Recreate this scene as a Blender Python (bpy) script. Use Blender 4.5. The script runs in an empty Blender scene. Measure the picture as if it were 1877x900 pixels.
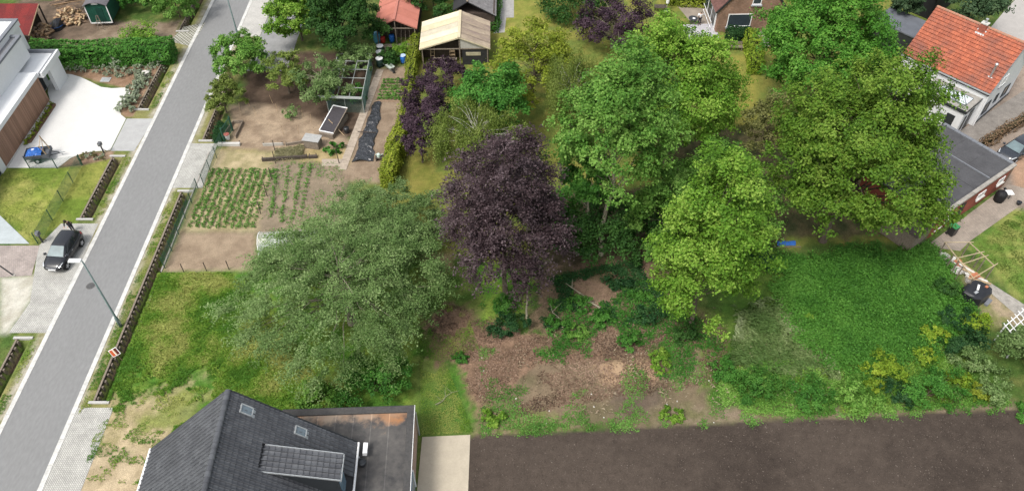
import bpy, bmesh, math, random
import numpy as np
from mathutils import Vector, Matrix
R = math.radians
rng = np.random.default_rng(7)
random.seed(7)
scene = bpy.context.scene
col = scene.collection

# ---------------------------------------------------------------- camera
PW, PH, FPX, PITCH, CAMH = 1877.0, 900.0, 1450.0, R(47), 50.0
cam_data = bpy.data.cameras.new('camera'); cam = bpy.data.objects.new('camera', cam_data); col.objects.link(cam)
cam.location = (0, 0, CAMH); cam.rotation_euler = (R(90) - PITCH, 0, 0)
cam_data.sensor_width = 36; cam_data.lens = 36 * FPX / PW; cam_data.clip_end = 3000; cam_data.clip_start = 0.5
scene.camera = cam
# ---------------------------------------------------------------- sky, sun, exposure
SUN_EL, SUN_AZ = R(58), R(-138)         # azimuth measured from +Y towards +X: the sun stands behind and to the left of the camera
world = bpy.data.worlds.new('World'); scene.world = world; world.use_nodes = True
wn = world.node_tree; wn.nodes.clear()
sky = wn.nodes.new('ShaderNodeTexSky'); sky.sky_type = 'NISHITA'; sky.sun_disc = False
sky.sun_elevation = SUN_EL; sky.sun_rotation = SUN_AZ; sky.air_density = 1.6; sky.dust_density = 4.0; sky.ozone_density = 0.6
hsv = wn.nodes.new('ShaderNodeHueSaturation'); hsv.inputs['Saturation'].default_value = 0.35
bg = wn.nodes.new('ShaderNodeBackground'); bg.inputs['Strength'].default_value = 0.14
wo = wn.nodes.new('ShaderNodeOutputWorld')
wn.links.new(sky.outputs[0], hsv.inputs['Color']); wn.links.new(hsv.outputs[0], bg.inputs['Color']); wn.links.new(bg.outputs[0], wo.inputs['Surface'])
sun_data = bpy.data.lights.new('sun', 'SUN'); sun_data.energy = 1.7; sun_data.angle = R(14); sun_data.color = (1, 0.96, 0.9)
sun = bpy.data.objects.new('sun', sun_data); col.objects.link(sun)
sd = Vector((math.sin(SUN_AZ) * math.cos(SUN_EL), math.cos(SUN_AZ) * math.cos(SUN_EL), math.sin(SUN_EL)))
sun.rotation_euler = sd.to_track_quat('Z', 'Y').to_euler(); sun.location = (0, 0, 80)
scene.view_settings.view_transform = 'Standard'; scene.view_settings.look = 'None'
scene.view_settings.gamma = 1; scene.view_settings.use_curve_mapping = False
scene.view_settings.exposure = 0.62

# ---------------------------------------------------------------- helpers
CT, ST = math.cos(PITCH), math.sin(PITCH)
def ray(px, py):
    u = (px - PW / 2) / FPX; v = (py - PH / 2) / FPX
    return Vector((u, CT - v * ST, -ST - v * CT))
def G(px, py, z=0.0):                    # photo pixel -> point on the level z
    r = ray(px, py); t = (z - CAMH) / r.z
    return Vector((r.x * t, r.y * t, z))
def RP(px, py, p0, n):                   # photo pixel -> point on a plane
    r = ray(px, py); o = Vector((0, 0, CAMH)); t = (Vector(p0) - o).dot(n) / r.dot(n)
    return o + r * t
def G2(pts, z=0.0): return [tuple(G(x, y, z)[:2]) for x, y in pts]

def tag(o, label=None, cat=None, group=None, kind=None):
    if label: o['label'] = label
    if cat: o['category'] = cat
    if group: o['group'] = group
    if kind: o['kind'] = kind
    return o
def thing(name, label, cat, loc=(0, 0, 0), rz=0.0, group=None):
    o = bpy.data.objects.new(name, None); col.objects.link(o)
    o.empty_display_size = 0.2
    o.location = loc; o.rotation_euler = (0, 0, rz)
    return tag(o, label, cat, group)
def copy_tree(o, parent=None):
    c = o.copy(); col.objects.link(c); c.parent = parent
    for ch in o.children: copy_tree(ch, c)
    return c

class MB:
    def __init__(s): s.v = []; s.f = []; s.m = []; s.mi = 0
    def add(s, vs, fs):
        b = len(s.v); s.v += [tuple(p) for p in vs]
        for f in fs: s.f.append([b + i for i in f]); s.m.append(s.mi)
        return s
    def box(s, c, d, rot=None, taper=(1, 1)):
        hx, hy, hz = d[0] / 2, d[1] / 2, d[2] / 2; vs = []
        for z in (-1, 1):
            k = taper if z > 0 else (1, 1)
            for x, y in ((-1, -1), (1, -1), (1, 1), (-1, 1)): vs.append(Vector((x * hx * k[0], y * hy * k[1], z * hz)))
        if rot is not None: vs = [rot @ p for p in vs]
        c = Vector(c)
        return s.add([p + c for p in vs], [(3, 2, 1, 0), (4, 5, 6, 7), (0, 1, 5, 4), (1, 2, 6, 5), (2, 3, 7, 6), (3, 0, 4, 7)])
    def bb(s, x0, x1, y0, y1, z0, z1):
        return s.box(((x0 + x1) / 2, (y0 + y1) / 2, (z0 + z1) / 2), (x1 - x0, y1 - y0, z1 - z0))
    def bar(s, a, b, w, h=None):             # box from a to b
        a, b = Vector(a), Vector(b); d = b - a; L = d.length
        if L < 1e-6: return s
        q = d.to_track_quat('X', 'Z').to_matrix()
        return s.box((a + b) / 2, (L, w, h or w), q)
    def tube(s, pts, rads, n=6, cap=True):
        rings = []; P = [Vector(p) for p in pts]
        if not hasattr(rads, '__len__'): rads = [rads] * len(P)
        up = None; b0 = len(s.v); vs = []; fs = []
        for i, p in enumerate(P):
            d = (P[min(i + 1, len(P) - 1)] - P[max(i - 1, 0)]).normalized()
            if up is None: up = Vector((1, 0, 0)) if abs(d.x) < .8 else Vector((0, 1, 0))
            a = d.cross(up)
            if a.length < 1e-4: a = d.cross(Vector((0, 1, 0.3)))
            a.normalize(); b = d.cross(a)
            for k in range(n):
                t = 2 * math.pi * k / n; vs.append(p + (a * math.cos(t) + b * math.sin(t)) * rads[i])
        for i in range(len(P) - 1):
            for k in range(n): fs.append((i * n + k, i * n + (k + 1) % n, (i + 1) * n + (k + 1) % n, (i + 1) * n + k))
        if cap: fs.append(tuple(range(n))); fs.append(tuple((len(P) - 1) * n + k for k in reversed(range(n))))
        return s.add(vs, fs)
    def prism(s, poly, z0, z1):              # polygon in xy extruded in z
        a = sum(poly[i][0] * poly[(i + 1) % len(poly)][1] - poly[(i + 1) % len(poly)][0] * poly[i][1] for i in range(len(poly)))
        if a < 0: poly = poly[::-1]
        n = len(poly); vs = [(p[0], p[1], z0) for p in poly] + [(p[0], p[1], z1) for p in poly]
        fs = [tuple(reversed(range(n))), tuple(range(n, 2 * n))] + [(i, (i + 1) % n, n + (i + 1) % n, n + i) for i in range(n)]
        return s.add(vs, fs)
    def slab(s, q, t):                        # quad or polygon with thickness t against its normal
        q = [Vector(p) for p in q]; nrm = (q[1] - q[0]).cross(q[-1] - q[0]).normalized(); n = len(q)
        vs = q + [p - nrm * t for p in q]
        return s.add(vs, [tuple(range(n)), tuple(reversed(range(n, 2 * n)))] + [(i, n + i, n + (i + 1) % n, (i + 1) % n) for i in range(n)])
    def lathe(s, prof, c, n=14):              # profile of (r, z) round the z axis
        c = Vector(c); vs = []; fs = []
        for r, z in prof:
            for k in range(n): t = 2 * math.pi * k / n; vs.append(c + Vector((r * math.cos(t), r * math.sin(t), z)))
        for i in range(len(prof) - 1):
            for k in range(n): fs.append((i * n + k, i * n + (k + 1) % n, (i + 1) * n + (k + 1) % n, (i + 1) * n + k))
        fs.append(tuple(reversed(range(n)))); fs.append(tuple((len(prof) - 1) * n + k for k in range(n)))
        return s.add(vs, fs)
    def xform(s, M): s.v = [tuple(M @ Vector(p)) for p in s.v]; return s
    def build(s, name, mat, parent=None, smooth=False, loc=None, fix=False):
        me = bpy.data.meshes.new(name); me.from_pydata(s.v, [], s.f); me.update()
        if fix:
            bm = bmesh.new(); bm.from_mesh(me); bmesh.ops.recalc_face_normals(bm, faces=bm.faces); bm.to_mesh(me); bm.free()
        mats = mat if isinstance(mat, (list, tuple)) else [mat]
        for m in mats: me.materials.append(m)
        if len(mats) > 1: me.polygons.foreach_set('material_index', s.m)
        if smooth: me.polygons.foreach_set('use_smooth', [True] * len(me.polygons))
        o = bpy.data.objects.new(name, me); col.objects.link(o); o.parent = parent
        if loc is not None: o.location = loc
        return o
def structure(o): o['kind'] = 'structure'; return o

def vnoise(x, y, seed=0):                     # 2-D value noise, vectorised
    x = np.asarray(x, float); y = np.asarray(y, float)
    xi = np.floor(x).astype(np.int64); yi = np.floor(y).astype(np.int64); xf = x - xi; yf = y - yi
    def h(a, b):
        n = (a * 374761393 + b * 668265263 + seed * 1442695041) & 0x7fffffff
        n = ((n ^ (n >> 13)) * 1274126177) & 0x7fffffff
        return ((n ^ (n >> 16)) & 0xffff) / 65535.0
    u = xf * xf * (3 - 2 * xf); v = yf * yf * (3 - 2 * yf)
    return (h(xi, yi) * (1 - u) + h(xi + 1, yi) * u) * (1 - v) + (h(xi, yi + 1) * (1 - u) + h(xi + 1, yi + 1) * u) * v
def fbm(x, y, seed=0, o=4):
    s = 0; a = .5; t = 0
    for i in range(o): s = s + a * vnoise(x * 2 ** i, y * 2 ** i, seed + i * 17); t += a; a *= .55
    return s / t
def sdist(x, y, poly):                         # signed distance to polygon, positive inside
    x = np.asarray(x, float); y = np.asarray(y, float); d = np.full(x.shape, 1e9); ins = np.zeros(x.shape, bool); n = len(poly)
    for i in range(n):
        ax, ay = poly[i]; bx, by = poly[(i + 1) % n]; ex, ey = bx - ax, by - ay
        t = np.clip(((x - ax) * ex + (y - ay) * ey) / (ex * ex + ey * ey + 1e-12), 0, 1)
        d = np.minimum(d, np.hypot(x - ax - t * ex, y - ay - t * ey))
        c = ((ay > y) != (by > y)) & (x < ex * (y - ay) / (by - ay + 1e-12) + ax); ins ^= c
    return np.where(ins, d, -d)
def scatter_in(poly, n, seed=0):
    r = np.random.default_rng(seed); xs = [p[0] for p in poly]; ys = [p[1] for p in poly]; out = []
    got = 0
    while got < n:
        a = np.stack([r.uniform(min(xs), max(xs), n * 2), r.uniform(min(ys), max(ys), n * 2)], 1)
        a = a[sdist(a[:, 0], a[:, 1], poly) > 0]; out.append(a); got += len(a)
    return np.concatenate(out)[:n]

# ---------------------------------------------------------------- materials
MATS = {}
def nn(nt, t, **k):
    n = nt.nodes.new(t)
    for a, b in k.items(): setattr(n, a, b)
    return n
def mat(name, c, rough=.8, var=.25, scale=3.0, c2=None, bump=0.0, bscale=None, metal=0.0, spec=.3, fine=0.0, coat=0.0, stretch=None, coord='pos'):
    if name in MATS: return MATS[name]
    m = bpy.data.materials.new(name); m.use_nodes = True; nt = m.node_tree; L = nt.links.new
    p = nt.nodes['Principled BSDF']; p.inputs['Roughness'].default_value = rough; p.inputs['Metallic'].default_value = metal
    p.inputs['Specular IOR Level'].default_value = spec; p.inputs['Coat Weight'].default_value = coat
    if coord == 'obj': src = nn(nt, 'ShaderNodeTexCoord').outputs['Object']
    else: src = nn(nt, 'ShaderNodeNewGeometry').outputs['Position']
    if stretch:
        mp = nn(nt, 'ShaderNodeMapping'); mp.inputs['Scale'].default_value = stretch; L(src, mp.inputs['Vector']); src = mp.outputs[0]
    n1 = nn(nt, 'ShaderNodeTexNoise'); n1.inputs['Scale'].default_value = scale; n1.inputs['Detail'].default_value = 6; n1.inputs['Roughness'].default_value = .65
    L(src, n1.inputs['Vector'])
    mr = nn(nt, 'ShaderNodeMapRange'); mr.inputs['From Min'].default_value = .3; mr.inputs['From Max'].default_value = .7
    L(n1.outputs['Fac'], mr.inputs['Value'])
    mx = nn(nt, 'ShaderNodeMix', data_type='RGBA')
    cc2 = c2 if c2 else tuple(max(0, a * (1 - var)) for a in c); cc1 = c if c2 else tuple(min(1, a * (1 + var * .6)) for a in c)
    mx.inputs['A'].default_value = (*cc1, 1); mx.inputs['B'].default_value = (*cc2, 1); L(mr.outputs[0], mx.inputs['Factor'])
    out = mx.outputs['Result']
    if fine:
        n2 = nn(nt, 'ShaderNodeTexNoise'); n2.inputs['Scale'].default_value = scale * 9; n2.inputs['Detail'].default_value = 4; L(src, n2.inputs['Vector'])
        m2 = nn(nt, 'ShaderNodeMapRange'); m2.inputs['From Min'].default_value = .25; m2.inputs['From Max'].default_value = .75
        m2.inputs['To Min'].default_value = 1 - fine; m2.inputs['To Max'].default_value = 1 + fine; L(n2.outputs['Fac'], m2.inputs['Value'])
        mm = nn(nt, 'ShaderNodeVectorMath', operation='SCALE'); L(out, mm.inputs[0]); L(m2.outputs[0], mm.inputs['Scale']); out = mm.outputs[0]
    L(out, p.inputs['Base Color'])
    if bump:
        bn = nn(nt, 'ShaderNodeTexNoise'); bn.inputs['Scale'].default_value = bscale or scale * 6; bn.inputs['Detail'].default_value = 5; L(src, bn.inputs['Vector'])
        bp = nn(nt, 'ShaderNodeBump'); bp.inputs['Strength'].default_value = bump; bp.inputs['Distance'].default_value = .05; L(bn.outputs['Fac'], bp.inputs['Height']); L(bp.outputs[0], p.inputs['Normal'])
    MATS[name] = m; return m
def brickmat(name, c1, c2, mortar, scale, w=.5, h=.25, msize=.02, rough=.85, axis='wall', rot=0.0, offset=.5, var=.3, bump=.4):
    if name in MATS: return MATS[name]
    m = bpy.data.materials.new(name); m.use_nodes = True; nt = m.node_tree; L = nt.links.new; p = nt.nodes['Principled BSDF']
    p.inputs['Roughness'].default_value = rough; p.inputs['Specular IOR Level'].default_value = .25
    tc = nn(nt, 'ShaderNodeTexCoord'); src = tc.outputs['Object']
    if axis == 'wall':                       # wall: use (x + y, z)
        sp = nn(nt, 'ShaderNodeSeparateXYZ'); L(src, sp.inputs[0]); ad = nn(nt, 'ShaderNodeMath', operation='ADD'); L(sp.outputs[0], ad.inputs[0]); L(sp.outputs[1], ad.inputs[1])
        cb = nn(nt, 'ShaderNodeCombineXYZ'); L(ad.outputs[0], cb.inputs[0]); L(sp.outputs[2], cb.inputs[1]); src = cb.outputs[0]
    mp = nn(nt, 'ShaderNodeMapping'); mp.inputs['Rotation'].default_value = (0, 0, rot); L(src, mp.inputs['Vector'])
    b = nn(nt, 'ShaderNodeTexBrick'); b.offset = offset; b.inputs['Color1'].default_value = (*c1, 1); b.inputs['Color2'].default_value = (*c2, 1); b.inputs['Mortar'].default_value = (*mortar, 1)
    b.inputs['Scale'].default_value = scale; b.inputs['Brick Width'].default_value = w; b.inputs['Row Height'].default_value = h; b.inputs['Mortar Size'].default_value = msize
    L(mp.outputs[0], b.inputs['Vector'])
    n1 = nn(nt, 'ShaderNodeTexNoise'); n1.inputs['Scale'].default_value = .9; n1.inputs['Detail'].default_value = 8; n1.inputs['Roughness'].default_value = .7; L(nn(nt, 'ShaderNodeNewGeometry').outputs['Position'], n1.inputs['Vector'])
    mr = nn(nt, 'ShaderNodeMapRange'); mr.inputs['From Min'].default_value = .3; mr.inputs['From Max'].default_value = .7; mr.inputs['To Min'].default_value = 1 - var; mr.inputs['To Max'].default_value = 1 + var * .6
    L(n1.outputs['Fac'], mr.inputs['Value']); sc = nn(nt, 'ShaderNodeVectorMath', operation='SCALE'); L(b.outputs['Color'], sc.inputs[0]); L(mr.outputs[0], sc.inputs['Scale'])
    L(sc.outputs[0], p.inputs['Base Color'])
    bp = nn(nt, 'ShaderNodeBump'); bp.inputs['Strength'].default_value = bump; bp.inputs['Distance'].default_value = .01; bp.invert = True; L(b.outputs['Fac'], bp.inputs['Height']); L(bp.outputs[0], p.inputs['Normal'])
    MATS[name] = m; return m
def leafmat(name, a, b, c, trans=.3):
    """leaf: three colours chosen per leaf by the attribute lv, translucent"""
    if name in MATS: return MATS[name]
    m = bpy.data.materials.new(name); m.use_nodes = True; nt = m.node_tree; nt.nodes.clear(); L = nt.links.new
    at = nn(nt, 'ShaderNodeAttribute'); at.attribute_name = 'lv'
    cr = nn(nt, 'ShaderNodeValToRGB'); e = cr.color_ramp.elements; e[0].color = (*a, 1); e[0].position = .05; e[1].color = (*c, 1); e[1].position = .95
    k = cr.color_ramp.elements.new(.5); k.color = (*b, 1); L(at.outputs['Fac'], cr.inputs[0])
    oi = nn(nt, 'ShaderNodeObjectInfo'); hs = nn(nt, 'ShaderNodeHueSaturation')
    r1 = nn(nt, 'ShaderNodeMapRange'); r1.inputs['To Min'].default_value = .9; r1.inputs['To Max'].default_value = 1.12; L(oi.outputs['Random'], r1.inputs['Value']); L(r1.outputs[0], hs.inputs['Value'])
    L(cr.outputs[0], hs.inputs['Color'])
    p = nn(nt, 'ShaderNodeBsdfPrincipled'); p.inputs['Roughness'].default_value = .55; p.inputs['Specular IOR Level'].default_value = .16; L(hs.outputs[0], p.inputs['Base Color'])
    t = nn(nt, 'ShaderNodeBsdfTranslucent'); L(hs.outputs[0], t.inputs['Color'])
    mx = nn(nt, 'ShaderNodeMixShader'); mx.inputs[0].default_value = trans; L(p.outputs[0], mx.inputs[1]); L(t.outputs[0], mx.inputs[2])
    o = nn(nt, 'ShaderNodeOutputMaterial'); L(mx.outputs[0], o.inputs['Surface'])
    MATS[name] = m; return m
def glass(name, c=(.03, .04, .05), rough=.06):
    m = mat(name, c, rough, 0.2, 1.2, spec=.8); return m

WHITE = mat('white_render', (.68, .69, .7), .7, .05, .5, fine=.03)
WHITEP = mat('white_paint', (.8, .8, .8), .45, .06, 4)
DARKMETAL = mat('dark_metal', (.03, .034, .038), .4, .3, 6, spec=.5)
GREYCOPE = mat('grey_coping', (.17, .18, .2), .6, .15, 3)
GREENM = mat('green_coated_metal', (.02, .075, .05), .5, .2, 5)
GALV = mat('galvanised_steel', (.45, .47, .48), .45, .2, 6, metal=.4)
WOODOLD = mat('weathered_wood', (.23, .19, .15), .9, .5, 6, bump=.4, stretch=(3, 3, 1))
WOODDARK = mat('dark_wet_wood', (.075, .06, .05), .9, .5, 5, bump=.4)
WOODPALE = mat('pale_wood', (.42, .31, .19), .8, .35, 6)
CONC = mat('pale_concrete', (.5, .49, .46), .9, .18, 2.5, fine=.12, bump=.1)
CONCD = mat('aged_concrete', (.32, .3, .27), .9, .35, 2.5, fine=.2, bump=.2)
BARK = mat('bark', (.12, .095, .07), .95, .5, 5, bump=.6, stretch=(2, 2, .5))
BARKPALE = mat('pale_bark', (.3, .27, .2), .9, .4, 5, bump=.4)
BIRCHB = mat('birch_bark', (.62, .6, .55), .8, .2, 7, c2=(.2, .18, .16))
RUBBER = mat('rubber', (.02, .02, .02), .85, .3, 8)
GLASSD = glass('window_glass', (.04, .055, .065), .05)
RED = mat('red_plastic', (.45, .04, .03), .5, .2, 5)
BLUE = mat('blue_plastic', (.02, .13, .45), .45, .25, 5)
BLACKP = mat('black_plastic', (.018, .019, .021), .4, .4, 4, spec=.5)
ORANGEBR = mat('orange_brick', (.45, .17, .09), .85, .4, 5)

# ---------------------------------------------------------------- ground
def paint_ground():
    def axis(a, b, st, lo, hi):
        inner = np.arange(a, b + 1e-6, st)
        l = a - np.cumsum(np.geomspace(1, 120, 14)); l = l[l > lo][::-1]; h = b + np.cumsum(np.geomspace(1, 120, 14)); h = h[h < hi]
        return np.concatenate([[lo], l, inner, h, [hi]])
    xs = axis(-64, 64, .25, -900, 900); ys = axis(20, 92, .25, -700, 1200)
    X, Y = np.meshgrid(xs, ys); nx, ny = len(xs), len(ys); x = X.ravel(); y = Y.ravel(); z = np.zeros_like(x)
    n1 = fbm(x * .35, y * .35, 1); n2 = fbm(x * 1.1, y * 1.1, 5); n3 = fbm(x * 2.3, y * 2.3, 9, 3); n4 = fbm(x * .12, y * .12, 23)
    C = np.zeros((len(x), 4))
    def mixc(a, b, k): return np.asarray(a)[None, :] * (1 - k[:, None]) + np.asarray(b)[None, :] * k[:, None]
    grass = mixc((.055, .10, .022), (.13, .15, .045), np.clip((n2 - .35) * 3, 0, 1))
    C[:, :3] = grass; C[:, 3] = .8
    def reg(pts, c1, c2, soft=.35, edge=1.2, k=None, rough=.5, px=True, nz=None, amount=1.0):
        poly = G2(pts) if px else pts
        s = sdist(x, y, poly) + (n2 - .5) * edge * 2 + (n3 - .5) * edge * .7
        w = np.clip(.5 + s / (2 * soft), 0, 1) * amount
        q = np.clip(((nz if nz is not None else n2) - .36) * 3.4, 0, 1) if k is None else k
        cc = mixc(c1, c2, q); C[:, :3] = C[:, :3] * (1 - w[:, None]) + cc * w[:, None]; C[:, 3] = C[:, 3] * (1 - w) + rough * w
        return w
    # --- behind: lawns and garden soils
    reg([(760, 0), (1720, 0), (1700, 440), (1000, 480), (700, 480), (700, 340)], (.12, .155, .035), (.19, .185, .045), edge=.6, rough=.6)
    reg([(930, 0), (1030, 0), (1000, 60), (900, 60)], (.17, .19, .04), (.25, .23, .06), edge=.2, rough=.5)
    reg([(1340, 100), (1392, 100), (1390, 330), (1340, 330)], (.23, .215, .05), (.17, .18, .04), edge=.4, rough=.5)
    reg([(745, 280), (800, 280), (800, 370), (745, 370)], (.21, .19, .05), (.15, .16, .035), edge=.3, rough=.5)
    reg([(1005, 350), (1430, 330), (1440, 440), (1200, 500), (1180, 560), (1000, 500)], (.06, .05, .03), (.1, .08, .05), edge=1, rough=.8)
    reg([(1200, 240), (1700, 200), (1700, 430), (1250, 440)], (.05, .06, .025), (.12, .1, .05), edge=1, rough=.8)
    # --- left side across the road
    reg([(0, 60), (140, 40), (330, 40), (320, 95), (60, 100)], (.16, .12, .085), (.23, .18, .13), edge=.6, rough=.5)
    reg([(30, 0), (190, 0), (180, 60), (60, 90)], (.09, .068, .05), (.15, .11, .08), edge=.5, rough=.5)
    reg([(0, 312), (155, 303), (235, 280), (262, 283), (180, 412), (110, 412), (60, 445), (0, 395)], (.13, .19, .03), (.24, .25, .06), edge=.25, rough=.55, nz=n1)
    reg([(0, 340), (90, 330), (120, 380), (60, 440), (0, 395)], (.2, .25, .045), (.3, .29, .09), edge=.8, amount=.6, rough=.5)
    reg([(0, 508), (75, 505), (55, 555), (15, 612), (0, 612)], (.5, .48, .42), (.36, .34, .28), edge=.3, rough=.35)
    reg([(78, 126), (345, 88), (258, 215), (225, 215), (215, 200), (240, 165), (140, 140), (95, 140)], (.2, .125, .08), (.27, .18, .12), edge=.05, soft=.15, rough=.6)
    reg([(78, 120), (120, 118), (118, 140), (84, 152)], (.05, .14, .02), (.07, .17, .03), edge=.05, soft=.15, rough=.5)
    reg([(105, 308), (130, 288), (160, 280), (215, 276), (208, 290), (150, 304)], (.2, .13, .09), (.28, .2, .14), edge=.1, soft=.15, rough=.6)
    # --- vegetable garden
    reg([(395, 270), (640, 262), (640, 300), (440, 320), (380, 300)], (.3, .24, .11), (.17, .18, .06), edge=.6, rough=.6)
    reg([(400, 274), (505, 282), (480, 425), (330, 425)], (.38, .31, .19), (.26, .225, .12), edge=.25, rough=.45)
    reg([(330, 424), (470, 424), (470, 505), (296, 503)], (.28, .215, .15), (.22, .165, .115), edge=.2, rough=.35)
    reg([(500, 292), (650, 300), (620, 425), (470, 430)], (.185, .15, .105), (.24, .19, .135), edge=.4, rough=.4)
    reg([(455, 125), (480, 95), (690, 95), (690, 130), (660, 240), (620, 270), (425, 270), (440, 180)], (.062, .043, .031), (.095, .067, .048), edge=.3, rough=.4)
    reg([(420, 192), (480, 190), (560, 208), (650, 262), (610, 285), (420, 272)], (.3, .23, .16), (.21, .155, .108), edge=.4, rough=.4)
    reg([(690, 125), (765, 120), (725, 250), (700, 335), (625, 330)], (.19, .14, .098), (.25, .19, .135), edge=.2, rough=.45)
    reg([(560, 270), (640, 275), (640, 300), (560, 290)], (.36, .28, .15), (.26, .21, .1), edge=.3, rough=.5)
    # --- the plot
    reg([(285, 500), (430, 495), (800, 480), (1000, 480), (860, 800), (280, 800), (170, 760), (215, 620)], (.06, .145, .02), (.14, .2, .035), edge=.3, rough=.85)
    reg([(230, 620), (330, 560), (330, 640), (200, 720)], (.2, .21, .055), (.1, .16, .03), edge=1.6, amount=.75, rough=.8)
    reg([(300, 700), (380, 680), (395, 695), (300, 735), (240, 740)], (.36, .28, .17), (.22, .2, .1), edge=1.2, rough=.6, amount=.7)
    reg([(195, 738), (290, 735), (400, 715), (330, 790), (270, 840), (170, 830)], (.4, .32, .205), (.27, .23, .12), edge=1.1, rough=.55)
    reg([(130, 826), (300, 826), (270, 900), (240, 960), (60, 960)], (.42, .34, .225), (.3, .24, .15), edge=.7, rough=.45)
    reg([(260, 775), (340, 720), (400, 715), (360, 790)], (.1, .15, .03), (.17, .2, .05), edge=1.2, rough=.8, amount=.8)
    reg([(500, 700), (640, 690), (600, 760), (520, 770)], (.2, .2, .06), (.11, .15, .035), edge=1.2, rough=.8, amount=.8)
    reg([(770, 470), (880, 470), (880, 650), (800, 700), (860, 800), (765, 800), (760, 640)], (.055, .105, .02), (.105, .14, .035), edge=.7, rough=.7)
    reg([(775, 465), (830, 463), (830, 490), (780, 500)], (.33, .24, .14), (.2, .17, .08), edge=.8, rough=.6)
    # leaf-mulch and bared soil
    mul = [(770, 590), (830, 555), (870, 600), (930, 585), (1060, 640), (1180, 560), (1330, 600), (1330, 730), (1120, 765), (875, 785), (845, 700), (800, 650)]
    reg(mul, (.215, .14, .095), (.14, .092, .062), edge=1.6, rough=.75)
    reg([(985, 660), (1330, 640), (1330, 780), (880, 792), (870, 770)], (.18, .135, .09), (.125, .105, .062), edge=1.5, rough=.5, nz=n1)
    reg([(1085, 668), (1170, 655), (1215, 680), (1190, 715), (1110, 705)], (.37, .26, .165), (.28, .19, .12), edge=1.1, rough=.35)
    reg([(1105, 715), (1220, 712), (1215, 745), (1150, 770)], (.08, .062, .05), (.15, .11, .085), edge=1.2, rough=.5, amount=.8)
    reg([(1000, 480), (1230, 470), (1260, 640), (1080, 650), (960, 600)], (.17, .115, .08), (.1, .085, .045), edge=1.5, rough=.85)
    reg([(1060, 545), (1200, 540), (1260, 640), (1090, 650)], (.27, .19, .135), (.17, .115, .08), edge=1.5, rough=.8, amount=.8)
    reg([(880, 735), (1010, 740), (1050, 790), (880, 796)], (.13, .16, .045), (.2, .15, .1), edge=1.6, rough=.7, amount=.75)
    reg([(775, 690), (845, 690), (868, 785), (775, 797)], (.05, .125, .02), (.09, .15, .03), edge=.6, rough=.7)
    reg([(1330, 480), (1520, 460), (1720, 445), (1860, 745), (1300, 770), (1290, 660)], (.055, .115, .02), (.1, .16, .03), edge=1, rough=.8)
    reg([(1370, 590), (1440, 570), (1530, 660), (1540, 700), (1400, 690)], (.13, .17, .06), (.09, .14, .04), edge=1.7, rough=.8, amount=.6)
    reg([(1200, 742), (1860, 735), (1870, 762), (1200, 785)], (.2, .155, .11), (.13, .12, .06), edge=.6, rough=.6)
    # --- ploughed field in front
    fp = [tuple(G(*p)[:2]) for p in ((860, 800), (1300, 777), (1856, 750), (1990, 745))] + [(60, 31), (60, -30), (-4.2, -30), (-4.2, 20)]
    w = reg(fp, (.046, .036, .03), (.07, .055, .045), soft=.12, edge=.14, rough=.42, px=False, nz=n4 * .6 + n2 * .4)
    # --- right
    reg([(1770, 450), (1877, 370), (1960, 370), (1960, 600), (1880, 560)], (.1, .17, .03), (.2, .22, .06), edge=.3, rough=.65)
    reg([(1760, 500), (1800, 520), (1900, 590), (1870, 620), (1800, 580)], (.3, .24, .16), (.16, .17, .06), edge=.6, rough=.6)
    reg([(1690, 150), (1960, 0), (1960, 400), (1850, 380)], (.2, .16, .13), (.27, .22, .18), edge=.2, rough=.35)
    reg([(1835, 270), (1960, 240), (1960, 420), (1860, 340)], (.34, .22, .15), (.28, .19, .13), edge=.3, rough=.4)
    # --- grass verges along the road with a gravelly edge
    for x0, x1 in ((-38.6, -36.45), (-31.6, -29.4)):
        reg([(x0, -20), (x1, -20), (x1, 160), (x0, 160)], (.12, .15, .045), (.2, .19, .075), edge=.05, soft=.1, rough=.7, px=False, nz=n1)
    for x0, x1 in ((-37.05, -36.3), (-31.75, -31.1)):
        reg([(x0, -20), (x1, -20), (x1, 160), (x0, 160)], (.36, .33, .27), (.2, .19, .09), edge=.25, soft=.15, rough=.5, px=False)
    # --- relief: the wild plot is uneven, the ditches are cut in, crop beds are ridged
    wild = np.clip(sdist(x, y, G2([(300, 500), (1000, 490), (1710, 450), (1850, 735), (880, 780), (850, 700), (560, 770), (215, 730)])) / 2, 0, 1)
    z += wild * ((n1 - .5) * .35 + (n2 - .5) * .16 + (n3 - .5) * .08)
    z += w * ((n2 - .5) * .08 + (n3 - .5) * .09 + .012 * np.sin((y + x * .05) * 2 * np.pi / .75))
    clods = np.clip(sdist(x, y, G2([(430, 196), (560, 210), (640, 262), (430, 268)])) / .6, 0, 1); z += clods * ((n3 - .5) * .3 + (n2 - .5) * .15)
    for (x0, x1, y0, y1) in DITCHES:
        s = np.minimum(np.minimum(x - x0, x1 - x), np.minimum(y - y0, y1 - y)); d = np.clip(s / .2, 0, 1)
        z = z * (1 - d) - .75 * d
        soil = np.where(n2[:, None] > .5, np.array((.06, .09, .02))[None], np.array((.1, .075, .05))[None]); C[:, :3] = C[:, :3] * (1 - d[:, None]) + soil * d[:, None]
    far = (np.abs(x) > 66) | (y > 95) | (y < 15); z[far] = 0
    me = bpy.data.meshes.new('ground')
    v = np.stack([x, y, z], 1); me.vertices.add(len(v)); me.vertices.foreach_set('co', v.ravel().astype(np.float32))
    i = (np.arange(ny - 1)[:, None] * nx + np.arange(nx - 1)[None, :]).ravel(); q = np.stack([i, i + 1, i + nx + 1, i + nx], 1)
    me.loops.add(q.size); me.loops.foreach_set('vertex_index', q.ravel().astype(np.int32))
    me.polygons.add(len(q)); me.polygons.foreach_set('loop_start', np.arange(0, q.size, 4, dtype=np.int32)); me.polygons.foreach_set('use_smooth', np.ones(len(q), bool))
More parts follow.
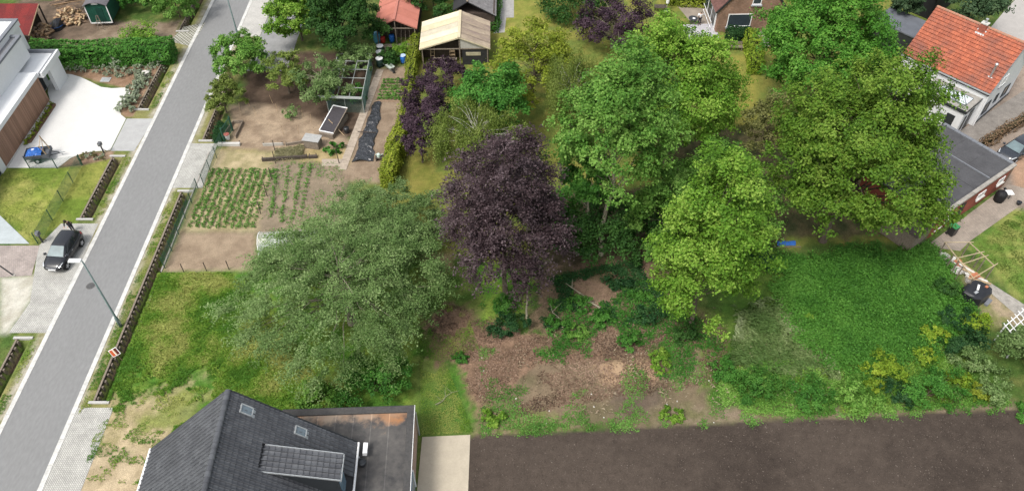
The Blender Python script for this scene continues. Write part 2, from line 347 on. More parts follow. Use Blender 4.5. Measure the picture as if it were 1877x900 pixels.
    me.update(calc_edges=True)
    a = me.attributes.new('soil', 'FLOAT_COLOR', 'POINT'); a.data.foreach_set('color', C.astype(np.float32).ravel())
    m = bpy.data.materials.new('ground_cover'); m.use_nodes = True; nt = m.node_tree; L = nt.links.new; p = nt.nodes['Principled BSDF']; p.inputs['Roughness'].default_value = .95; p.inputs['Specular IOR Level'].default_value = .1
    at = nn(nt, 'ShaderNodeAttribute'); at.attribute_name = 'soil'; pos = nn(nt, 'ShaderNodeNewGeometry').outputs['Position']
    tot = None
    for sc, amt in ((2.2, .5), (9.0, .6), (26.0, .5)):
        n = nn(nt, 'ShaderNodeTexNoise'); n.inputs['Scale'].default_value = sc; n.inputs['Detail'].default_value = 3; L(pos, n.inputs['Vector'])
        s1 = nn(nt, 'ShaderNodeMath', operation='SUBTRACT'); L(n.outputs['Fac'], s1.inputs[0]); s1.inputs[1].default_value = .5
        s2 = nn(nt, 'ShaderNodeMath', operation='MULTIPLY'); L(s1.outputs[0], s2.inputs[0]); s2.inputs[1].default_value = amt * 2.6
        if tot is None: tot = s2.outputs[0]
        else:
            ad = nn(nt, 'ShaderNodeMath', operation='ADD'); L(tot, ad.inputs[0]); L(s2.outputs[0], ad.inputs[1]); tot = ad.outputs[0]
    k = nn(nt, 'ShaderNodeMath', operation='MULTIPLY_ADD'); L(tot, k.inputs[0]); L(at.outputs['Alpha'], k.inputs[1]); k.inputs[2].default_value = 1.0
    cl = nn(nt, 'ShaderNodeMath', operation='MAXIMUM'); L(k.outputs[0], cl.inputs[0]); cl.inputs[1].default_value = .25
    scl = nn(nt, 'ShaderNodeVectorMath', operation='SCALE'); L(at.outputs['Color'], scl.inputs[0]); L(cl.outputs[0], scl.inputs['Scale']); L(scl.outputs[0], p.inputs['Base Color'])
    bn = nn(nt, 'ShaderNodeTexNoise'); bn.inputs['Scale'].default_value = 12; bn.inputs['Detail'].default_value = 5; L(pos, bn.inputs['Vector'])
    bp = nn(nt, 'ShaderNodeBump'); bp.inputs['Strength'].default_value = .6; bp.inputs['Distance'].default_value = .06; L(bn.outputs['Fac'], bp.inputs['Height']); L(bp.outputs[0], p.inputs['Normal'])
    me.materials.append(m); o = bpy.data.objects.new('ground', me); col.objects.link(o); structure(o)
    return o
# x0, x1, y0, y1 of the roadside ditches
DITCHES = [(-38.5, -37.5, 49.9, 58.2), (-38.5, -37.5, 65.8, 74.3), (-38.5, -37.5, 10, 36.6), (-38.5, -37.5, 80.5, 110),
           (-30.5, -29.55, 31.1, 53.3), (-30.5, -29.55, 60.8, 71.5)]
ground = paint_ground()
def gz(x, y):                                # level of the ground under a point
    me = ground.data; return _zi(x, y)
_co = np.empty(len(ground.data.vertices) * 3, np.float32); ground.data.vertices.foreach_get('co', _co); _co = _co.reshape(-1, 3)
_ux = np.unique(_co[:, 0]); _uy = np.unique(_co[:, 1]); _Z = _co[:, 2].reshape(len(_uy), len(_ux))
def zmap(x, y):
    i = np.clip(np.searchsorted(_ux, x) - 1, 0, len(_ux) - 2); j = np.clip(np.searchsorted(_uy, y) - 1, 0, len(_uy) - 2)
    u = (x - _ux[i]) / (_ux[i + 1] - _ux[i]); v = (y - _uy[j]) / (_uy[j + 1] - _uy[j])
    return (_Z[j, i] * (1 - u) + _Z[j, i + 1] * u) * (1 - v) + (_Z[j + 1, i] * (1 - u) + _Z[j + 1, i + 1] * u) * v
def _zi(x, y): return float(zmap(np.array([x]), np.array([y]))[0])
def on(px, py): p = G(px, py); return Vector((p.x, p.y, gz(p.x, p.y)))

# ---------------------------------------------------------------- road, kerb strips, paved surfaces
ASPH = mat('asphalt', (.205, .206, .205), .9, .2, .6, c2=(.19, .191, .19), fine=.1, bump=.15, bscale=40, stretch=(1, .35, 1))
def sheet(name, poly, z, m, t=.06):
    s = MB(); s.prism([tuple(p) for p in poly], z - t, z); o = s.build(name, m); return structure(o)
sheet('road', [(-36.15, -40), (-31.85, -40), (-31.85, 220), (-36.15, 220)], .012, ASPH)
KERB = mat('kerb_concrete', (.52, .515, .49), .9, .25, 1.6, fine=.15)
def kerb_strip(name, x0, x1):
    root = structure(bpy.data.objects.new(name, None)); col.objects.link(root)
    s = MB(); s.bb(-(x1 - x0) / 2, (x1 - x0) / 2, 0, 1.98, -.05, .03); me = None
    for i in range(70):
        if me is None: o = s.build('kerb_slab', KERB, root); me = o.data
        else: o = bpy.data.objects.new('kerb_slab', me); col.objects.link(o); o.parent = root
        o.location = ((x0 + x1) / 2, -10 + i * 2, .0)
kerb_strip('kerb', -36.5, -36.155); kerb_strip('kerb', -31.845, -31.5)
PAVER = brickmat('herringbone_paver', (.47, .46, .43), (.4, .39, .37), (.2, .2, .17), 2.3, .5, .25, .03, axis='flat', rot=R(45), var=.25)
PAVERP = brickmat('pinkish_paver', (.4, .34, .31), (.33, .28, .26), (.2, .18, .16), 2.3, .5, .25, .025, axis='flat', rot=R(20), var=.3)
PAVERD = brickmat('brown_paver', (.36, .3, .25), (.3, .25, .21), (.18, .16, .13), 2.3, .5, .25, .03, axis='flat', rot=R(36), var=.3)
GRID = brickmat('grass_grid_paver', (.45, .43, .4), (.4, .38, .35), (.12, .13, .07), 1.6, .5, .5, .07, axis='flat', rot=R(45), var=.3)
WGRAVEL = mat('white_gravel', (.56, .555, .535), .95, .05, 1.0, fine=.06, bump=.2, bscale=30)
SLAB = mat('grey_slab', (.36, .36, .355), .9, .12, 1.2, fine=.08)
sheet('driveway', G2([(88, 150), (95, 143), (104, 138.5), (118, 136), (131, 137), (148, 142), (165, 150), (185, 160), (205, 162.5), (232, 161), (239, 166), (238, 175), (224, 189), (219, 201), (222, 211), (231, 218), (202, 276), (185, 277), (165, 279), (146, 283), (128, 291), (106, 308), (14, 308), (92, 186), (88, 170)]), .02, WGRAVEL)
sheet('driveway_apron', G2([(232.5, 218), (283, 218), (246, 277), (203, 277)]), .016, SLAB)
sheet('pavement', G2([(70, 452), (112, 410), (180, 410), (92, 610), (16, 610), (55, 555)]), .016, PAVER)
sheet('pavement', G2([(-60, 450), (73, 450.5), (58, 505), (-60, 512)]), .022, PAVERP)
sheet('concrete_path', G2([(-60, 350), (0, 395), (54, 447), (-60, 447)]), .026, mat('bluish_slab', (.38, .42, .43), .85, .15, 1, fine=.08))
sheet('pavement', G2([(337, 50), (377, 42), (350, 86), (311, 76)]), .016, GRID)
sheet('pavement', [(-31.48, 53.9), (-28.7, 53.9), (-28.9, 60.3), (-31.48, 60.3)], .018, PAVER)
sheet('pavement', [(-31.48, 5), (-28.9, 5), (-28.9, 30.55), (-31.48, 30.55)], .018, PAVER)
sheet('pavement', [(-31.48, 79.3), (-28.9, 79.3), (-28.9, 150), (-31.48, 150)], .018, brickmat('pale_paver', (.5, .48, .45), (.44, .43, .4), (.3, .29, .27), 2.3, .5, .25, .03, axis='flat', rot=R(45), var=.15))
sheet('concrete_path', [(-28.85, 72.5), (-24.5, 72.5), (-24.5, 150), (-28.85, 150)], .014, mat('grey_slab_dark', (.26, .26, .26), .9, .2, 1, fine=.1))
sheet('terrace', [tuple(G(774, 801)[:2]), tuple(G(862, 797)[:2]), tuple(G(858, 905)[:2]), tuple(G(764, 905)[:2])], .05, mat('beige_concrete', (.42, .37, .29), .9, .1, 1.2, fine=.07), .12)
sheet('concrete_path', G2([(942, 0), (916, 0), (905, 62), (925, 60), (928, 33), (942, 33)]), .02, mat('path_grey', (.33, .32, .31), .9, .2, 2, fine=.15))
# garden path of single slabs
root = structure(bpy.data.objects.new('garden_path', None)); col.objects.link(root)
p0, p1 = G(697, 128), G(627, 312); n = 24; dv = (p1 - p0) / n; qz = math.atan2(dv.y, dv.x)
PATHM = mat('path_slab', (.36, .3, .24), .9, .25, 3, fine=.15)
for i in range(n):
    o = MB().box((0, 0, 0), (dv.length * .96, .78, .06)).build('paving_slab', PATHM, root) if i == 0 else copy_tree(o, root)
    o.location = p0 + dv * (i + .5) + Vector((0, 0, .005 + .012 * random.random())); o.rotation_euler = (0, 0, qz + random.uniform(-.03, .03))
q = [G(x, y) for x, y in ((590, 292), (628, 292), (630, 305), (590, 305))]
sheet('concrete_path', [tuple(p[:2]) for p in q], .03, PATHM)
# paving on the right
sheet('pavement', G2([(1706, 445), (1848, 338), (1877, 345), (1930, 350), (1877, 372), (1778, 442), (1760, 460), (1720, 455)]), .02, PAVERD)
sheet('concrete_path', G2([(1790, 515), (1805, 512), (1880, 560), (1930, 580), (1930, 600), (1860, 575)]), .022, CONCD)
sheet('concrete_path', G2([(1760, 240), (1868, 172), (1990, 95), (1990, 170), (1800, 268)]), .02, mat('yard_concrete', (.22, .2, .18), .9, .3, 1, fine=.2))
sheet('side_road', G2([(1800, 70), (1842, 20), (1880, -20), (2040, 60), (1990, 150), (1900, 90)]), .02, mat('side_asphalt', (.36, .34, .32), .9, .1, 1, fine=.08))
sheet('footpath', G2([(1842, 18), (1880, -25), (1960, -60), (2080, 40), (2040, 58), (1880, -22)]), .035, mat('side_footpath', (.5, .46, .4), .9, .1, 1, fine=.08))
sheet('terrace', G2([(1253, 46), (1312, 44), (1318, 70), (1245, 80)]), .02, mat('terrace_grey', (.4, .39, .41), .9, .1, 1, fine=.08))
sheet('terrace', G2([(1240, 10), (1300, 10), (1312, 44), (1270, 46)]), .016, mat('terrace_brown', (.26, .22, .18), .9, .2, 1, fine=.1))
sheet('concrete_path', G2([(1385, 52), (1405, 52), (1412, 85), (1396, 88)]), .02, mat('grey_decking', (.3, .28, .27), .9, .2, 1, stretch=(6, 1, 1)))
# manhole cover
t = thing('manhole_cover', 'round iron manhole cover set in the grey road', 'manhole', G(166, 524, .012))
MB().lathe([(.36, -.02), (.36, .012)], (0, 0, 0), 20).build('rim', mat('iron', (.13, .125, .12), .7, .3, 8, metal=.3), t); MB().lathe([(.3, .012), (.3, .02)], (0, 0, 0), 20).build('lid', mat('iron_lid', (.1, .1, .1), .7, .3, 8, metal=.3), t)
# ---------------------------------------------------------------- foliage
def unit(a): return a / (np.linalg.norm(a, axis=1, keepdims=True) + 1e-9)
def leaf_object(name, C, N, S, lv, m, parent=None, aspect=.62, dirs=None, seed=0):
    """one mesh of folded four-cornered leaves: C centres, N normals, S lengths, lv colour value"""
    r = np.random.default_rng(seed + 11); n = len(C); N = unit(N)
    T = r.normal(size=(n, 3)) if dirs is None else dirs + r.normal(size=(n, 3)) * .25
    T = unit(T - N * np.sum(T * N, 1, keepdims=True)); B = np.cross(N, T); S = S[:, None]
    V = np.empty((n, 4, 3)); V[:, 0] = C - T * S * .5; V[:, 1] = C + B * S * aspect * .5 + N * S * .10; V[:, 2] = C + T * S * .5 - N * S * .08; V[:, 3] = C - B * S * aspect * .5 + N * S * .10
    me = bpy.data.meshes.new(name); me.vertices.add(4 * n); me.vertices.foreach_set('co', V.astype(np.float32).ravel())
    F = (np.arange(n)[:, None] * 4 + np.array([0, 1, 2, 0, 2, 3])[None, :]).astype(np.int32)
    me.loops.add(6 * n); me.loops.foreach_set('vertex_index', F.ravel()); me.polygons.add(2 * n); me.polygons.foreach_set('loop_start', np.arange(0, 6 * n, 3, dtype=np.int32))
    me.update(calc_edges=True)
    a = me.attributes.new('lv', 'FLOAT', 'POINT'); a.data.foreach_set('value', np.repeat(np.clip(lv, 0, 1), 4).astype(np.float32))
    me.materials.append(m); o = bpy.data.objects.new(name, me); col.objects.link(o); o.parent = parent
    return o
def blob_leaves(r, cen, rad, nleaf, sz, clump=.26, ncl=60, low=-.55, inner=.15, flat=1.0, lobes=.3, upb=.55, tone=.5, taper=.0):
    """leaves in clumps spread over and through an ellipsoid"""
    cen = np.asarray(cen, float); rad = np.asarray(rad, float)
    d = unit(r.normal(size=(ncl * 3, 3))); d = d[d[:, 2] > low][:ncl]; ncl = len(d)
    ph = r.uniform(0, 6.28, 6)
    lob = 1 + lobes * (np.sin(d[:, 0] * 4.1 + ph[0]) * np.sin(d[:, 1] * 3.7 + ph[1]) + .6 * np.sin(d[:, 2] * 5 + ph[2] + d[:, 0] * 3) + .5 * np.sin(d[:, 1] * 8 + ph[3]) * np.sin(d[:, 2] * 7 + ph[4]))
    rr = np.clip(lob * r.uniform(.86, 1.1, ncl), .58, 1.12) * np.where(r.random(ncl) < inner, r.uniform(.2, .55, ncl), r.uniform(.66, .9, ncl))
    cc = cen + d * rr[:, None] * rad * np.stack([1 - taper * d[:, 2] * rr, 1 - taper * d[:, 2] * rr, np.ones(ncl)], 1)
    cs = clump * rad.mean() * .86 * r.uniform(.55, 1.35, ncl)
    w = cs ** 2; per = np.maximum(6, (nleaf * w / w.sum()).astype(int)); idx = np.repeat(np.arange(ncl), per); n = len(idx)
    nsub = 9; sd_ = unit(r.normal(size=(ncl, nsub, 3)).reshape(-1, 3)).reshape(ncl, nsub, 3); sd_[:, :, 2] = np.abs(sd_[:, :, 2]) * .9 - .2
    out = d * .5; sd_ = sd_ + out[:, None, :]
    si = r.integers(0, nsub, n); off = sd_[idx, si] * r.uniform(.45, .95, (ncl, nsub))[idx, si][:, None] + r.normal(size=(n, 3)) * .2
    off[:, 2] *= flat; P = cc[idx] + off * cs[idx][:, None]
    N = unit(off) * .5 + np.array([0, 0, upb]) + r.normal(size=(n, 3)) * .5 + d[idx] * .25
    clv = r.uniform(-.22, .22, ncl); slv = r.uniform(-.2, .2, (ncl, nsub))
    lv = tone + clv[idx] + slv[idx, si] + r.normal(size=n) * .14
    S = sz * r.uniform(.65, 1.3, n)
    return P, N, S, lv, cc
def trunk_mesh(r, base, top, rad, limbs, cc, lean=.0, split=None, low=.3):
    s = MB(); base = Vector(base); top = Vector(top); h = (top - base).length; pts = []; rr = []
    for i in range(7):
        t = i / 6; p = base.lerp(top, t) + Vector((r.normal() * .03 * h * t * (1 - t) * 2, r.normal() * .03 * h * t * (1 - t) * 2, 0)); pts.append(p); rr.append(rad * (1.25 if i == 0 else 1) * (1 - .8 * t))
    pts[0].z -= .2
    s.tube(pts, rr, 8)
    order = r.permutation(len(cc))[:limbs]
    for k in order:
        c = Vector(cc[k]); f = max(low, min(.9, (c.z - base.z) / max(h, .1) - .18 - .12 * r.random())); i = f * 6; a = int(min(i, 5)); p = pts[a].lerp(pts[a + 1], i - a)
        mid = p.lerp(c, .5) + Vector((0, 0, .08 * (c - p).length)); rl = rad * .34 * (1 - .6 * f)
        q1 = p.lerp(mid, .5) + Vector((r.normal() * .1, r.normal() * .1, .05)); q3 = mid.lerp(c, .6) + Vector((r.normal() * .15, r.normal() * .15, 0))
        s.tube([p, q1, mid, q3, c], [rl, rl * .8, rl * .6, rl * .4, rl * .15], 5)
    return s
def tree(name, label, base, h, rad, z0, leaf, bark=None, nleaf=9000, sz=.3, seed=1, group=None, trunk=None, off=(0, 0), limbs=26, style='round', cat='tree', **k):
    r = np.random.default_rng(seed); base = Vector((base[0], base[1], gz(base[0], base[1]))); t = thing(name, label, cat, base, 0, group)
    rx, ry = rad if hasattr(rad, '__len__') else (rad, rad); rz_ = (h - z0) / 2; cen = (off[0], off[1], z0 + rz_)
    if style == 'weep':
        P, N, S, lv, cc = blob_leaves(r, cen, (rx, ry, rz_), nleaf // 7, sz, ncl=k.pop('ncl', 60), **k); n = len(P); Ls = np.repeat(r.uniform(.5, 1, n) * h * .3, 8); f = np.tile(np.linspace(0, 1, 8), n)
        C = np.repeat(P, 8, 0); C[:, 2] -= f * Ls; C += r.normal(size=C.shape) * .07; C[:, 2] = np.maximum(C[:, 2], .3 + r.random(len(C)))
        N = np.repeat(N, 8, 0) * [1, 1, .5] + r.normal(size=C.shape) * .5; D = np.tile(np.array([0, 0, -1.]), (len(C), 1))
        cr = leaf_object('crown', C, N, np.repeat(S, 8), np.repeat(lv, 8) + r.normal(size=len(C)) * .1, leaf, t, .5, D, seed)
    elif style == 'spray':
        # layered, spreading crown: flat sprays of small leaves set along outward twigs
        nc = k.get('ncl', 150); d = unit(r.normal(size=(nc * 3, 3))); d = d[d[:, 2] > -.5][:nc]; nc = len(d)
        rr = np.where(r.random(nc) < .38, r.uniform(.2, .7, nc), r.uniform(.68, .94, nc)) * (1 + .16 * np.sin(d[:, 0] * 5 + seed) * np.sin(d[:, 1] * 4)); tpr = 1 - k.get('taper', 0) * d[:, 2] * rr; cc = np.array(cen) + d * rr[:, None] * [rx, ry, rz_] * np.stack([tpr, tpr, np.ones(nc)], 1)
        tw = 7; pc = np.repeat(cc, tw, 0); dd = np.repeat(d * [1, 1, .35], tw, 0) + r.normal(size=(nc * tw, 3)) * [.55, .55, .22]; dd = unit(dd); Lt = r.uniform(.9, 2.1, nc * tw) * rx / 8 * k.get('tl', 8.0) / 8
        per = max(4, nleaf // (nc * tw)); f = r.random((nc * tw, per)); C = pc[:, None] + dd[:, None] * (f * Lt[:, None])[..., None]; C[..., 2] -= (f ** 2) * .35 * Lt[:, None]
        C = C.reshape(-1, 3) + r.normal(size=(nc * tw * per, 3)) * [.15, .15, .07]; n = len(C)
        N = np.array([0, 0, 1.]) + r.normal(size=(n, 3)) * .5; lv = np.repeat(r.uniform(.2, .75, nc), tw * per) + np.repeat(r.uniform(-.18, .18, nc * tw), per) + r.normal(size=n) * .15
        cr = leaf_object('crown', C, N, sz * r.uniform(.6, 1.3, n), lv, leaf, t, .6, None, seed)
    else:
        P, N, S, lv, cc = blob_leaves(r, cen, (rx, ry, rz_), nleaf, sz, **k)
        if style == 'cone':
            pass
        P[:, 2] = np.maximum(P[:, 2], .06); cr = leaf_object('crown', P, N, S, lv, leaf, t, .66, None, seed)
    rt = trunk or max(.08, h * .018)
    trunk_mesh(r, (0, 0, 0), (off[0] * .8, off[1] * .8, z0 + rz_ * 1.45), rt, limbs, cc).build('trunk', bark or BARK, t, True)
    return t
def shrub(name, label, base, rad, h, leaf, nleaf=1200, sz=.2, seed=1, group=None, cat='shrub', stems=5, **k):
    r = np.random.default_rng(seed); b = Vector((base[0], base[1], gz(base[0], base[1]))); t = thing(name, label, cat, b, 0, group)
    rx, ry = rad if hasattr(rad, '__len__') else (rad, rad); k.setdefault('ncl', 22); k.setdefault('clump', .38)
    P, N, S, lv, cc = blob_leaves(r, (0, 0, h * .48), (rx, ry, h * .52), nleaf, sz, low=-.8, inner=.3, **k); P[:, 2] = np.maximum(P[:, 2], .03 + .1 * r.random(len(P)))
    leaf_object('foliage', P, N, S, lv, leaf, t, .66, None, seed); s = MB()
    for i in range(stems): c = cc[i % len(cc)]; s.tube([(r.normal() * .05, r.normal() * .05, -.1), (c[0] * .4, c[1] * .4, c[2] * .5), tuple(c)], [.03, .022, .008], 5)
    s.build('stem', BARK, t); return t
def hedge(name, label, path, width, h, leaf, nleaf=5000, sz=.16, seed=1, group=None, tone=.5):
    r = np.random.default_rng(seed); path = [Vector((p[0], p[1], 0)) for p in path]; b = path[0]; t = thing(name, label, 'hedge', b, 0, group)
    seg = [(path[i], path[i + 1]) for i in range(len(path) - 1)]; Ls = np.array([(q - p).length for p, q in seg]); tot = Ls.sum(); n = nleaf
    si = r.choice(len(seg), n, p=Ls / tot); f = r.random(n); A = np.array([tuple(p) for p, q in seg]); D = np.array([tuple(q - p) for p, q in seg]); X = A[si] + D[si] * f[:, None] - np.array(tuple(b))
    nrm = np.stack([-D[:, 1], D[:, 0], 0 * D[:, 0]], 1) / Ls[:, None]; nr = nrm[si]
    per = h * 2 + width; u = r.random(n) * per; side = np.where(u < h, -1, np.where(u > h + width, 1, 0)); zz = np.where(side == -1, u, np.where(side == 1, per - u, h)); lat = np.where(side == 0, (u - h) / width - .5, side * .5)
    s = (f * Ls[si] + np.cumsum(np.r_[0, Ls])[si]); bump = (fbm(s * 1.1, zz * 1.6 + lat * 5, seed, 3) - .5) * .95 * min(width, 1.0)
    rough = bump + r.normal(size=n) * .06; P = X + nr * (lat * width + side * rough)[:, None]; P[:, 2] = np.where(side == 0, h + rough * .8, np.minimum(zz, h)); P[:, 2] = np.maximum(P[:, 2], .05)
    N = nr * side[:, None] * 1.0 + np.array([0, 0, .45]) + (side == 0)[:, None] * np.array([0, 0, 1.]) + r.normal(size=(n, 3)) * .45
    lv = tone + bump * 1.1 + r.normal(size=n) * .2
    ke = int(n * min(.12, width / tot * .7)); ei = r.choice(n, ke, replace=False); a0 = np.array(tuple(path[0] - b)); a1 = np.array(tuple(path[-1] - b)); d0 = -D[0] / Ls[0]; d1 = D[-1] / Ls[-1]; wh = r.random(ke) < .5
    la = r.uniform(-.5, .5, ke) * width; hz = r.uniform(.05, 1, ke) * h; dd = np.where(wh[:, None], d0, d1); P[ei] = np.where(wh[:, None], a0, a1) + np.where(wh[:, None], nrm[0], nrm[-1]) * la[:, None] + dd * (.05 + r.normal(size=ke) * .08)[:, None]; P[ei, 2] = hz; N[ei] = dd + np.array([0, 0, .4]) + r.normal(size=(ke, 3)) * .45
    leaf_object('foliage', P, N, sz * r.uniform(.6, 1.35, n), lv, leaf, t, .7, None, seed); m = MB()
    for p, q in seg:                          # twiggy core
        d = (q - p); k = max(2, int(d.length / .8)); nv = Vector((-d.y, d.x, 0)).normalized()
        for i in range(k):
            c = p + d * ((i + .5) / k) - b; m.tube([(c.x, c.y, -.1), (c.x + r.normal() * .08, c.y + r.normal() * .08, h * .85)], [.04, .015], 5)
        m.box((p + q) / 2 - b + Vector((0, 0, h * .45)), (max(.2, d.length - .5), width * .5, h * .75), Matrix.Rotation(math.atan2(d.y, d.x), 3, 'Z'))
    m.build('stem', mat('hedge_core', (.03, .035, .015), 1, .4, 6), t); return t
def ground_leaves(name, label, cat, poly, nplants, hgt, sz, leaf, per=6, seed=1, spread=.12, mask=None, flat=1.0, aspect=.6):
    """uncountable low growth: one object"""
    r = np.random.default_rng(seed); a = scatter_in(poly, nplants, seed)
    if mask is not None: a = a[mask(a[:, 0], a[:, 1])]
    n = len(a); zz = zmap(a[:, 0], a[:, 1]); hs = hgt * (.4 + .9 * fbm(a[:, 0] * .8, a[:, 1] * .8, seed, 3)) * r.uniform(.7, 1.2, n)
    C = np.repeat(np.stack([a[:, 0], a[:, 1], zz], 1), per, 0); f = np.tile(np.linspace(.35, 1, per), n); C[:, 2] += np.repeat(hs, per) * f; C[:, :2] += r.normal(size=(n * per, 2)) * spread
    N = np.array([0, 0, flat]) + r.normal(size=C.shape) * .5; pl = fbm(a[:, 0] * .5, a[:, 1] * .5, seed + 3, 3) - .5
    lv = .48 + np.repeat(pl * 1.2 + r.normal(size=n) * .12, per) + r.normal(size=n * per) * .1
    o = leaf_object(name, C, N, sz * r.uniform(.6, 1.3, n * per), lv, leaf, None, aspect, None, seed); return tag(o, label, cat, None, 'stuff')
def grass_blades(name, label, poly, n, hgt, leaf, seed=1, mask=None, w=.05):
    r = np.random.default_rng(seed); a = scatter_in(poly, n, seed)
    if mask is not None: a = a[mask(a[:, 0], a[:, 1])]
    n = len(a); zz = zmap(a[:, 0], a[:, 1]); tuft = fbm(a[:, 0] * 1.2, a[:, 1] * 1.2, seed, 3); hs = hgt * (.3 + 1.3 * tuft) * r.uniform(.6, 1.3, n)
    lean = r.normal(size=(n, 2)) * .45 + [.3, -.25]; C = np.stack([a[:, 0], a[:, 1], zz], 1); C[:, 2] += hs * .45; D = unit(np.stack([lean[:, 0], lean[:, 1], np.ones(n)], 1)); N = unit(np.stack([-lean[:, 1] + r.normal(size=n) * .3, lean[:, 0], r.normal(size=n) * .3 + 1.8], 1))
    lv = .46 + (fbm(a[:, 0] * .45, a[:, 1] * .45, seed + 5, 3) - .5) * 2.3 + r.normal(size=n) * .14
    o = leaf_object(name, C, N, hs * 1.1, lv, leaf, None, .28, D, seed); return tag(o, label, 'grass', None, 'stuff')

LF = dict(
    maple=leafmat('leaf_maple', (.055, .15, .022), (.115, .25, .038), (.225, .38, .085)),
    lime=leafmat('leaf_lime', (.066, .165, .014), (.14, .275, .028), (.275, .41, .07)),
    big=leafmat('leaf_big', (.056, .13, .013), (.115, .225, .022), (.225, .335, .052)),
    dark=leafmat('leaf_dark', (.02, .065, .013), (.04, .11, .022), (.075, .165, .035)),
    deep=leafmat('leaf_deep', (.03, .115, .016), (.06, .185, .027), (.115, .275, .048)),
    fresh=leafmat('leaf_fresh', (.04, .14, .015), (.082, .225, .026), (.16, .335, .055)),
    grey=leafmat('leaf_grey', (.075, .14, .036), (.14, .225, .07), (.26, .35, .145)),
    purple=leafmat('leaf_purple', (.028, .017, .02), (.064, .042, .047), (.14, .105, .115), .15),
    plum=leafmat('leaf_plum', (.022, .013, .02), (.05, .028, .042), (.095, .06, .08), .15),
    birch=leafmat('leaf_birch', (.09, .145, .025), (.155, .21, .042), (.22, .27, .07)),
    yellow=leafmat('leaf_yellow', (.12, .17, .014), (.2, .26, .025), (.32, .36, .05)),
    gold=leafmat('leaf_gold', (.1, .19, .016), (.19, .3, .026), (.35, .43, .05)),
    olive=leafmat('leaf_olive', (.09, .1, .03), (.15, .16, .05), (.21, .21, .08)),
    silver=leafmat('leaf_silver', (.16, .2, .12), (.28, .33, .22), (.45, .5, .38)),
    conifer=leafmat('leaf_conifer', (.02, .045, .018), (.035, .07, .03), (.06, .1, .045), .1),
    ivy=leafmat('leaf_ivy', (.012, .05, .016), (.025, .08, .024), (.05, .12, .035)),
    nettle=leafmat('leaf_nettle', (.045, .145, .02), (.078, .22, .03), (.13, .3, .05)),
    grass=leafmat('blade_grass', (.07, .175, .018), (.15, .265, .03), (.31, .34, .09), .25),
    palegrass=leafmat('blade_pale', (.085, .15, .04), (.17, .235, .085), (.31, .36, .19), .2),
    dry=leafmat('blade_dry', (.15, .17, .07), (.27, .26, .13), (.42, .39, .24), .2),
    litter=leafmat('leaf_litter', (.075, .05, .035), (.165, .105, .072), (.31, .215, .155), .1),
    crop=leafmat('leaf_crop', (.06, .16, .025), (.11, .25, .045), (.18, .34, .075)),
)
# ---------------------------------------------------------------- trees
def tp(px, py): p = G(px, py); return (p.x, p.y)
def box_tree(name, label, box, Y, leaf, bark=None, nleaf=9000, sz=.25, seed=1, zmin=.5, **k):
    """place a crown that stands at depth Y (its foot is on the ground there) and spans the outline box seen in the photo"""
    x0, x1, y0, y1 = box; r = ray((x0 + x1) / 2, (y0 + y1) / 2); t = Y / r.y; c = Vector((0, 0, CAMH)) + r * t
    pit = math.atan2(-r.z, r.y); rx = (x1 - x0) / 2 * t / FPX; rv = (y1 - y0) / 2 * t / FPX; ry = min(rx, rv / math.sin(pit) * .85)
    rz_ = math.sqrt(max(rv * rv - (ry * math.sin(pit)) ** 2, .04)) / math.cos(pit); top = c.z + rz_; z0 = max(zmin, c.z - rz_)
    return tree(name, label, (c.x, c.y), top, (rx, ry), min(z0, top - 1.0), leaf, bark, nleaf, sz, seed, **k)
tree('spreading_tree', 'wide grey-green tree with feathery layered foliage behind the dark tiled roof', (-12.7, 38.2), 9.0, (7.7, 8.3), .8, LF['grey'], BARKPALE, 115000, .15, 3, style='spray', ncl=330, trunk=.28, limbs=60)
tree('spreading_tree', 'smaller grey-green feathery tree beside the hedge end, left of the purple beech', (-10.6, 46.3), 5.8, (4.9, 4.3), .5, LF['grey'], BARKPALE, 36000, .15, 4, style='spray', ncl=130, trunk=.16, limbs=30)
shrub('laurel_shrub', 'dark leafy shrub tucked beneath the grey-green tree by the flat roof', tp(690, 716), (2.9, 1.9), 2.8, LF['deep'], 7000, .18, 6, ncl=46, clump=.3)
shrub('laurel_shrub', 'mid-green shrub beside the flat roof, left of the dark leafy shrub', tp(600, 738), (2.1, 1.3), 1.7, LF['maple'], 3200, .17, 7, ncl=30)
box_tree('purple_beech', 'tall dark purple copper beech in the middle of the plot', (818, 1034, 246, 618), 41.2, LF['purple'], BARK, 62000, .18, 5, zmin=.5, style='spray', ncl=340, limbs=60, trunk=.2, tl=12.0, taper=.32)
t = tree('slender_tree', 'thin bare-stemmed sapling in front of the purple beech', tp(966, 582), 7.4, (1.3, 1.2), 4.6, LF['purple'], BARKPALE, 1500, .2, 8, ncl=14, limbs=8, trunk=.09)
shrub('ivy_clump', 'dark ivy mound at the foot of the thin stem before the beech', tp(938, 604), (1.7, 1.2), 1.0, LF['ivy'], 2600, .16, 9, ncl=26)
shrub('ivy_clump', 'bright ivy column on the stump left of the thin stem', tp(925, 572), (.9, .8), 2.1, LF['deep'], 1700, .16, 10, ncl=20)
box_tree('maple_tree', 'tall bright green maple with bare lower trunk right of the beech', (1020, 1240, 90, 392), 45.6, LF['maple'], BARKPALE, 40000, .22, 11, ncl=192, clump=.21, limbs=46, trunk=.22, taper=.28)
tree('maple_tree', 'slim leaning maple with pale trunk between the beech and the tall maple', tp(1082, 466), 10.5, (2.0, 2.2), 6.5, LF['deep'], BARKPALE, 7000, .25, 12, ncl=44, limbs=22, trunk=.15, off=(-1.0, .8))
box_tree('maple_tree', 'broad yellow-green maple behind the tall maple, reaching up towards the brick house', (1128, 1352, 26, 330), 57.5, LF['lime'], BARK, 44000, .235, 13, ncl=224, clump=.19, limbs=46, trunk=.26, taper=.28)
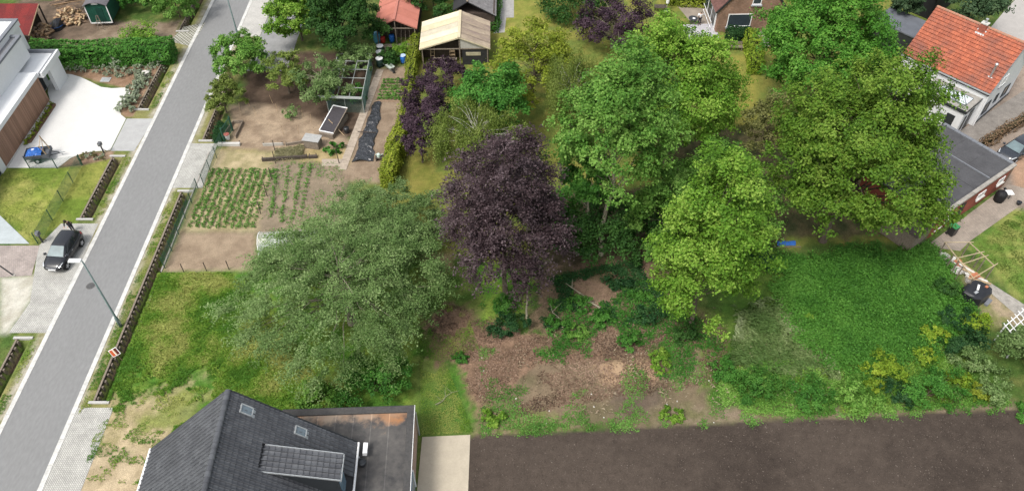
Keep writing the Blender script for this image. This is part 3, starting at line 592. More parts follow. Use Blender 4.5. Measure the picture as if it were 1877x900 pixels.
box_tree('maple_tree', 'maple with a dark hollow among its branches, left of the lawn strip', (1190, 1430, 262, 480), 48.5, LF['maple'], BARK, 28000, .22, 14, ncl=144, clump=.21, limbs=40, trunk=.2, taper=.28)
box_tree('maple_tree', 'yellow-green bushy maple standing in front of the grove at the nettle bed', (1204, 1394, 296, 640), 37.6, LF['lime'], BARK, 42000, .205, 15, ncl=176, clump=.21, limbs=40, trunk=.18, taper=.28, lobes=.42)
box_tree('maple_tree', 'narrow maple between the bushy front maple and the tall maple', (1150, 1302, 320, 540), 44.5, LF['maple'], BARK, 14000, .24, 16, ncl=60, limbs=26, trunk=.15)
box_tree('maple_tree', 'big round olive-green maple overhanging the garage roof', (1398, 1732, 106, 500), 47.2, LF['big'], BARK, 86000, .225, 17, zmin=2.2, ncl=330, clump=.16, limbs=130, trunk=.34, lobes=.18, taper=.2, inner=.3)
box_tree('broadleaf_tree', 'dense fresh green tree left of the orange-roofed house', (1384, 1656, -40, 200), 66.5, LF['fresh'], BARK, 48000, .26, 18, ncl=260, clump=.17, limbs=40, trunk=.3, lobes=.18, taper=.3)
box_tree('thin_tree', 'sparse brownish-green tree between the grove and the round maple', (1362, 1444, 170, 330), 55.5, LF['olive'], BARK, 4200, .22, 19, ncl=46, limbs=40, trunk=.1)
box_tree('birch_tree', 'weeping birch with white branches above and left of the purple beech', (788, 962, 172, 290), 55, LF['birch'], BIRCHB, 22000, .16, 20, zmin=2, style='weep', ncl=60, clump=.24, limbs=50, trunk=.15)
box_tree('birch_tree', 'pale weeping birch with white trunk against the tall maple', (992, 1112, 96, 225), 60, LF['birch'], BIRCHB, 18000, .16, 21, zmin=2, style='weep', ncl=50, clump=.24, limbs=50, trunk=.15)
box_tree('broadleaf_tree', 'rounded fresh green tree behind the weeping birch, right of the purple plums', (824, 966, 114, 270), 60, LF['deep'], BARK, 18000, .24, 22, ncl=80, limbs=24)
box_tree('broadleaf_tree', 'yellow-green open tree on the lawn right of the beige-roofed shed', (896, 1060, 46, 215), 67, LF['yellow'], BARK, 16000, .22, 23, ncl=100, clump=.22, limbs=60)
box_tree('plum_tree', 'purple plum by the hedge, below the beige-roofed shed', (738, 832, 138, 262), 62, LF['plum'], BARK, 12000, .18, 24, ncl=60, limbs=22)
box_tree('plum_tree', 'purple plum spreading in front of the beige-roofed shed', (768, 866, 108, 160), 69, LF['plum'], BARK, 6000, .18, 25, ncl=50, limbs=22)
box_tree('plum_tree', 'dark purple plum nearest the clipped hedge end', (732, 806, 205, 292), 57.5, LF['plum'], BARK, 8000, .18, 26, ncl=46, limbs=20)
box_tree('plum_tree', 'purple-leaved tree with bare twigs at the top of the photo, left of the maple grove', (1056, 1196, -5, 100), 77, LF['plum'], BARKPALE, 10000, .22, 27, ncl=70, limbs=60, trunk=.14)
shrub('dark_shrub', 'dark green shrub behind the purple-leaved tree at the top', (7.2, 83.5), (4.2, 3.0), 5.0, LF['dark'], 6000, .26, 28, ncl=50)
box_tree('roadside_tree', 'small round green tree beside the road lamp', (391, 489, 64, 166), 71.5, LF['maple'], BARK, 13000, .22, 29, ncl=60, limbs=22)
box_tree('roadside_tree', 'small yellow-green tree at the roadside next to the bare soil', (372, 447, 148, 228), 65.2, LF['birch'], BARK, 8000, .18, 30, ncl=46, limbs=22)
box_tree('broadleaf_tree', 'large bright green tree at the top beside the pale parking strip', (496, 604, -20, 128), 78.5, LF['lime'], BARK, 22000, .25, 31, ncl=90, limbs=30)
box_tree('broadleaf_tree', 'large dark green tree left of the red-roofed shed', (566, 692, -15, 132), 76, LF['dark'], BARK, 24000, .25, 32, ncl=96, limbs=30)
box_tree('apple_tree', 'grey-green fruit tree with bare twigs left of the netted cage', (530, 652, 102, 190), 67.5, LF['grey'], BARKPALE, 10000, .18, 33, ncl=60, limbs=50, trunk=.14)
box_tree('apple_tree', 'olive-green fruit tree nearer the road, on the dark garden soil', (484, 562, 96, 182), 68.5, LF['birch'], BARK, 7000, .18, 34, ncl=50, limbs=36, trunk=.13)
box_tree('apple_tree', 'leafy fruit tree overhanging the far end of the netted cage', (608, 694, 80, 138), 72.5, LF['grey'], BARK, 7000, .18, 35, ncl=50, limbs=36, trunk=.12)
box_tree('conifer_tree', 'dark bluish conifer between the two shed roofs', (746, 842, -45, 36), 83.4, LF['dark'], BARK, 12000, .22, 36, ncl=80, limbs=20)
box_tree('broadleaf_tree', 'dark evergreen at the top left of the orange roof', (1636, 1684, -40, 82), 80, LF['conifer'], BARK, 9000, .24, 37, ncl=60, limbs=16)
box_tree('broadleaf_tree', 'dark rounded evergreen behind the orange roof ridge', (1734, 1842, -60, 48), 79.5, LF['conifer'], BARK, 15000, .26, 38, ncl=90, limbs=16)
box_tree('broadleaf_tree', 'leafy tree overhanging the green wagon', (196, 292, -45, 42), 86.5, LF['deep'], BARK, 12000, .23, 39, ncl=60, limbs=20)
box_tree('broadleaf_tree', 'leafy green tree between the green wagon and the road', (268, 372, -40, 46), 83.4, LF['maple'], BARK, 12000, .23, 40, ncl=56, limbs=20)
box_tree('broadleaf_tree', 'dark leafy tree at the top edge beyond the log pile', (98, 190, -50, 6), 92, LF['dark'], BARK, 6000, .27, 41, ncl=46, limbs=14)
shrub('leafy_shrub', 'pale green bush at the road end of the clipped hedge', (-41.6, 77.6), (2.4, 1.9), 2.5, LF['lime'], 4000, .18, 42, ncl=40)
shrub('leafy_shrub', 'round bush by the ditch end at the end of the clipped hedge', (-39.2, 75.4), (1.1, 1.2), 2.1, LF['deep'], 2000, .18, 43)
box_tree('broadleaf_tree', 'overgrown green bush at the right edge over the dark field', (1815, 1960, 610, 780), 33.5, LF['grey'], BARK, 16000, .18, 44, ncl=70, limbs=20, cat='bush')
box_tree('broadleaf_tree', 'dark green bush at the lower right edge of the dark field', (1838, 1960, 740, 840), 29.5, LF['deep'], BARK, 6000, .18, 45, ncl=40, limbs=14, cat='bush')
# understorey right of the beech
for i, (px, py, rx, h, lf, lab) in enumerate([(1050, 470, 2.4, 4.6, 'dark', 'dark shrub beneath the beech\'s right side'), (1105, 445, 2.8, 5.2, 'dark', 'dark shrub behind the bare maple trunks'), (1165, 455, 2.6, 4.8, 'dark', 'dark shrub right of the bare maple trunks'), (1230, 460, 2.6, 4.4, 'dark', 'dark shrub in the shade of the grove'), (1015, 425, 2.4, 4.2, 'deep', 'green shrub behind the beech\'s right shoulder'), (1385, 470, 1.6, 1.1, 'ivy', 'low dark bramble near the blue tarp'), (1340, 450, 2.4, 3.2, 'dark', 'dark shrub behind the bushy front maple')]):
    shrub('understorey_shrub', lab, tp(px, py), rx, h, LF[lf], 5200, .22, 60 + i, ncl=46)
# hedges
hedge('clipped_hedge', 'long clipped dark green hedge behind the white driveway', [tp(66, 114), tp(180, 116), tp(322, 109)], 2.2, 2.2, LF['deep'], 15000, .2, 71)
hedge('clipped_hedge', 'tall lime-green hedge between the vegetable beds and the plums', [tp(712, 345), tp(735, 262)], 1.2, 2.0, LF['yellow'], 7000, .17, 72)
hedge('clipped_hedge', 'thin light green hedge running back to the red-roofed shed', [tp(737, 255), tp(752, 165), tp(764, 84)], .9, 1.6, LF['yellow'], 6500, .17, 73)
hedge('clipped_hedge', 'low dark hedge under the brick house window', [tp(1330, 72), tp(1372, 74)], .9, 1.5, LF['ivy'], 2600, .17, 74)
hedge('clipped_hedge', 'golden-yellow hedge beside the narrow lawn strip', [tp(1375, 77), tp(1384, 138)], 1.4, 1.7, LF['gold'], 4600, .17, 75)
hedge('clipped_hedge', 'green hedge along the paved path beside the grey-roofed outbuilding', [tp(906, 60), tp(910, -20)], 1.0, 1.2, LF['deep'], 3000, .17, 76)
hedge('clipped_hedge', 'yellow-green hedge beyond the terrace left of the brick house', [tp(1222, 6), tp(1290, 8)], 1.6, 1.6, LF['yellow'], 2600, .2, 77)
hedge('clipped_hedge', 'low hedge on the grass beyond the orange roof\'s left corner', [tp(1668, 18), tp(1712, 30)], .9, .9, LF['dark'], 1400, .18, 78)
# shrubs and tall weeds on the plot
sh = [(1150, 634, .75, 1.1, 'deep', 'round bright green shrub alone on the brown leaf litter'), (1205, 660, .7, .7, 'lime', 'small lime shrub right of the round shrub on the leaf litter'), (1213, 678, .6, .45, 'lime', 'low lime weed patch below the small lime shrub'),
      (1375, 720, 1.5, 1.7, 'deep', 'leafy shrub at the lower edge of the plot left of the yellow weeds'), (1400, 714, .9, 1.2, 'maple', 'fresh green shrub growing against the leafy lower-edge shrub'), (1330, 690, 1.2, .9, 'deep', 'low green shrub at the left end of the lower weeds'),
      (1695, 725, 1.9, 2.2, 'deep', 'large dark round shrub on the lower right of the plot'), (1560, 735, 1.6, 1.4, 'maple', 'green shrub between the yellow weeds and the field'), (1480, 735, 1.4, 1.0, 'deep', 'low green weeds by the field left of the yellow-flowered shrub'),
      (1615, 690, 1.3, 1.2, 'gold', 'yellow-leaved shrub in the middle of the lower right weeds'), (1600, 712, .7, .7, 'gold', 'small golden shrub below the yellow-leaved shrub'), (1690, 660, .7, .9, 'gold', 'small golden shrub above the large dark round shrub'), (1755, 700, .8, .8, 'gold', 'golden shrub right of the large dark round shrub'),
      (1640, 735, 1.3, 1.2, 'ivy', 'dark green shrub left of the large dark round shrub'), (1765, 640, 1.6, 1.2, 'ivy', 'dark green bramble near the right end of the plot'), (1790, 680, 1.5, 1.3, 'grey', 'grey-green bramble near the right-hand boundary'), (1745, 590, 1.3, .9, 'ivy', 'dark bramble below the timber frame'), (1730, 540, 1.0, .9, 'dark', 'dark weeds by the left foot of the timber frame'),
      (1710, 625, 1.0, .7, 'gold', 'yellow weeds right of the nettle bed'), (1790, 600, 1.1, .8, 'gold', 'golden weeds beside the white trellis'), (1480, 585, .4, .5, 'lime', 'single light shrub in the middle of the nettle bed'), (1815, 725, 1.2, 1.5, 'grey', 'grey-green shrub at the lower right corner of the plot'), (1790, 725, .8, .8, 'yellow', 'yellow-green weeds at the lower right corner of the plot'),
      (1255, 620, 1.0, .9, 'dark', 'dark shrub at the foot of the bushy front maple'), (1190, 585, 1.0, .9, 'ivy', 'dark ivy mound left of the bushy front maple'), (1130, 520, 1.0, .8, 'ivy', 'ivy mound below the bare maple trunks'), (1060, 560, .9, .7, 'deep', 'green weeds on the litter right of the thin stem'), (1020, 600, .9, .6, 'deep', 'green weeds right of the ivy mound'), (1058, 615, .8, .5, 'maple', 'light weeds on the litter below the fallen branch'), (1105, 590, .9, .6, 'deep', 'green weeds beside the fallen branch'), (1175, 550, .8, .6, 'deep', 'green weeds above the ivy mound near the front maple'), (1230, 765, .8, .35, 'lime', 'low light green weeds at the field edge in the middle'), (905, 770, .9, .3, 'lime', 'low green tuft at the field edge beside the terrace'), (845, 660, .5, .4, 'deep', 'small tuft on the lawn left of the leaf litter')]
for i, (px, py, rx, h, lf, lab) in enumerate(sh):
    shrub('wild_shrub', lab, tp(px, py), (rx * 1.2, rx), h * 1.3, LF[lf], int(600 + 1100 * rx * rx), .15, 100 + i, cat='shrub')
# uncountable growth
PLOT_G = G2([(288, 502), (420, 500), (560, 650), (620, 760), (330, 790), (270, 800), (185, 735), (222, 640)])
def soft_edge(pts, seed, w=3.5):
    pl = G2(pts); return lambda x, y: sdist(x, y, pl) > (fbm(x * .7, y * .7, seed + 77, 3) * .7 + np.random.default_rng(seed).random(len(x)) * .5) * w - w * .35
def noisy(seed, thr, sc=.5): return lambda x, y: fbm(x * sc, y * sc, seed, 3) > thr
def left_grass(x, y):
    s = sdist(x, y, G2([(190, 738), (300, 700), (395, 690), (330, 790), (270, 850), (150, 830)])); q = fbm(x * .6, y * .6, 3, 3) * .6 + fbm(x * 2.4, y * 2.4, 31, 2) * .4
    return (s < -.2 + (q - .5) * 9 - rng.random(len(x)) * 1.2)
grass_blades('meadow_grass', 'long wild green grass covering the roadside end of the plot', PLOT_G, 70000, .26, LF['grass'], 1, left_grass)
grass_blades('meadow_tufts', 'scattered green grass tufts on the sandy lower left of the plot', G2([(190, 735), (400, 650), (420, 720), (270, 890), (150, 880)]), 9000, .16, LF['grass'], 12, noisy(33, .54, 1.1))
grass_blades('lawn_grass', 'short green grass strip beside the concrete terrace', G2([(768, 560), (850, 560), (880, 640), (815, 660), (868, 792), (772, 798)]), 14000, .1, LF['grass'], 2, noisy(5, .38))
grass_blades('lawn_grass', 'mown yellow-green lawn left of the road', G2([(0, 314), (150, 306), (235, 286), (175, 408), (110, 408), (60, 443), (0, 395)]), 16000, .08, LF['birch'], 13, noisy(15, .3, .8))
grass_blades('lawn_grass', 'rough green lawn right of the rubble and timber skeleton', G2([(1790, 450), (1877, 378), (1960, 378), (1960, 590), (1880, 550)]), 10000, .12, LF['birch'], 14, noisy(16, .35, .8))
for k_, (x0_, x1_, l_) in enumerate(((-31.3, -30.6, 'weedy grass on the verge between road and long ditch'), (-37.4, -36.7, 'weedy grass on the left verge of the road'))):
    grass_blades('verge_grass', l_, [(x0_, 30), (x1_, 30), (x1_, 75), (x0_, 75)], 9000, .12, LF['grass'], 15 + k_, lambda x, y, f=noisy(17, .42, 1.1), xx=x0_: f(x, y) & ~((y > 53.3) & (y < 61) & (xx > -35)) & ~(((y > 58.2) & (y < 65.8)) | ((y > 36.6) & (y < 50)) & (xx < -35)))
ground_leaves('nettle_bed', 'thick bed of green nettles under the round maple', 'nettles', G2([(1385, 470), (1560, 450), (1716, 442), (1800, 590), (1720, 670), (1560, 710), (1450, 640)]), 17000, .6, .17, LF['nettle'], 7, 3, mask=soft_edge([(1385, 470), (1560, 450), (1716, 442), (1800, 590), (1720, 670), (1560, 710), (1450, 640)], 3))
ground_leaves('weed_cover', 'mixed green weeds along the lower edge of the plot', 'weeds', G2([(1310, 690), (1420, 660), (1560, 690), (1720, 650), (1850, 740), (1500, 764), (1330, 758)]), 8000, .26, .14, LF['maple'], 5, 4, mask=noisy(8, .42))
ground_leaves('yellow_weeds', 'yellowish flowering weeds in the lower right of the plot', 'weeds', G2([(1440, 690), (1560, 660), (1720, 610), (1840, 735), (1500, 760)]), 4000, .3, .13, LF['lime'], 5, 6, mask=noisy(14, .57, .6))
grass_blades('dry_grass', 'pale green grass between the front maple and the nettle bed', G2([(1340, 560), (1440, 540), (1530, 650), (1540, 700), (1330, 680)]), 18000, .4, LF['palegrass'], 7, soft_edge([(1340, 560), (1440, 540), (1530, 650), (1540, 700), (1330, 680)], 7))
ground_leaves('leaf_litter', 'brown dead leaves strewn over the bare middle of the plot', 'leaf litter', G2([(780, 590), (830, 560), (920, 590), (1060, 640), (1180, 550), (1330, 600), (1330, 700), (1120, 730), (900, 770), (850, 700)]), 15000, .03, .15, LF['litter'], 2, 8, mask=noisy(6, .38))
ground_leaves('ivy_cover', 'dark ivy spreading over the ground right of the beech', 'ivy', G2([(960, 520), (1190, 470), (1230, 580), (1100, 610), (1000, 600)]), 5200, .2, .16, LF['ivy'], 5, 9, mask=noisy(12, .47))
ground_leaves('seedling_weeds', 'sparse green seedlings dotted over the bare soil', 'weeds', G2([(880, 640), (1330, 620), (1330, 765), (880, 790)]), 7000, .1, .12, LF['crop'], 4, 10, mask=noisy(21, .53, .45))
ground_leaves('margin_weeds', 'ragged weeds along the edge of the ploughed field', 'weeds', G2([(880, 784), (1300, 765), (1850, 740), (1850, 758), (1300, 785), (880, 802)]), 2600, .14, .12, LF['crop'], 4, 18, mask=noisy(41, .52, 1.1))
ground_leaves('nettle_tops', 'taller lighter stems rising out of the nettle bed', 'nettles', G2([(1400, 475), (1560, 455), (1712, 445), (1790, 580), (1700, 650), (1560, 690), (1470, 620)]), 1800, .85, .16, LF['nettle'], 5, 19, mask=noisy(43, .52, .7))
grass_blades('dead_stems', 'pale dead stems poking through the litter and weeds', G2([(860, 600), (1330, 560), (1540, 640), (1840, 730), (1330, 755), (880, 770)]), 3600, .22, leafmat('dead_stem', (.12, .085, .055), (.22, .165, .11), (.34, .28, .2), .1), 20, noisy(45, .5, .9))
ground_leaves('forest_herbs', 'patchy green herbs over the litter in the middle of the plot', 'weeds', G2([(880, 560), (1050, 500), (1230, 520), (1330, 640), (1250, 700), (1000, 660)]), 6000, .22, .14, LF['deep'], 5, 22, mask=noisy(47, .53, .55))
# ---------------------------------------------------------------- front house with dark tiled roof
def tilemat(name, a, b, rough=.7, big=None):
    m = bpy.data.materials.new(name); m.use_nodes = True; nt = m.node_tree; L = nt.links.new; p = nt.nodes['Principled BSDF']; p.inputs['Roughness'].default_value = rough; p.inputs['Specular IOR Level'].default_value = .35
    ge = nn(nt, 'ShaderNodeNewGeometry'); oi = nn(nt, 'ShaderNodeObjectInfo'); ad = nn(nt, 'ShaderNodeMath', operation='ADD'); L(ge.outputs['Random Per Island'], ad.inputs[0]); L(oi.outputs['Random'], ad.inputs[1]); fr = nn(nt, 'ShaderNodeMath', operation='FRACT'); L(ad.outputs[0], fr.inputs[0])
    mx = nn(nt, 'ShaderNodeMix', data_type='RGBA'); mx.inputs['A'].default_value = (*a, 1); mx.inputs['B'].default_value = (*b, 1); L(fr.outputs[0], mx.inputs['Factor']); out = mx.outputs['Result']
    n = nn(nt, 'ShaderNodeTexNoise'); n.inputs['Scale'].default_value = .55; n.inputs['Detail'].default_value = 7; n.inputs['Roughness'].default_value = .7; L(ge.outputs['Position'], n.inputs['Vector']); mr = nn(nt, 'ShaderNodeMapRange'); mr.inputs['From Min'].default_value = .42; mr.inputs['From Max'].default_value = .68; L(n.outputs['Fac'], mr.inputs['Value'])
    m2 = nn(nt, 'ShaderNodeMix', data_type='RGBA'); L(mr.outputs[0], m2.inputs['Factor']); L(out, m2.inputs['A']); m2.inputs['B'].default_value = (*(big or tuple(x * .8 for x in a)), 1); L(m2.outputs['Result'], p.inputs['Base Color']); MATS[name] = m
    return m
BRICKP = brickmat('pink_brick', (.5, .31, .24), (.38, .22, .17), (.5, .45, .4), 2.4, .5, .16, .02, var=.2)
TILE = tilemat('anthracite_tile', (.07, .073, .082), (.105, .11, .12), .5)
BITUM = mat('bitumen', (.045, .045, .047), .85, .4, .7, c2=(.085, .08, .075), fine=.2)
def front_house():
    O = Vector((-16.55, 25.26, 0)); rz = R(2.2)
    t = thing('tiled_house', 'brick house with dark tiled roof and flat-roofed extension at the bottom', 'house', O, rz)
    M = Matrix.Translation(O) @ Matrix.Rotation(rz, 4, 'Z'); Mi = M.inverted()
    E, RZ, HW, LEN = 4.0, 10.5, 6.5, 15.0
    # walls
    s = MB(); s.bb(-6.1, 6.1, -LEN + .3, -.3, -.2, 4.0)
    s.add([(-6.1, -.3, 4.0), (6.1, -.3, 4.0), (0, -.3, 10.1), (-6.1, -LEN + .3, 4.0), (6.1, -LEN + .3, 4.0), (0, -LEN + .3, 10.1)], [(1, 0, 2), (3, 4, 5), (0, 3, 5, 2), (4, 1, 2, 5)])
    s.build('wall', BRICKP, t)
    # roof: two deck slabs
    roof = None; s = MB()
    for sg in (-1, 1):
        q = [(sg * HW, 0, E - .21), (0, 0, RZ - .21), (0, -LEN, RZ - .21), (sg * HW, -LEN, E - .21)]
        if sg < 0: q = q[::-1]
        s.slab(q[::-1], .12)
    roof = s.build('roof', mat('roof_deck', (.03, .03, .032), .9, .2, 3), t, fix=True)
    # tiles: pan with a roll on one side
    def tile_mesh(mb, Mt):
        w, L, th = .3, .4, .022; prof = [(-.143, .03), (-.115, .09), (-.07, .085), (-.045, .01), (.1, .01), (.143, .03)]
        vs = []
        for yy, zz in ((0, .055), (L, 0)):
            for x_, h in prof: vs.append(Mt @ Vector((x_, yy, h + zz)))
        for x_, h in prof: vs.append(Mt @ Vector((x_, 0, h + .055 - th - .05)))
        n = len(prof); fs = [(i, i + 1, n + i + 1, n + i) for i in range(n - 1)] + [(2 * n + i, 2 * n + i + 1, i + 1, i) for i in range(n - 1)]
        mb.add(vs, fs)
    mb = MB(); tile_mesh(mb, Matrix.Identity(4)); one = mb.build('tile', TILE, roof); me = one.data; first = True
    SL = math.hypot(HW, RZ - E); rows = 27; cols = int(LEN / .3); st = SL / rows
    stuff = MB(); cnt = 0; cand = []
    def dormer_zone(sg, x, y): return sg > 0 and x > 2.1 and DY1 + .15 < y < DY0 - .1
    N_R = Vector((1, 0, 1)).normalized(); P_R = M @ Vector((HW, 0, E)); nW = (M.to_3x3() @ Vector(((RZ - E), 0, HW))).normalized()
    A = Mi @ RP(490, 817, P_R, nW); B = Mi @ RP(473, 862, P_R, nW); DY0, DY1 = A.y, B.y
    for sg in (-1, 1):
        for i in range(rows):
            for j in range(cols):
                f = (i + .0) * st / SL; x = sg * (HW * (1 - f)); z = E + (RZ - E) * f; y = -.15 - j * .3
                if y < -9 and i % 1 == 0 and y < -10: continue
                if dormer_zone(sg, abs(x), y): continue
                up = Vector((-sg * HW, 0, RZ - E)).normalized(); nr = Vector((sg * (RZ - E), 0, HW)).normalized(); sx = up.cross(nr)
                Mt = Matrix.Translation(Vector((x, y, z)) + nr * .012) @ Matrix(((sx.x, up.x, nr.x, 0), (sx.y, up.y, nr.y, 0), (sx.z, up.z, nr.z, 0), (0, 0, 0, 1)))
                cand.append((sg, i, j, Mt))
    # the ones that show largest: upper rows nearest the gable on the camera side
    cand.sort(key=lambda c: (0 if c[0] > 0 else 1, c[2] // 12, -c[1]))
    for k, (sg, i, j, Mt) in enumerate(cand):
        if k < 300:
            o = one if k == 0 else one.copy()
            if k: col.objects.link(o)
            o.parent = roof; o.matrix_local = Mt @ Matrix.Rotation(random.uniform(-.008, .008), 4, 'Z')
        else: tile_mesh(stuff, Mt)
    tag(stuff.build('roof_tiles', TILE, roof), kind='stuff')
    # ridge tiles
    s = MB(); n = 9; vs = []
    for yy, rr in ((0, .17), (-.36, .2)):
        for k in range(n): a = math.pi * k / (n - 1); vs.append((rr * math.cos(a), yy, rr * math.sin(a) * .8))
    s.add(vs, [(i, i + 1, n + i + 1, n + i) for i in range(n - 1)] + [tuple(range(n, 2 * n)), tuple(reversed(range(n)))])
    rt = s.build('ridge_tile', TILE, roof)
    for k in range(28):
        o = rt if k == 0 else rt.copy()
        if k: col.objects.link(o)
        o.parent = roof; o.location = (0, .02 - k * .34, RZ + .02)
    # verge boards, gutter
    for sg in (-1, 1):
        MB().bar((sg * HW, .05, E + .0), (0, .05, RZ - .02), .06, .22).build('verge_board', DARKMETAL, roof)
    MB().tube([(-HW - .12, .05, E + .03), (-HW - .12, -LEN, E + .03)], .09, 8).build('gutter', WHITEP, t)
    MB().tube([(HW + .15, .05, E - .06), (HW + .15, -LEN, E - .06)], .075, 8).build('gutter', WHITEP, t)
    # skylights
    up = Vector((-HW, 0, RZ - E)).normalized(); nr = Vector((RZ - E, 0, HW)).normalized(); sx = up.cross(nr); B3 = Matrix(((sx.x, up.x, nr.x), (sx.y, up.y, nr.y), (sx.z, up.z, nr.z)))
    for px, py in ((450, 753), (549, 792)):
        c = Mi @ RP(px, py, P_R, nW); w = MB()
        for a, b, d in (((-.27, 0), (.06, .8), 0), ((.27, 0), (.06, .8), 0), ((0, .38), (.6, .06), 0), ((0, -.38), (.6, .06), 0)): w.box(c + B3 @ Vector((a[0], a[1], .1)), (b[0], b[1], .16), B3)
        f = w.build('skylight', GALV, t); MB().box(c + B3 @ Vector((0, 0, .12)), (.5, .72, .02), B3).build('pane', mat('skylight_glass', (.13, .17, .2), .08, .2, 2, spec=.8), f)
        MB().box(c + B3 @ Vector((0, -.5, .075)), (.7, .2, .02), B3).build('flashing', GALV, f)
    # dormer: shallow roof over a cheek coloured dark to stand in for its shade
    C = (M.inverted() @ G(636, 852, 5.0)); fx = 6.35; za = RZ - A.x * (RZ - E) / HW; zf = za - 1.35 * (fx - A.x) / 4.2; zf = max(zf, 5.2)
    d = MB(); d.slab([(A.x - .05, DY1, za + .05), (fx, DY1, zf), (fx, DY0, zf), (A.x - .05, DY0, za + .05)], .14); dr = d.build('dormer_roof', TILE, t)
    dv = Vector((fx - A.x, 0, zf - za)); dl = dv.length; du = -dv.normalized(); dn = Vector((-du.z, 0, du.x)); dn = dn if dn.z > 0 else -dn; ds = du.cross(dn); tiles = MB(); r_ = int(dl / .34)
    nt = int((DY0 - DY1) / .3)
    for i in range(r_ + 1):
        for j in range(nt):
            p = Vector((fx, DY0 - .15 - j * (DY0 - DY1) / nt, zf)) + du * (i * dl / (r_ + .3)) + dn * .015
            Mt = Matrix.Translation(p) @ Matrix(((ds.x, du.x, dn.x, 0), (ds.y, du.y, dn.y, 0), (ds.z, du.z, dn.z, 0), (0, 0, 0, 1))); tiles_o = one.copy(); col.objects.link(tiles_o); tiles_o.parent = dr; tiles_o.matrix_local = Mt
            tiles_o.scale = (1, 1, 1)
    for yy in (DY0 + .03, DY1 - .03): MB().bar((A.x - .1, yy, za + .1), (fx + .05, yy, zf + .04), .05, .12).build('dormer_trim', GALV, t)
    MB().tube([(fx + .08, DY0 + .05, zf - .03), (fx + .08, DY1 - .05, zf - .03)], .05, 8).build('gutter', GALV, dr)
    w = MB(); w.add([(A.x + .3, DY0 - .12, za - .25), (fx - .2, DY0 - .12, zf - .16), (fx - .2, DY0 - .12, E - .3), (A.x + .3, DY1 + .12, za - .25), (fx - .2, DY1 + .12, zf - .16), (fx - .2, DY1 + .12, E - .3)], [(0, 1, 2), (5, 4, 3), (1, 4, 5, 2)])
    w.build('dormer_wall', DARKMETAL, t)  # dark colour here paints in the shadow below the dormer edge
    MB().bb(fx - .2, fx - .15, DY1 + .35, DY0 - .35, E + .25, zf - .25).build('dormer_window', mat('bluish_glass', (.2, .3, .38), .1, .2, 2, spec=.7), t)
    # flat-roofed extension
    x0, x1, y0, y1, z = 1.2, 10.0, -14, 3.0, 3.25
    MB().bb(x0, x1, y0, y1, -.2, z - .12).build('extension_wall', BRICKP, t)
    fr = MB().bb(x0 + .1, x1 - .1, y0, y1 - .1, z - .12, z - .06).build('flat_roof', flatroof_mat(), t)
    c = MB(); c.bb(x0 - .05, x1 - .42, y1 - .42, y1 + .06, z - .13, z + .06); c.build('parapet', BITUM, t)
    MB().bb(x1 - .42, x1 + .06, y0, y1 + .06, z - .13, z + .065).build('parapet', BITUM, t)
    MB().bb(x1 + .06, x1 + .09, y0, y1 + .09, z - .16, z + .08).build('edge_trim', WHITEP, t)
    MB().bb(x0 - .05, x1 + .06, y1 + .06, y1 + .09, z - .16, z + .07).build('edge_trim', DARKMETAL, t)
    MB().bb(x1, x1 + .06, -3.8, -1.2, .3, 2.3).build('window', mat('bluish_glass', (.2, .3, .38), .1), t)
    for yy in (-1.25, -3.8): MB().bb(x1 - .02, x1 + .1, yy - .06, yy + .06, .2, 2.4).build('window_frame', WHITEP, t)
    MB().tube([(x1 + .12, 2.7, 0.0), (x1 + .12, 2.7, 3.0)], .05, 8).build('downpipe', GALV, t)
    # brick ledge beside the dormer
    MB().bb(6.1, 6.5, -5.4, -.35, 3.26, 3.95).build('brick_upstand', BRICKP, t)
    # roof vents
    q = Mi @ G(671, 828, 3.3); MB().box(q + Vector((0, 0, .38)), (.28, .75, .35), Matrix.Rotation(.12, 3, 'Y')).bb(q.x - .08, q.x + .08, q.y - .1, q.y + .1, 3.18, 3.5).build('vent_box', WHITEP, t)
    q = Mi @ G(664, 849, 3.4); MB().lathe([(.18, 3.18), (.18, 3.5), (.27, 3.52), (.27, 3.62), (.2, 3.66), (.2, 3.6)], (q.x, q.y, 0), 16).build('vent_pipe', DARKMETAL, t)
    q = Mi @ G(659, 840, 3.3); MB().tube([(q.x, q.y, 3.18), (q.x, q.y, 3.5), (q.x - .25, q.y + .1, 3.62), (q.x - .5, q.y + .2, 3.6)], .05, 8).build('drain_pipe', GALV, t)
    return t
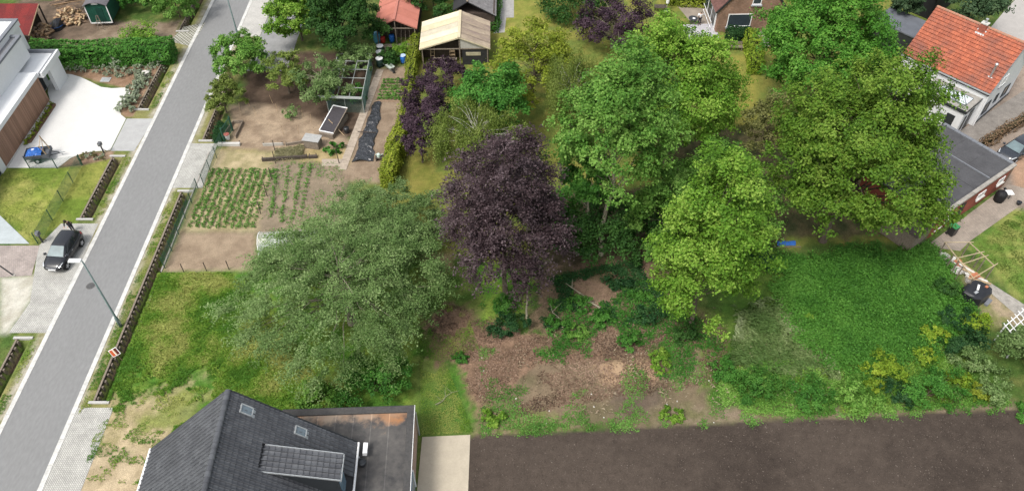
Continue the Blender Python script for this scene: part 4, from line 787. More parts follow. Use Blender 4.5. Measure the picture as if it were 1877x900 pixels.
def flatroof_mat():
    m = bpy.data.materials.new('stained_bitumen'); m.use_nodes = True; nt = m.node_tree; L = nt.links.new; p = nt.nodes['Principled BSDF']; p.inputs['Roughness'].default_value = .75; p.inputs['Specular IOR Level'].default_value = .35
    tc = nn(nt, 'ShaderNodeTexCoord'); sp = nn(nt, 'ShaderNodeSeparateXYZ'); L(tc.outputs['Object'], sp.inputs[0])
    n = nn(nt, 'ShaderNodeTexNoise'); n.inputs['Scale'].default_value = .8; n.inputs['Detail'].default_value = 8; n.inputs['Roughness'].default_value = .7; L(tc.outputs['Object'], n.inputs['Vector'])
    cr = nn(nt, 'ShaderNodeValToRGB'); e = cr.color_ramp.elements; e[0].position = .3; e[0].color = (.035, .035, .037, 1); e[1].position = .72; e[1].color = (.13, .12, .11, 1); L(n.outputs['Fac'], cr.inputs[0])
    # rusty silt left where water stands along the back edge
    a = nn(nt, 'ShaderNodeMath', operation='MULTIPLY_ADD'); L(n.outputs['Fac'], a.inputs[0]); a.inputs[1].default_value = 4.2; L(sp.outputs[1], a.inputs[2])
    mr = nn(nt, 'ShaderNodeMapRange'); mr.inputs['From Min'].default_value = 3.7; mr.inputs['From Max'].default_value = 4.6; L(a.outputs[0], mr.inputs['Value'])
    mx = nn(nt, 'ShaderNodeMix', data_type='RGBA'); L(mr.outputs[0], mx.inputs['Factor']); L(cr.outputs[0], mx.inputs['A'])
    c2 = nn(nt, 'ShaderNodeValToRGB'); e = c2.color_ramp.elements; e[0].position = .4; e[0].color = (.27, .21, .16, 1); e[1].position = .65; e[1].color = (.3, .14, .06, 1)
    n2 = nn(nt, 'ShaderNodeTexNoise'); n2.inputs['Scale'].default_value = .5; n2.inputs['Detail'].default_value = 5; L(tc.outputs['Object'], n2.inputs['Vector']); L(n2.outputs['Fac'], c2.inputs[0]); L(c2.outputs[0], mx.inputs['B'])
    # felt seams every metre across the roof
    w = nn(nt, 'ShaderNodeMath', operation='PINGPONG'); L(sp.outputs[0], w.inputs[0]); w.inputs[1].default_value = .6; lt = nn(nt, 'ShaderNodeMath', operation='LESS_THAN'); L(w.outputs[0], lt.inputs[0]); lt.inputs[1].default_value = .03
    k = nn(nt, 'ShaderNodeMath', operation='MULTIPLY_ADD'); L(lt.outputs[0], k.inputs[0]); k.inputs[1].default_value = .5; k.inputs[2].default_value = 1.0
    sc = nn(nt, 'ShaderNodeVectorMath', operation='SCALE'); L(mx.outputs['Result'], sc.inputs[0]); L(k.outputs[0], sc.inputs['Scale']); L(sc.outputs[0], p.inputs['Base Color'])
    return m
front_house()

# ---------------------------------------------------------------- modern white house on the left
def modern_house():
    X = -48.1; t = thing('modern_house', 'white flat-roofed modern house with wood cladding at the left edge', 'house', (X, 62, 0))
    def L(x0, x1, y0, y1, z0, z1): return MB().bb(x0 - X, x1 - X, y0 - 62, y1 - 62, z0, z1)
    L(X - 14, X - .06, 50, 67.2, -.2, 3.0).build('wall', WHITE, t)
    L(X - 14, X + .06, 49.8, 67.3, 3.0, 3.42).build('roof_band', WHITE, t)
    clad = bpy.data.materials.new('wood_cladding'); clad.use_nodes = True; nt = clad.node_tree; k = nt.links.new; p = nt.nodes['Principled BSDF']; p.inputs['Roughness'].default_value = .7
    tc = nn(nt, 'ShaderNodeTexCoord'); sp = nn(nt, 'ShaderNodeSeparateXYZ'); k(tc.outputs['Object'], sp.inputs[0]); sn = nn(nt, 'ShaderNodeMath', operation='SNAP'); k(sp.outputs[1], sn.inputs[0]); sn.inputs[1].default_value = .09
    wn_ = nn(nt, 'ShaderNodeTexWhiteNoise', noise_dimensions='1D'); k(sn.outputs[0], wn_.inputs['W']); cr = nn(nt, 'ShaderNodeValToRGB'); e = cr.color_ramp.elements; e[0].color = (.2, .11, .07, 1); e[1].color = (.31, .18, .12, 1); k(wn_.outputs[0], cr.inputs[0]); k(cr.outputs[0], p.inputs['Base Color'])
    cl = thing_part('cladding', t)
    for i in range(57):
        y0 = 56.75 + i * (67.15 - 56.75) / 57; s = L(X - .05, X + (.02 if i % 2 else .012), y0 + .008, y0 + 10.4 / 57 - .008, .12, 2.98); o = s.build('board', clad, cl)
    L(X - .05, X + .05, 55.9, 56.72, 0, 3.0).build('wall', WHITE, t); L(X - .04, X + .012, 50.5, 55.8, .1, 2.9).build('window', GLASSD, t)
    L(X - .06, X + .1, 56.7, 67.3, -.05, .1).build('plinth', CONC, t)
    # first floor
    L(X - 14, X - 1.75, 48, 70.2, 3.43, 5.7).build('wall', WHITE, t)
    for (x0, x1, y0, y1) in ((X - 2.05, X - 1.7, 48, 70.25), (X - 14, X - 2.05, 69.9, 70.25)): L(x0, x1, y0, y1, 5.7, 5.92).build('parapet', GREYCOPE, t)
    L(X - 14, X - 2.06, 48, 69.89, 5.7, 5.74).build('flat_roof', mat('grey_roof', (.2, .2, .21), .8, .15, 1), t)
    L(X - 14, X - 2.7, 56, 72.4, 5.75, 6.3).build('wall', WHITE, t); L(X - 14, X - 2.9, 70.3, 72.4, 3.0, 5.7).build('wall', WHITE, t)
    for (x0, x1, y0, y1) in ((X - 3.05, X - 2.66, 56, 72.45), (X - 14, X - 3.05, 72.1, 72.45)): L(x0, x1, y0, y1, 6.3, 6.45).build('parapet', GREYCOPE, t)
    # porch canopy
    L(X - 4, X + .5, 67.35, 71.6, 2.75, 3.0).build('canopy', WHITE, t)
    L(X + .3, X + .5, 67.32, 71.62, 3.0, 3.35).build('canopy_edge', WHITE, t); L(X - 2.8, X + .3, 71.4, 71.62, 3.0, 3.35).build('canopy_edge', GREYCOPE, t)
    L(X + .1, X + .3, 67.35, 71.4, 3.0, 3.3).build('canopy_edge', GREYCOPE, t)
    L(X - .1, X + .3, 69.0, 71.3, 0, 2.75).build('fin_wall', WHITE, t); L(X - 4, X - 1.2, 67.3, 70.2, 0, 2.75).build('wall', WHITE, t)
    L(X - 1.22, X - 1.15, 67.8, 69.4, .1, 2.3).build('door', DARKMETAL, t)
    # planted strip along the cladding
    return t
def thing_part(name, parent):
    o = bpy.data.objects.new(name, None); col.objects.link(o); o.parent = parent; return o
modern_house()
# ---------------------------------------------------------------- house with the orange tiled roof
def tile_field(mb, o, u, v, nrm, L, S, tw, tl, roll=.045, lap=.03, jit=.0):
    """tiles over a sloping rectangle: o lower corner, u along the eaves, v up the slope"""
    rows = max(1, int(round(S / tl))); cols = max(1, int(round(L / tw))); tw = L / cols; tl = S / rows
    prof = [(0, .2), (.25, 1), (.5, .2), (.75, 0), (1, .2)]; n = len(prof)
    for i in range(rows):
        for j in range(cols):
            b = o + u * (j * tw) + v * (i * tl) + nrm * random.uniform(0, jit); vs = []
            for a, h in ((0, lap), (tl * 1.05, 0)):
                for x, k in prof: vs.append(b + u * (x * tw) + v * a + nrm * (h + roll * k))
            for x, k in prof: vs.append(b + u * (x * tw) + nrm * (roll * k - .01) + v * .03)
            mb.add(vs, [(q, q + 1, n + q + 1, n + q) for q in range(n - 1)] + [(2 * n + q, 2 * n + q + 1, q + 1, q) for q in range(n - 1)])
ORT = tilemat('orange_tile', (.3, .085, .047), (.42, .125, .066), .8, (.19, .08, .06))
def orange_house():
    O = Vector((46.26, 62.89, 0)); rz = R(42); t = thing('orange_roofed_house', 'white-walled house with orange tiled roof at the top right', 'house', O, rz)
    W, LEN, E, RG = 4.05, 9.2, 4.0, 7.8
    s = MB(); s.bb(.15, 2 * W - .15, .12, LEN - .12, -.2, E)
    for y in (.12,): s.add([(.15, .12, E), (2 * W - .15, .12, E), (W, .12, RG - .15), (.15, LEN - .12, E), (2 * W - .15, LEN - .12, E), (W, LEN - .12, RG - .15)], [(0, 1, 2), (4, 3, 5), (3, 0, 2, 5), (1, 4, 5, 2)])
    s.build('wall', WHITE, t)
    s = MB(); k_ = .17; s.slab([(0, 0, E - k_), (W, 0, RG - k_), (W, LEN, RG - k_), (0, LEN, E - k_)][::-1], .1); s.slab([(2 * W, 0, E - k_), (2 * W, LEN, E - k_), (W, LEN, RG - k_), (W, 0, RG - k_)], .1)
    roof = s.build('roof', mat('tile_batten', (.12, .05, .035), .9, .3, 3), t, fix=True)
    sl = math.hypot(W, RG - E); v = Vector((W, 0, RG - E)).normalized(); nr = Vector((-(RG - E), 0, W)).normalized(); mb = MB()
    tile_field(mb, Vector((0, LEN, E)) + nr * .01, Vector((0, -1, 0)), v, nr, LEN, sl, .25, .36, .03, .085, .012)
    tag(mb.build('roof_tiles', ORT, roof), kind='stuff')
    mb = MB(); v2 = Vector((-W, 0, RG - E)).normalized(); n2 = Vector((RG - E, 0, W)).normalized(); tile_field(mb, Vector((2 * W, 0, E)) + n2 * .01, Vector((0, 1, 0)), v2, n2, LEN, sl, .25, .36, .03, .085)
    tag(mb.build('roof_tiles', ORT, roof), kind='stuff')
    s = MB().tube([(0, .19, 0), (0, -.19, 0)], [.13, .15], 8); rt = s.build('ridge_tile', mat('ridge_orange', (.42, .17, .1), .8, .3, 3, c2=(.3, .2, .15)), roof)
    for k in range(25):
        o = rt if k == 0 else copy_tree(rt, roof)
        o.location = (W, LEN - .2 - k * .365, RG + .04)
    # gutter, fascia
    MB().bb(-.16, -.02, -.05, LEN + .05, E - .1, E - .0).build('gutter', GALV, t); MB().bb(-.02, .12, .0, LEN, E - .3, E - .12).build('fascia', DARKMETAL, t)
    MB().bar((0.0, -.02, E - .04), (W, -.02, RG - .04), .05, .12).build('verge_trim', GREYCOPE, roof); MB().bar((2 * W, -.02, E - .04), (W, -.02, RG - .04), .05, .12).build('verge_trim', GREYCOPE, roof)
    # chimney near the ridge
    c = MB().bb(W - .55, W - .05, 3.9, 4.5, RG - .75, RG + .45).build('chimney', mat('chimney_brick', (.3, .1, .07), .9, .3, 6), t); MB().bb(W - .6, W, 3.85, 4.55, RG + .45, RG + .55).build('chimney_cap', CONC, c)
    MB().lathe([(.1, 0), (.1, .35), (.14, .37), (.14, .42)], (W - .3, 4.2, RG + .55), 10).build('chimney_pot', GALV, c); MB().slab([(W - .75, 4.65, RG - .62), (W - .75, 3.75, RG - .62), (W + .0, 3.75, RG + .08), (W + .0, 4.65, RG + .08)], .03).build('flashing', mat('lead', (.5, .5, .5), .6, .3, 5), c)
    # steel flue
    P0 = t.matrix_world if False else (Matrix.Translation(O) @ Matrix.Rotation(rz, 4, 'Z')); q = P0.inverted() @ RP(1815, 142, P0 @ Vector((0, 0, E)), (P0.to_3x3() @ nr)); f = MB().tube([q - Vector((0, 0, .2)), q + Vector((0, 0, 1.35))], .11, 12).lathe([(.17, 1.35), (.17, 1.5), (.1, 1.58)], q, 12).build('flue', mat('steel', (.6, .6, .6), .25, .1, 3, metal=.8), t)
    MB().box(q + nr * .03, (.5, .5, .04), Matrix(((v.x, 0, nr.x), (0, 1, 0), (v.z, 0, nr.z)))).build('flashing', mat('lead', (.5, .5, .5)), f)
    # gable windows
    def win(x0, x1, z0, z1, frame=DARKMETAL, pane=GLASSD):
        s = MB()
        for a, b, c_, d in ((x0, x1, z1 - .07, z1), (x0, x1, z0, z0 + .07), (x0, x0 + .07, z0 + .07, z1 - .07), (x1 - .07, x1, z0 + .07, z1 - .07)): s.bb(a, b, .04, .125, c_, d)
        w = s.build('window', frame, t); MB().bb(x0 + .07, x1 - .07, .08, .122, z0 + .07, z1 - .07).build('pane', pane, w); MB().bb(x0 - .05, x1 + .05, .0, .12, z0 - .07, z0 - .002).build('sill', GREYCOPE, w)
    win(1.1, 2.2, .9, 2.2); win(3.3, 3.9, 1.3, 2.2); win(2.4, 3.7, 3.5, 4.6, WHITEP, mat('white_blind', (.75, .75, .76), .6, .05, 2)); win(5.2, 6.4, 1.0, 2.2)
    MB().tube([(.05, .03, .1), (.05, .03, E - .2)], .05, 8).build('downpipe', WHITEP, t); MB().bb(.1, 2 * W - .1, .06, .118, -.1, .3).build('plinth', DARKMETAL, t)
    # flat extension with a roof lantern
    x0, x1, y0, y1, z = -3.1, .12, .45, 5.2, 2.95
    MB().bb(x0 + .1, x1, y0 + .1, y1, -.2, z).build('extension_wall', WHITE, t); MB().bb(x0, x1, y0, y1, z + .001, z + .2).build('extension_roof', mat('grey_gravel_felt', (.3, .285, .26), .9, .25, 2, fine=.2), t)
    for a in ((x0 - .06, x0, y0 - .06, y1), (x0, x1, y0 - .06, y0)): MB().bb(*a, z - .05, z + .26).build('fascia', DARKMETAL, t)
    q0, q1, r0, r1 = -2.3, -.75, 1.0, 4.0; f = MB()
    for a in ((q0, q1, r0, r0 + .1), (q0, q1, r1 - .1, r1), (q0, q0 + .1, r0 + .1, r1 - .1), (q1 - .1, q1, r0 + .1, r1 - .1)): f.bb(*a, z + .2, z + .36)
    ln = f.build('roof_lantern', GREYCOPE, t); cx = (q0 + q1) / 2; A = (cx, r0 + .75, z + .85); B = (cx, r1 - .75, z + .85); zz = z + .36
    for a, b in ((A, B), (A, (q0, r0, zz)), (A, (q1, r0, zz)), (B, (q0, r1, zz)), (B, (q1, r1, zz))): MB().bar(a, b, .06).build('glazing_bar', GREYCOPE, ln)
    PANE = mat('sky_glass', (.62, .68, .72), .12, .1, 2, spec=.8)
    for k in range(3):
        ya, yb = r0 + .75 + (r1 - r0 - 1.5) * k / 3, r0 + .75 + (r1 - r0 - 1.5) * (k + 1) / 3; g = .02
        for xx in (q0, q1):
            MB().add([(xx, ya + g, zz), (xx, yb - g, zz), (cx, yb - g, z + .83), (cx, ya + g, z + .83)], [(0, 1, 2, 3)]).build('pane', PANE, ln)
        if k: MB().bar((q0, ya, zz + .02), (cx, ya, z + .86), .05).build('glazing_bar', GREYCOPE, ln)
    for (yy, yc) in ((r0, r0 + .75), (r1, r1 - .75)):
        MB().add([(q0 + .02, yy, zz), (cx, yy, zz), (cx, yc, z + .83)], [(0, 1, 2)]).build('pane', PANE, ln); MB().add([(cx, yy, zz), (q1 - .02, yy, zz), (cx, yc, z + .83)], [(0, 1, 2)]).build('pane', PANE, ln)
        for xx in (q0, q1): MB().add([(xx, yy + (.02 if yy == r0 else -.02), zz), (cx, yc, z + .83), (xx, yc, zz)], [(0, 1, 2)]).build('pane', PANE, ln)
    # dark door and slot windows of the extension
    for xa, xb, za, zb in ((-1.35, -.5, .05, 2.35), (-2.3, -1.9, .5, 2.1)): MB().bb(xa, xb, y0 + .04, y0 + .096, za, zb).build('door' if za < .1 else 'window', DARKMETAL, t)
    MB().bb(x0 + .04, x0 + .096, 1.2, 2.0, .5, 2.2).build('window', DARKMETAL, t)
    # lean-to glass roof on the far half
    for k in range(4):
        ya = 5.25 + k * .98; MB().slab([(-2.9, ya, 2.5), (-.1, ya, 2.95), (-.1, ya + .92, 2.95), (-2.9, ya + .92, 2.5)][::-1], .03).build('glass_panel', mat('milky_sheet', (.72, .7, .64), .4, .1, 2), t)
        MB().bar((-2.95, ya - .03, 2.53), (-.05, ya - .03, 2.99), .06, .1).build('glazing_bar', DARKMETAL, t)
    MB().bb(-2.9, .1, 5.22, 9.1, -.2, 2.4).build('wall', WHITE, t)
    return t
orange_house()
t = thing('flat_outbuilding', 'dark flat-roofed outbuilding left of the orange roof', 'shed', (44.2, 76.6, 0), R(42)); MB().bb(-1.6, 2.2, -1, 4, -.1, 2.6).build('wall', DARKMETAL, t); MB().bb(-1.7, 2.3, -1.1, 4.1, 2.6, 2.75).build('roof', mat('blue_grey_felt', (.12, .13, .15), .8, .2, 1), t)
t = thing('black_outbuilding', 'black building at the top edge beyond the orange roof', 'shed', (49.6, 86.0, 0), R(42)); MB().bb(-2.5, 2.5, -2, 2, -.1, 2.6).build('wall', mat('black_cladding', (.015, .015, .017), .7, .3, 3), t); MB().bb(-2.6, 2.6, -2.1, 2.1, 2.6, 2.75).build('roof', BITUM, t)

# ---------------------------------------------------------------- garage with flat felt roof
def garage():
    O = Vector((36.0, 47.26, 0)); rz = R(35.6); t = thing('flat_roofed_garage', 'red-painted garage with grey felt roof under the round maple', 'garage', O, rz)
    RB = brickmat('red_painted_brick', (.32, .085, .055), (.27, .075, .05), (.2, .08, .06), 2.4, .5, .16, .015, var=.3); L, D, H = 12.0, 7.4, 2.5
    MB().bb(.05, L - .05, .05, D, -.2, H - .1).build('wall', RB, t)
    MB().bb(L - .5, L - .04, .03, .05, -.1, H - .1).build('corner_pier', mat('brown_brick', (.2, .13, .09), .9, .3, 5), t)
    MB().bb(.1, L - .1, .1, D, H - .099, H).build('felt_roof', mat('grey_felt', (.075, .075, .08), .85, .25, .8, fine=.15), t)
    # felt sheets, a little uneven
    for i in range(4):
        for j in range(3):
            MB().bb(.35 + i * 2.85, .35 + i * 2.85 + 2.82, .45 + j * 2.2, .45 + j * 2.2 + 2.17, H + .001, H + .012 + .006 * ((i + j) % 3)).build('felt_sheet', mat('grey_felt', (.075, .075, .08)), t)
    MB().bar((8.3, .4, H + .06), (8.3, D, H + .06), .12, .1).build('roof_batten', GREYCOPE, t)
    n = 20                                     # row of coping stones along the front
    for i in range(n):
        MB().bb(i * L / n + .01, (i + 1) * L / n - .01, -.04, .3, H - .099, H + .07 + .03 * random.random()).build('coping_stone', CONCD, t)
    for i in range(12): MB().bb(L - .3, L + .06, .32 + i * .59, .32 + i * .59 + .57, H - .1, H + .1).build('coping_stone', GREYCOPE, t)
    MB().bb(-.06, .28, .32, D, H - .1, H + .06).build('parapet', BITUM, t)
    for x0, x1, z0, z1 in ((2.0, 3.1, 1.0, 1.65), (6.7, 7.9, 1.05, 1.7), (9.9, 10.9, 1.1, 1.75)):
        s = MB()
        for a, b, c, d in ((x0, x1, z1 - .08, z1), (x0, x1, z0, z0 + .08), (x0, x0 + .08, z0 + .08, z1 - .08), (x1 - .08, x1, z0 + .08, z1 - .08)): s.bb(a, b, -.02, .06, c, d)
        w = s.build('window', WHITEP, t); MB().bb(x0 + .08, x1 - .08, .0, .04, z0 + .08, z1 - .08).build('pane', mat('dusty_pane', (.5, .5, .48), .4, .2, 3), w); MB().bb(x0 - .08, x1 + .08, -.14, -.02, z0 - .1, z0).build('sill', CONC, w)
    MB().bb(4.0, 4.75, -.01, .04, 0, 1.95).build('door', mat('dark_door', (.05, .04, .035), .7, .3, 4), t); MB().tube([(3.85, -.06, .05), (3.85, -.06, 2.4)], .05, 8).build('downpipe', DARKMETAL, t)
    MB().bar((.6, -.08, .75), (1.7, -.08, .75), .06, .08).build('wall_rail', WHITEP, t)
    # low slatted lean-to on the near end
    b = thing('slatted_store', 'grey slatted wooden store against the near end of the garage', 'shed', O + Matrix.Rotation(rz, 3, 'Z') @ Vector((-.1, 0, 0)), rz)
    for i in range(12): MB().bb(-2.4 + i * .19, -2.4 + i * .19 + .17, -.03, .02, -.1, 1.9).build('board', WOODOLD, b)
    MB().bb(-2.4, -.12, .03, 3.0, -.1, 1.88).build('wall', WOODOLD, b)
    for i in range(9): MB().slab([(-2.55, -.15 + i * .36, 1.94 + .01 * (i % 2)), (-.1, -.15 + i * .36, 2.2 + .01 * (i % 2)), (-.1, .2 + i * .36, 2.2), (-2.55, .2 + i * .36, 1.94)], .03).build('roof_board', WOODDARK, b)
garage()
# yard hedge-wall, and covered barbecue, bins
def garage_pt(x, y, z=0): return Vector((36.0, 47.26, 0)) + Matrix.Rotation(R(35.6), 3, 'Z') @ Vector((x, y, z))
hedge('bare_hedge', 'low brown leafless hedge along the yard behind the parked dark car', [tp(1800, 268), tp(1877, 222), tp(1960, 172)], .8, .9, leafmat('leaf_brown', (.1, .06, .035), (.17, .11, .065), (.24, .17, .1), .1), 4500, .14, 81)
def barbecue():
    p = G(1829, 368); t = thing('covered_barbecue', 'round barbecue under a black cover by the red garage wall', 'barbecue', p)
    MB().lathe([(.42, 0), (.46, .3), (.5, .75), (.46, .95), (.3, 1.1), (.1, 1.16)], (0, 0, 0), 12).build('cover', mat('black_cover', (.012, .012, .014), .6, .3, 5, bump=.5), t, True)
    MB().box((.25, .3, 1.2), (.18, .18, .14)).build('handle', BLACKP, t); MB().bb(.45, 1.1, -.1, .5, .8, .86).build('side_shelf', WHITEP, t)
    for x in (.55, 1.02): MB().bar((x, .2, 0), (x, .2, .8), .05).build('leg', DARKMETAL, t)
barbecue()
def wheelie(p, rz, lab, lidm, h=1.0):
    t = thing('wheeled_bin', lab, 'bin', p, rz); MB().box((0, 0, h / 2 + .04), (.5, .55, h * .92), None, (1.15, 1.15)).build('body', BLACKP, t); MB().box((0, .02, h + .06), (.62, .68, .09)).build('lid', lidm, t)
    for x in (-.27, .27): MB().tube([(x - .03, .25, .12), (x + .03, .25, .12)], .12, 12).build('wheel', RUBBER, t)
    MB().bar((-.25, .4, h), (.25, .4, h), .04).build('handle', BLACKP, t)
wheelie(G(1742, 430), R(30), 'dark wheeled bin with green lid by the red garage', mat('green_lid', (.04, .22, .08), .5, .2, 4))
t = thing('garden_pot', 'small dark pot on the paving near the lawn', 'pot', G(1866, 375)); MB().lathe([(.15, 0), (.22, .3), (.24, .32), (.18, .3)], (0, 0, 0), 12).build('pot', BLACKP, t); MB().lathe([(.16, .26), (.05, .3)], (0, 0, 0), 10).build('soil', WOODDARK, t)
t = thing('garden_bench', 'low grey slatted lounger at the right edge by the garage', 'bench', G(1893, 338), R(30))
for i in range(5): MB().bb(-.9, .9, -.35 + i * .15, -.35 + i * .15 + .12, .36, .4).build('slat', mat('grey_slat', (.55, .54, .52), .8, .2, 4), t)
for x in (-.8, .8):
    for y in (-.28, .28): MB().bb(x - .04, x + .04, y - .04, y + .04, 0, .36).build('leg', GALV, t)

# ---------------------------------------------------------------- brick house at the top
def brick_house():
    O = Vector((27.2, 80.3, 0)); t = thing('brick_house', 'brown brick house with steep gable and wide window at the top', 'house', O, R(2)); HW, E, RG = 3.75, 3.0, 7.6
    BB = brickmat('mottled_brick', (.3, .165, .105), (.21, .105, .07), (.3, .24, .19), 2.4, .5, .16, .02, var=.4)
    s = MB(); s.bb(-HW, HW, 0, 10, -.2, E); s.add([(-HW, 0, E), (HW, 0, E), (0, 0, RG), (-HW, 10, E), (HW, 10, E), (0, 10, RG)], [(0, 1, 2), (4, 3, 5), (3, 0, 2, 5), (1, 4, 5, 2)]); s.build('wall', BB, t)
    RT = mat('brown_tile', (.14, .07, .06), .8, .3, 2, fine=.25); roof = MB(); roof.slab([(-HW - .4, -.1, E - .45), (0, -.1, RG + .08), (0, 10.2, RG + .08), (-HW - .4, 10.2, E - .45)][::-1], .12); roof.slab([(HW + .4, -.1, E - .45), (HW + .4, 10.2, E - .45), (0, 10.2, RG + .08), (0, -.1, RG + .08)], .12); r = roof.build('roof', RT, t, fix=True)
    mb = MB(); v = Vector((HW + .4, 0, RG - E + .53)); sl = v.length; v.normalize(); nr = Vector((-v.z, 0, v.x)); tile_field(mb, Vector((-HW - .4, 10.2, E - .45)) + nr * .13, Vector((0, -1, 0)), v, nr, 10.3, sl, .3, .36, .02, .03); tag(mb.build('roof_tiles', RT, r), kind='stuff')
    for sg in (-1, 1): MB().bar((sg * (HW + .4), -.13, E - .45), (0, -.13, RG + .08), .05, .2).build('verge_trim', DARKMETAL, r)
    # windows on the gable
    for x0, x1, z0, z1 in ((-2.65, .1, .75, 2.35), (-.25, .75, 3.5, 5.0)):
        s = MB()
        for a, b, c, d in ((x0, x1, z1 - .09, z1), (x0, x1, z0, z0 + .09), (x0, x0 + .09, z0 + .09, z1 - .09), (x1 - .09, x1, z0 + .09, z1 - .09)): s.bb(a, b, -.05, .02, c, d)
        w = s.build('window', WHITEP, t); MB().bb(x0 + .09, x1 - .09, -.02, .018, z0 + .09, z1 - .09).build('pane', GLASSD, w); MB().bb(x0 - .1, x1 + .1, -.2, .0, z0 - .14, z0 - .003).build('sill', mat('blue_stone', (.4, .42, .45), .7, .1, 3), w)
    # white glazed side front
    g = MB().bb(-HW - .12, -HW - .02, .6, 9.5, -.1, 2.5).build('glazed_wall', WHITEP, t)
    for k in range(5): MB().bb(-HW - .16, -HW - .115, .9 + k * 1.75, 2.3 + k * 1.75, .25, 2.25).build('pane', GLASSD, g)
    for z in (.9, 1.6): MB().bar((-HW - .6, .4, z - .5), (-HW - .6, 4.5, z - .5), .05).build('handrail', WHITEP, g)
    return t
brick_house()
t = thing('garden_parasol', 'folded white parasol on the lawn at the top', 'parasol', G(1221, 22)); MB().tube([(0, 0, 0), (0, 0, 1.2)], .035, 8).build('pole', GALV, t); MB().lathe([(.05, 1.0), (.19, 1.15), (.17, 2.2), (.06, 2.9), (.01, 3.0)], (0, 0, 0), 9).build('canopy', WHITEP, t); MB().lathe([(.3, 0), (.3, .08), (.05, .12)], (0, 0, 0), 14).build('base', CONC, t)
t = thing('garden_table', 'small dark garden table beside the person in white', 'table', G(1269, 44)); MB().lathe([(.55, .7), (.55, .74)], (0, 0, 0), 14).build('table_top', DARKMETAL, t)
for a in range(4): MB().bar((.4 * math.cos(a * 1.571 + .78), .4 * math.sin(a * 1.571 + .78), 0), (.35 * math.cos(a * 1.571 + .78), .35 * math.sin(a * 1.571 + .78), .7), .05).build('leg', DARKMETAL, t)
t = thing('plate', 'white plate on the dark garden table', 'plate', G(1269, 44) + Vector((0, 0, .74))); MB().lathe([(.1, 0), (.17, .025), (.16, .03), (.09, .012)], (.05, -.1, 0), 16).build('dish', WHITEP, t)
t = thing('garden_table', 'small dark table on the lawn left of the folded parasol', 'table', G(1209, 22)); MB().bb(-.7, .7, -.4, .4, .68, .73).build('table_top', WOODDARK, t)
for x in (-.6, .6):
    for y in (-.3, .3): MB().bar((x, y, 0), (x, y, .68), .06).build('leg', DARKMETAL, t)
t = thing('garden_bench', 'weathered bench at the end of the narrow lawn strip', 'bench', G(1345, 92)); BW = WOODOLD
for i in range(3): MB().bb(-.9, .9, -.25 + i * .17, -.25 + i * .17 + .14, .42, .46).build('slat', BW, t)
for z in (.6, .78): MB().bb(-.9, .9, .26, .3, z, z + .12).build('backrest', BW, t)
for x in (-.8, .8):
    for y in (-.2, .24): MB().bb(x - .04, x + .04, y - .04, y + .04, 0, .42 if y < 0 else .9).build('leg', BW, t)

# ---------------------------------------------------------------- sheds
def gable_shed(name, label, O, rz, x0, x1, depth, E, apx, RG, wallm, roofm, npan, over=.25, left_only=None, mats=None):
    t = thing(name, label, 'shed', O, rz); H2 = .06
    s = MB(); s.bb(x0 + .2, x0 + .26, .3, depth, -.1, E + .05); s.bb(x1 - .26, x1 - .2, .3, depth, -.1, E + .05); s.bb(x0 + .26, x1 - .26, depth - .06, depth, -.1, E); s.add([(x0 + .26, depth - .03, E), (x1 - .26, depth - .03, E), (apx, depth - .03, RG - .1)], [(0, 1, 2)]); s.bb(x0 + .26, x1 - .26, 1.6, 1.66, -.1, E - .1); s.build('wall', wallm, t)
    for (xa, xb, mk) in ((x0 - over * .0, apx, 0), (x1, apx, 1)):
        for k in range(npan):
            ya, yb = -.1 + (depth + .2) * k / npan, -.1 + (depth + .2) * (k + 1) / npan; zf = E if True else 0; n = 22; vs = []; fs = []
            for j in range(n + 1):                # corrugated sheet, ribs run up the slope
                y = ya + (yb - ya + .04) * j / n; c = .022 * math.cos(j * math.pi) + .012 * (k % 2)
                vs += [(xa, y, E + c), (xb, y, RG + c)]
            for j in range(n): a = 2 * j; fs.append((a, a + 1, a + 3, a + 2) if xa > xb else (a, a + 2, a + 3, a + 1))
            m = mats[mk][k % len(mats[mk])] if mats else roofm
            MB().add(vs, fs).build('roof_sheet', m, t)
    MB().bar((apx, -.12, RG + .04), (apx, depth + .1, RG + .04), .3, .05).build('ridge_cap', mats[0][0] if mats else roofm, t)
    for xa in (x0, x1): MB().bar((xa, -.1, E - .06), (apx, -.1, RG - .06), .05, .14).build('barge_board', mats[0][0] if mats else WOODDARK, t)
    for x in (x0 + .3, x1 - .3, apx): MB().bar((x, .05, -.1), (x, .05, E if x != apx else RG - .12), .11).build('post', WOODDARK if not mats else WOODOLD, t)
    MB().bar((x0 + .3, .05, E - .1), (x1 - .3, .05, E - .1), .08, .1).build('tie_beam', WOODOLD, t)
    return t
BEI = [mat('beige_sheet', (.52, .45, .31), .8, .12, 1.5, fine=.1), mat('beige_sheet_pale', (.6, .54, .4), .8, .12, 1.5, fine=.1), mat('beige_sheet_grey', (.45, .41, .32), .8, .15, 1.5, fine=.1)]
BEID = [mat('lichened_sheet', (.42, .35, .26), .85, .4, .7, c2=(.17, .13, .115), fine=.2, stretch=(.5, 2, 1)), mat('lichened_sheet_dark', (.22, .17, .15), .85, .3, .7, c2=(.33, .27, .2), fine=.2, stretch=(.5, 2, 1))]
WD = mat('shed_boards', (.07, .052, .042), .9, .4, 4)
sh1 = gable_shed('open_shed', 'open-fronted wooden shed with beige corrugated roof', Vector((-6.1, 73.6, 0)), R(1), -3.9, 3.75, 5.2, 2.15, .45, 3.55, WD, None, 5, mats=(BEI, BEID))
MB().bb(.7, 3.4, .1, .16, -.1, 2.0).build('front_panel', mat('black_board', (.03, .03, .032), .8, .3, 3), sh1); MB().bb(1.1, 2.7, .04, .1, 1.2, 1.6).build('vent_panel', mat('dirty_cream', (.4, .36, .25), .8, .3, 3), sh1)
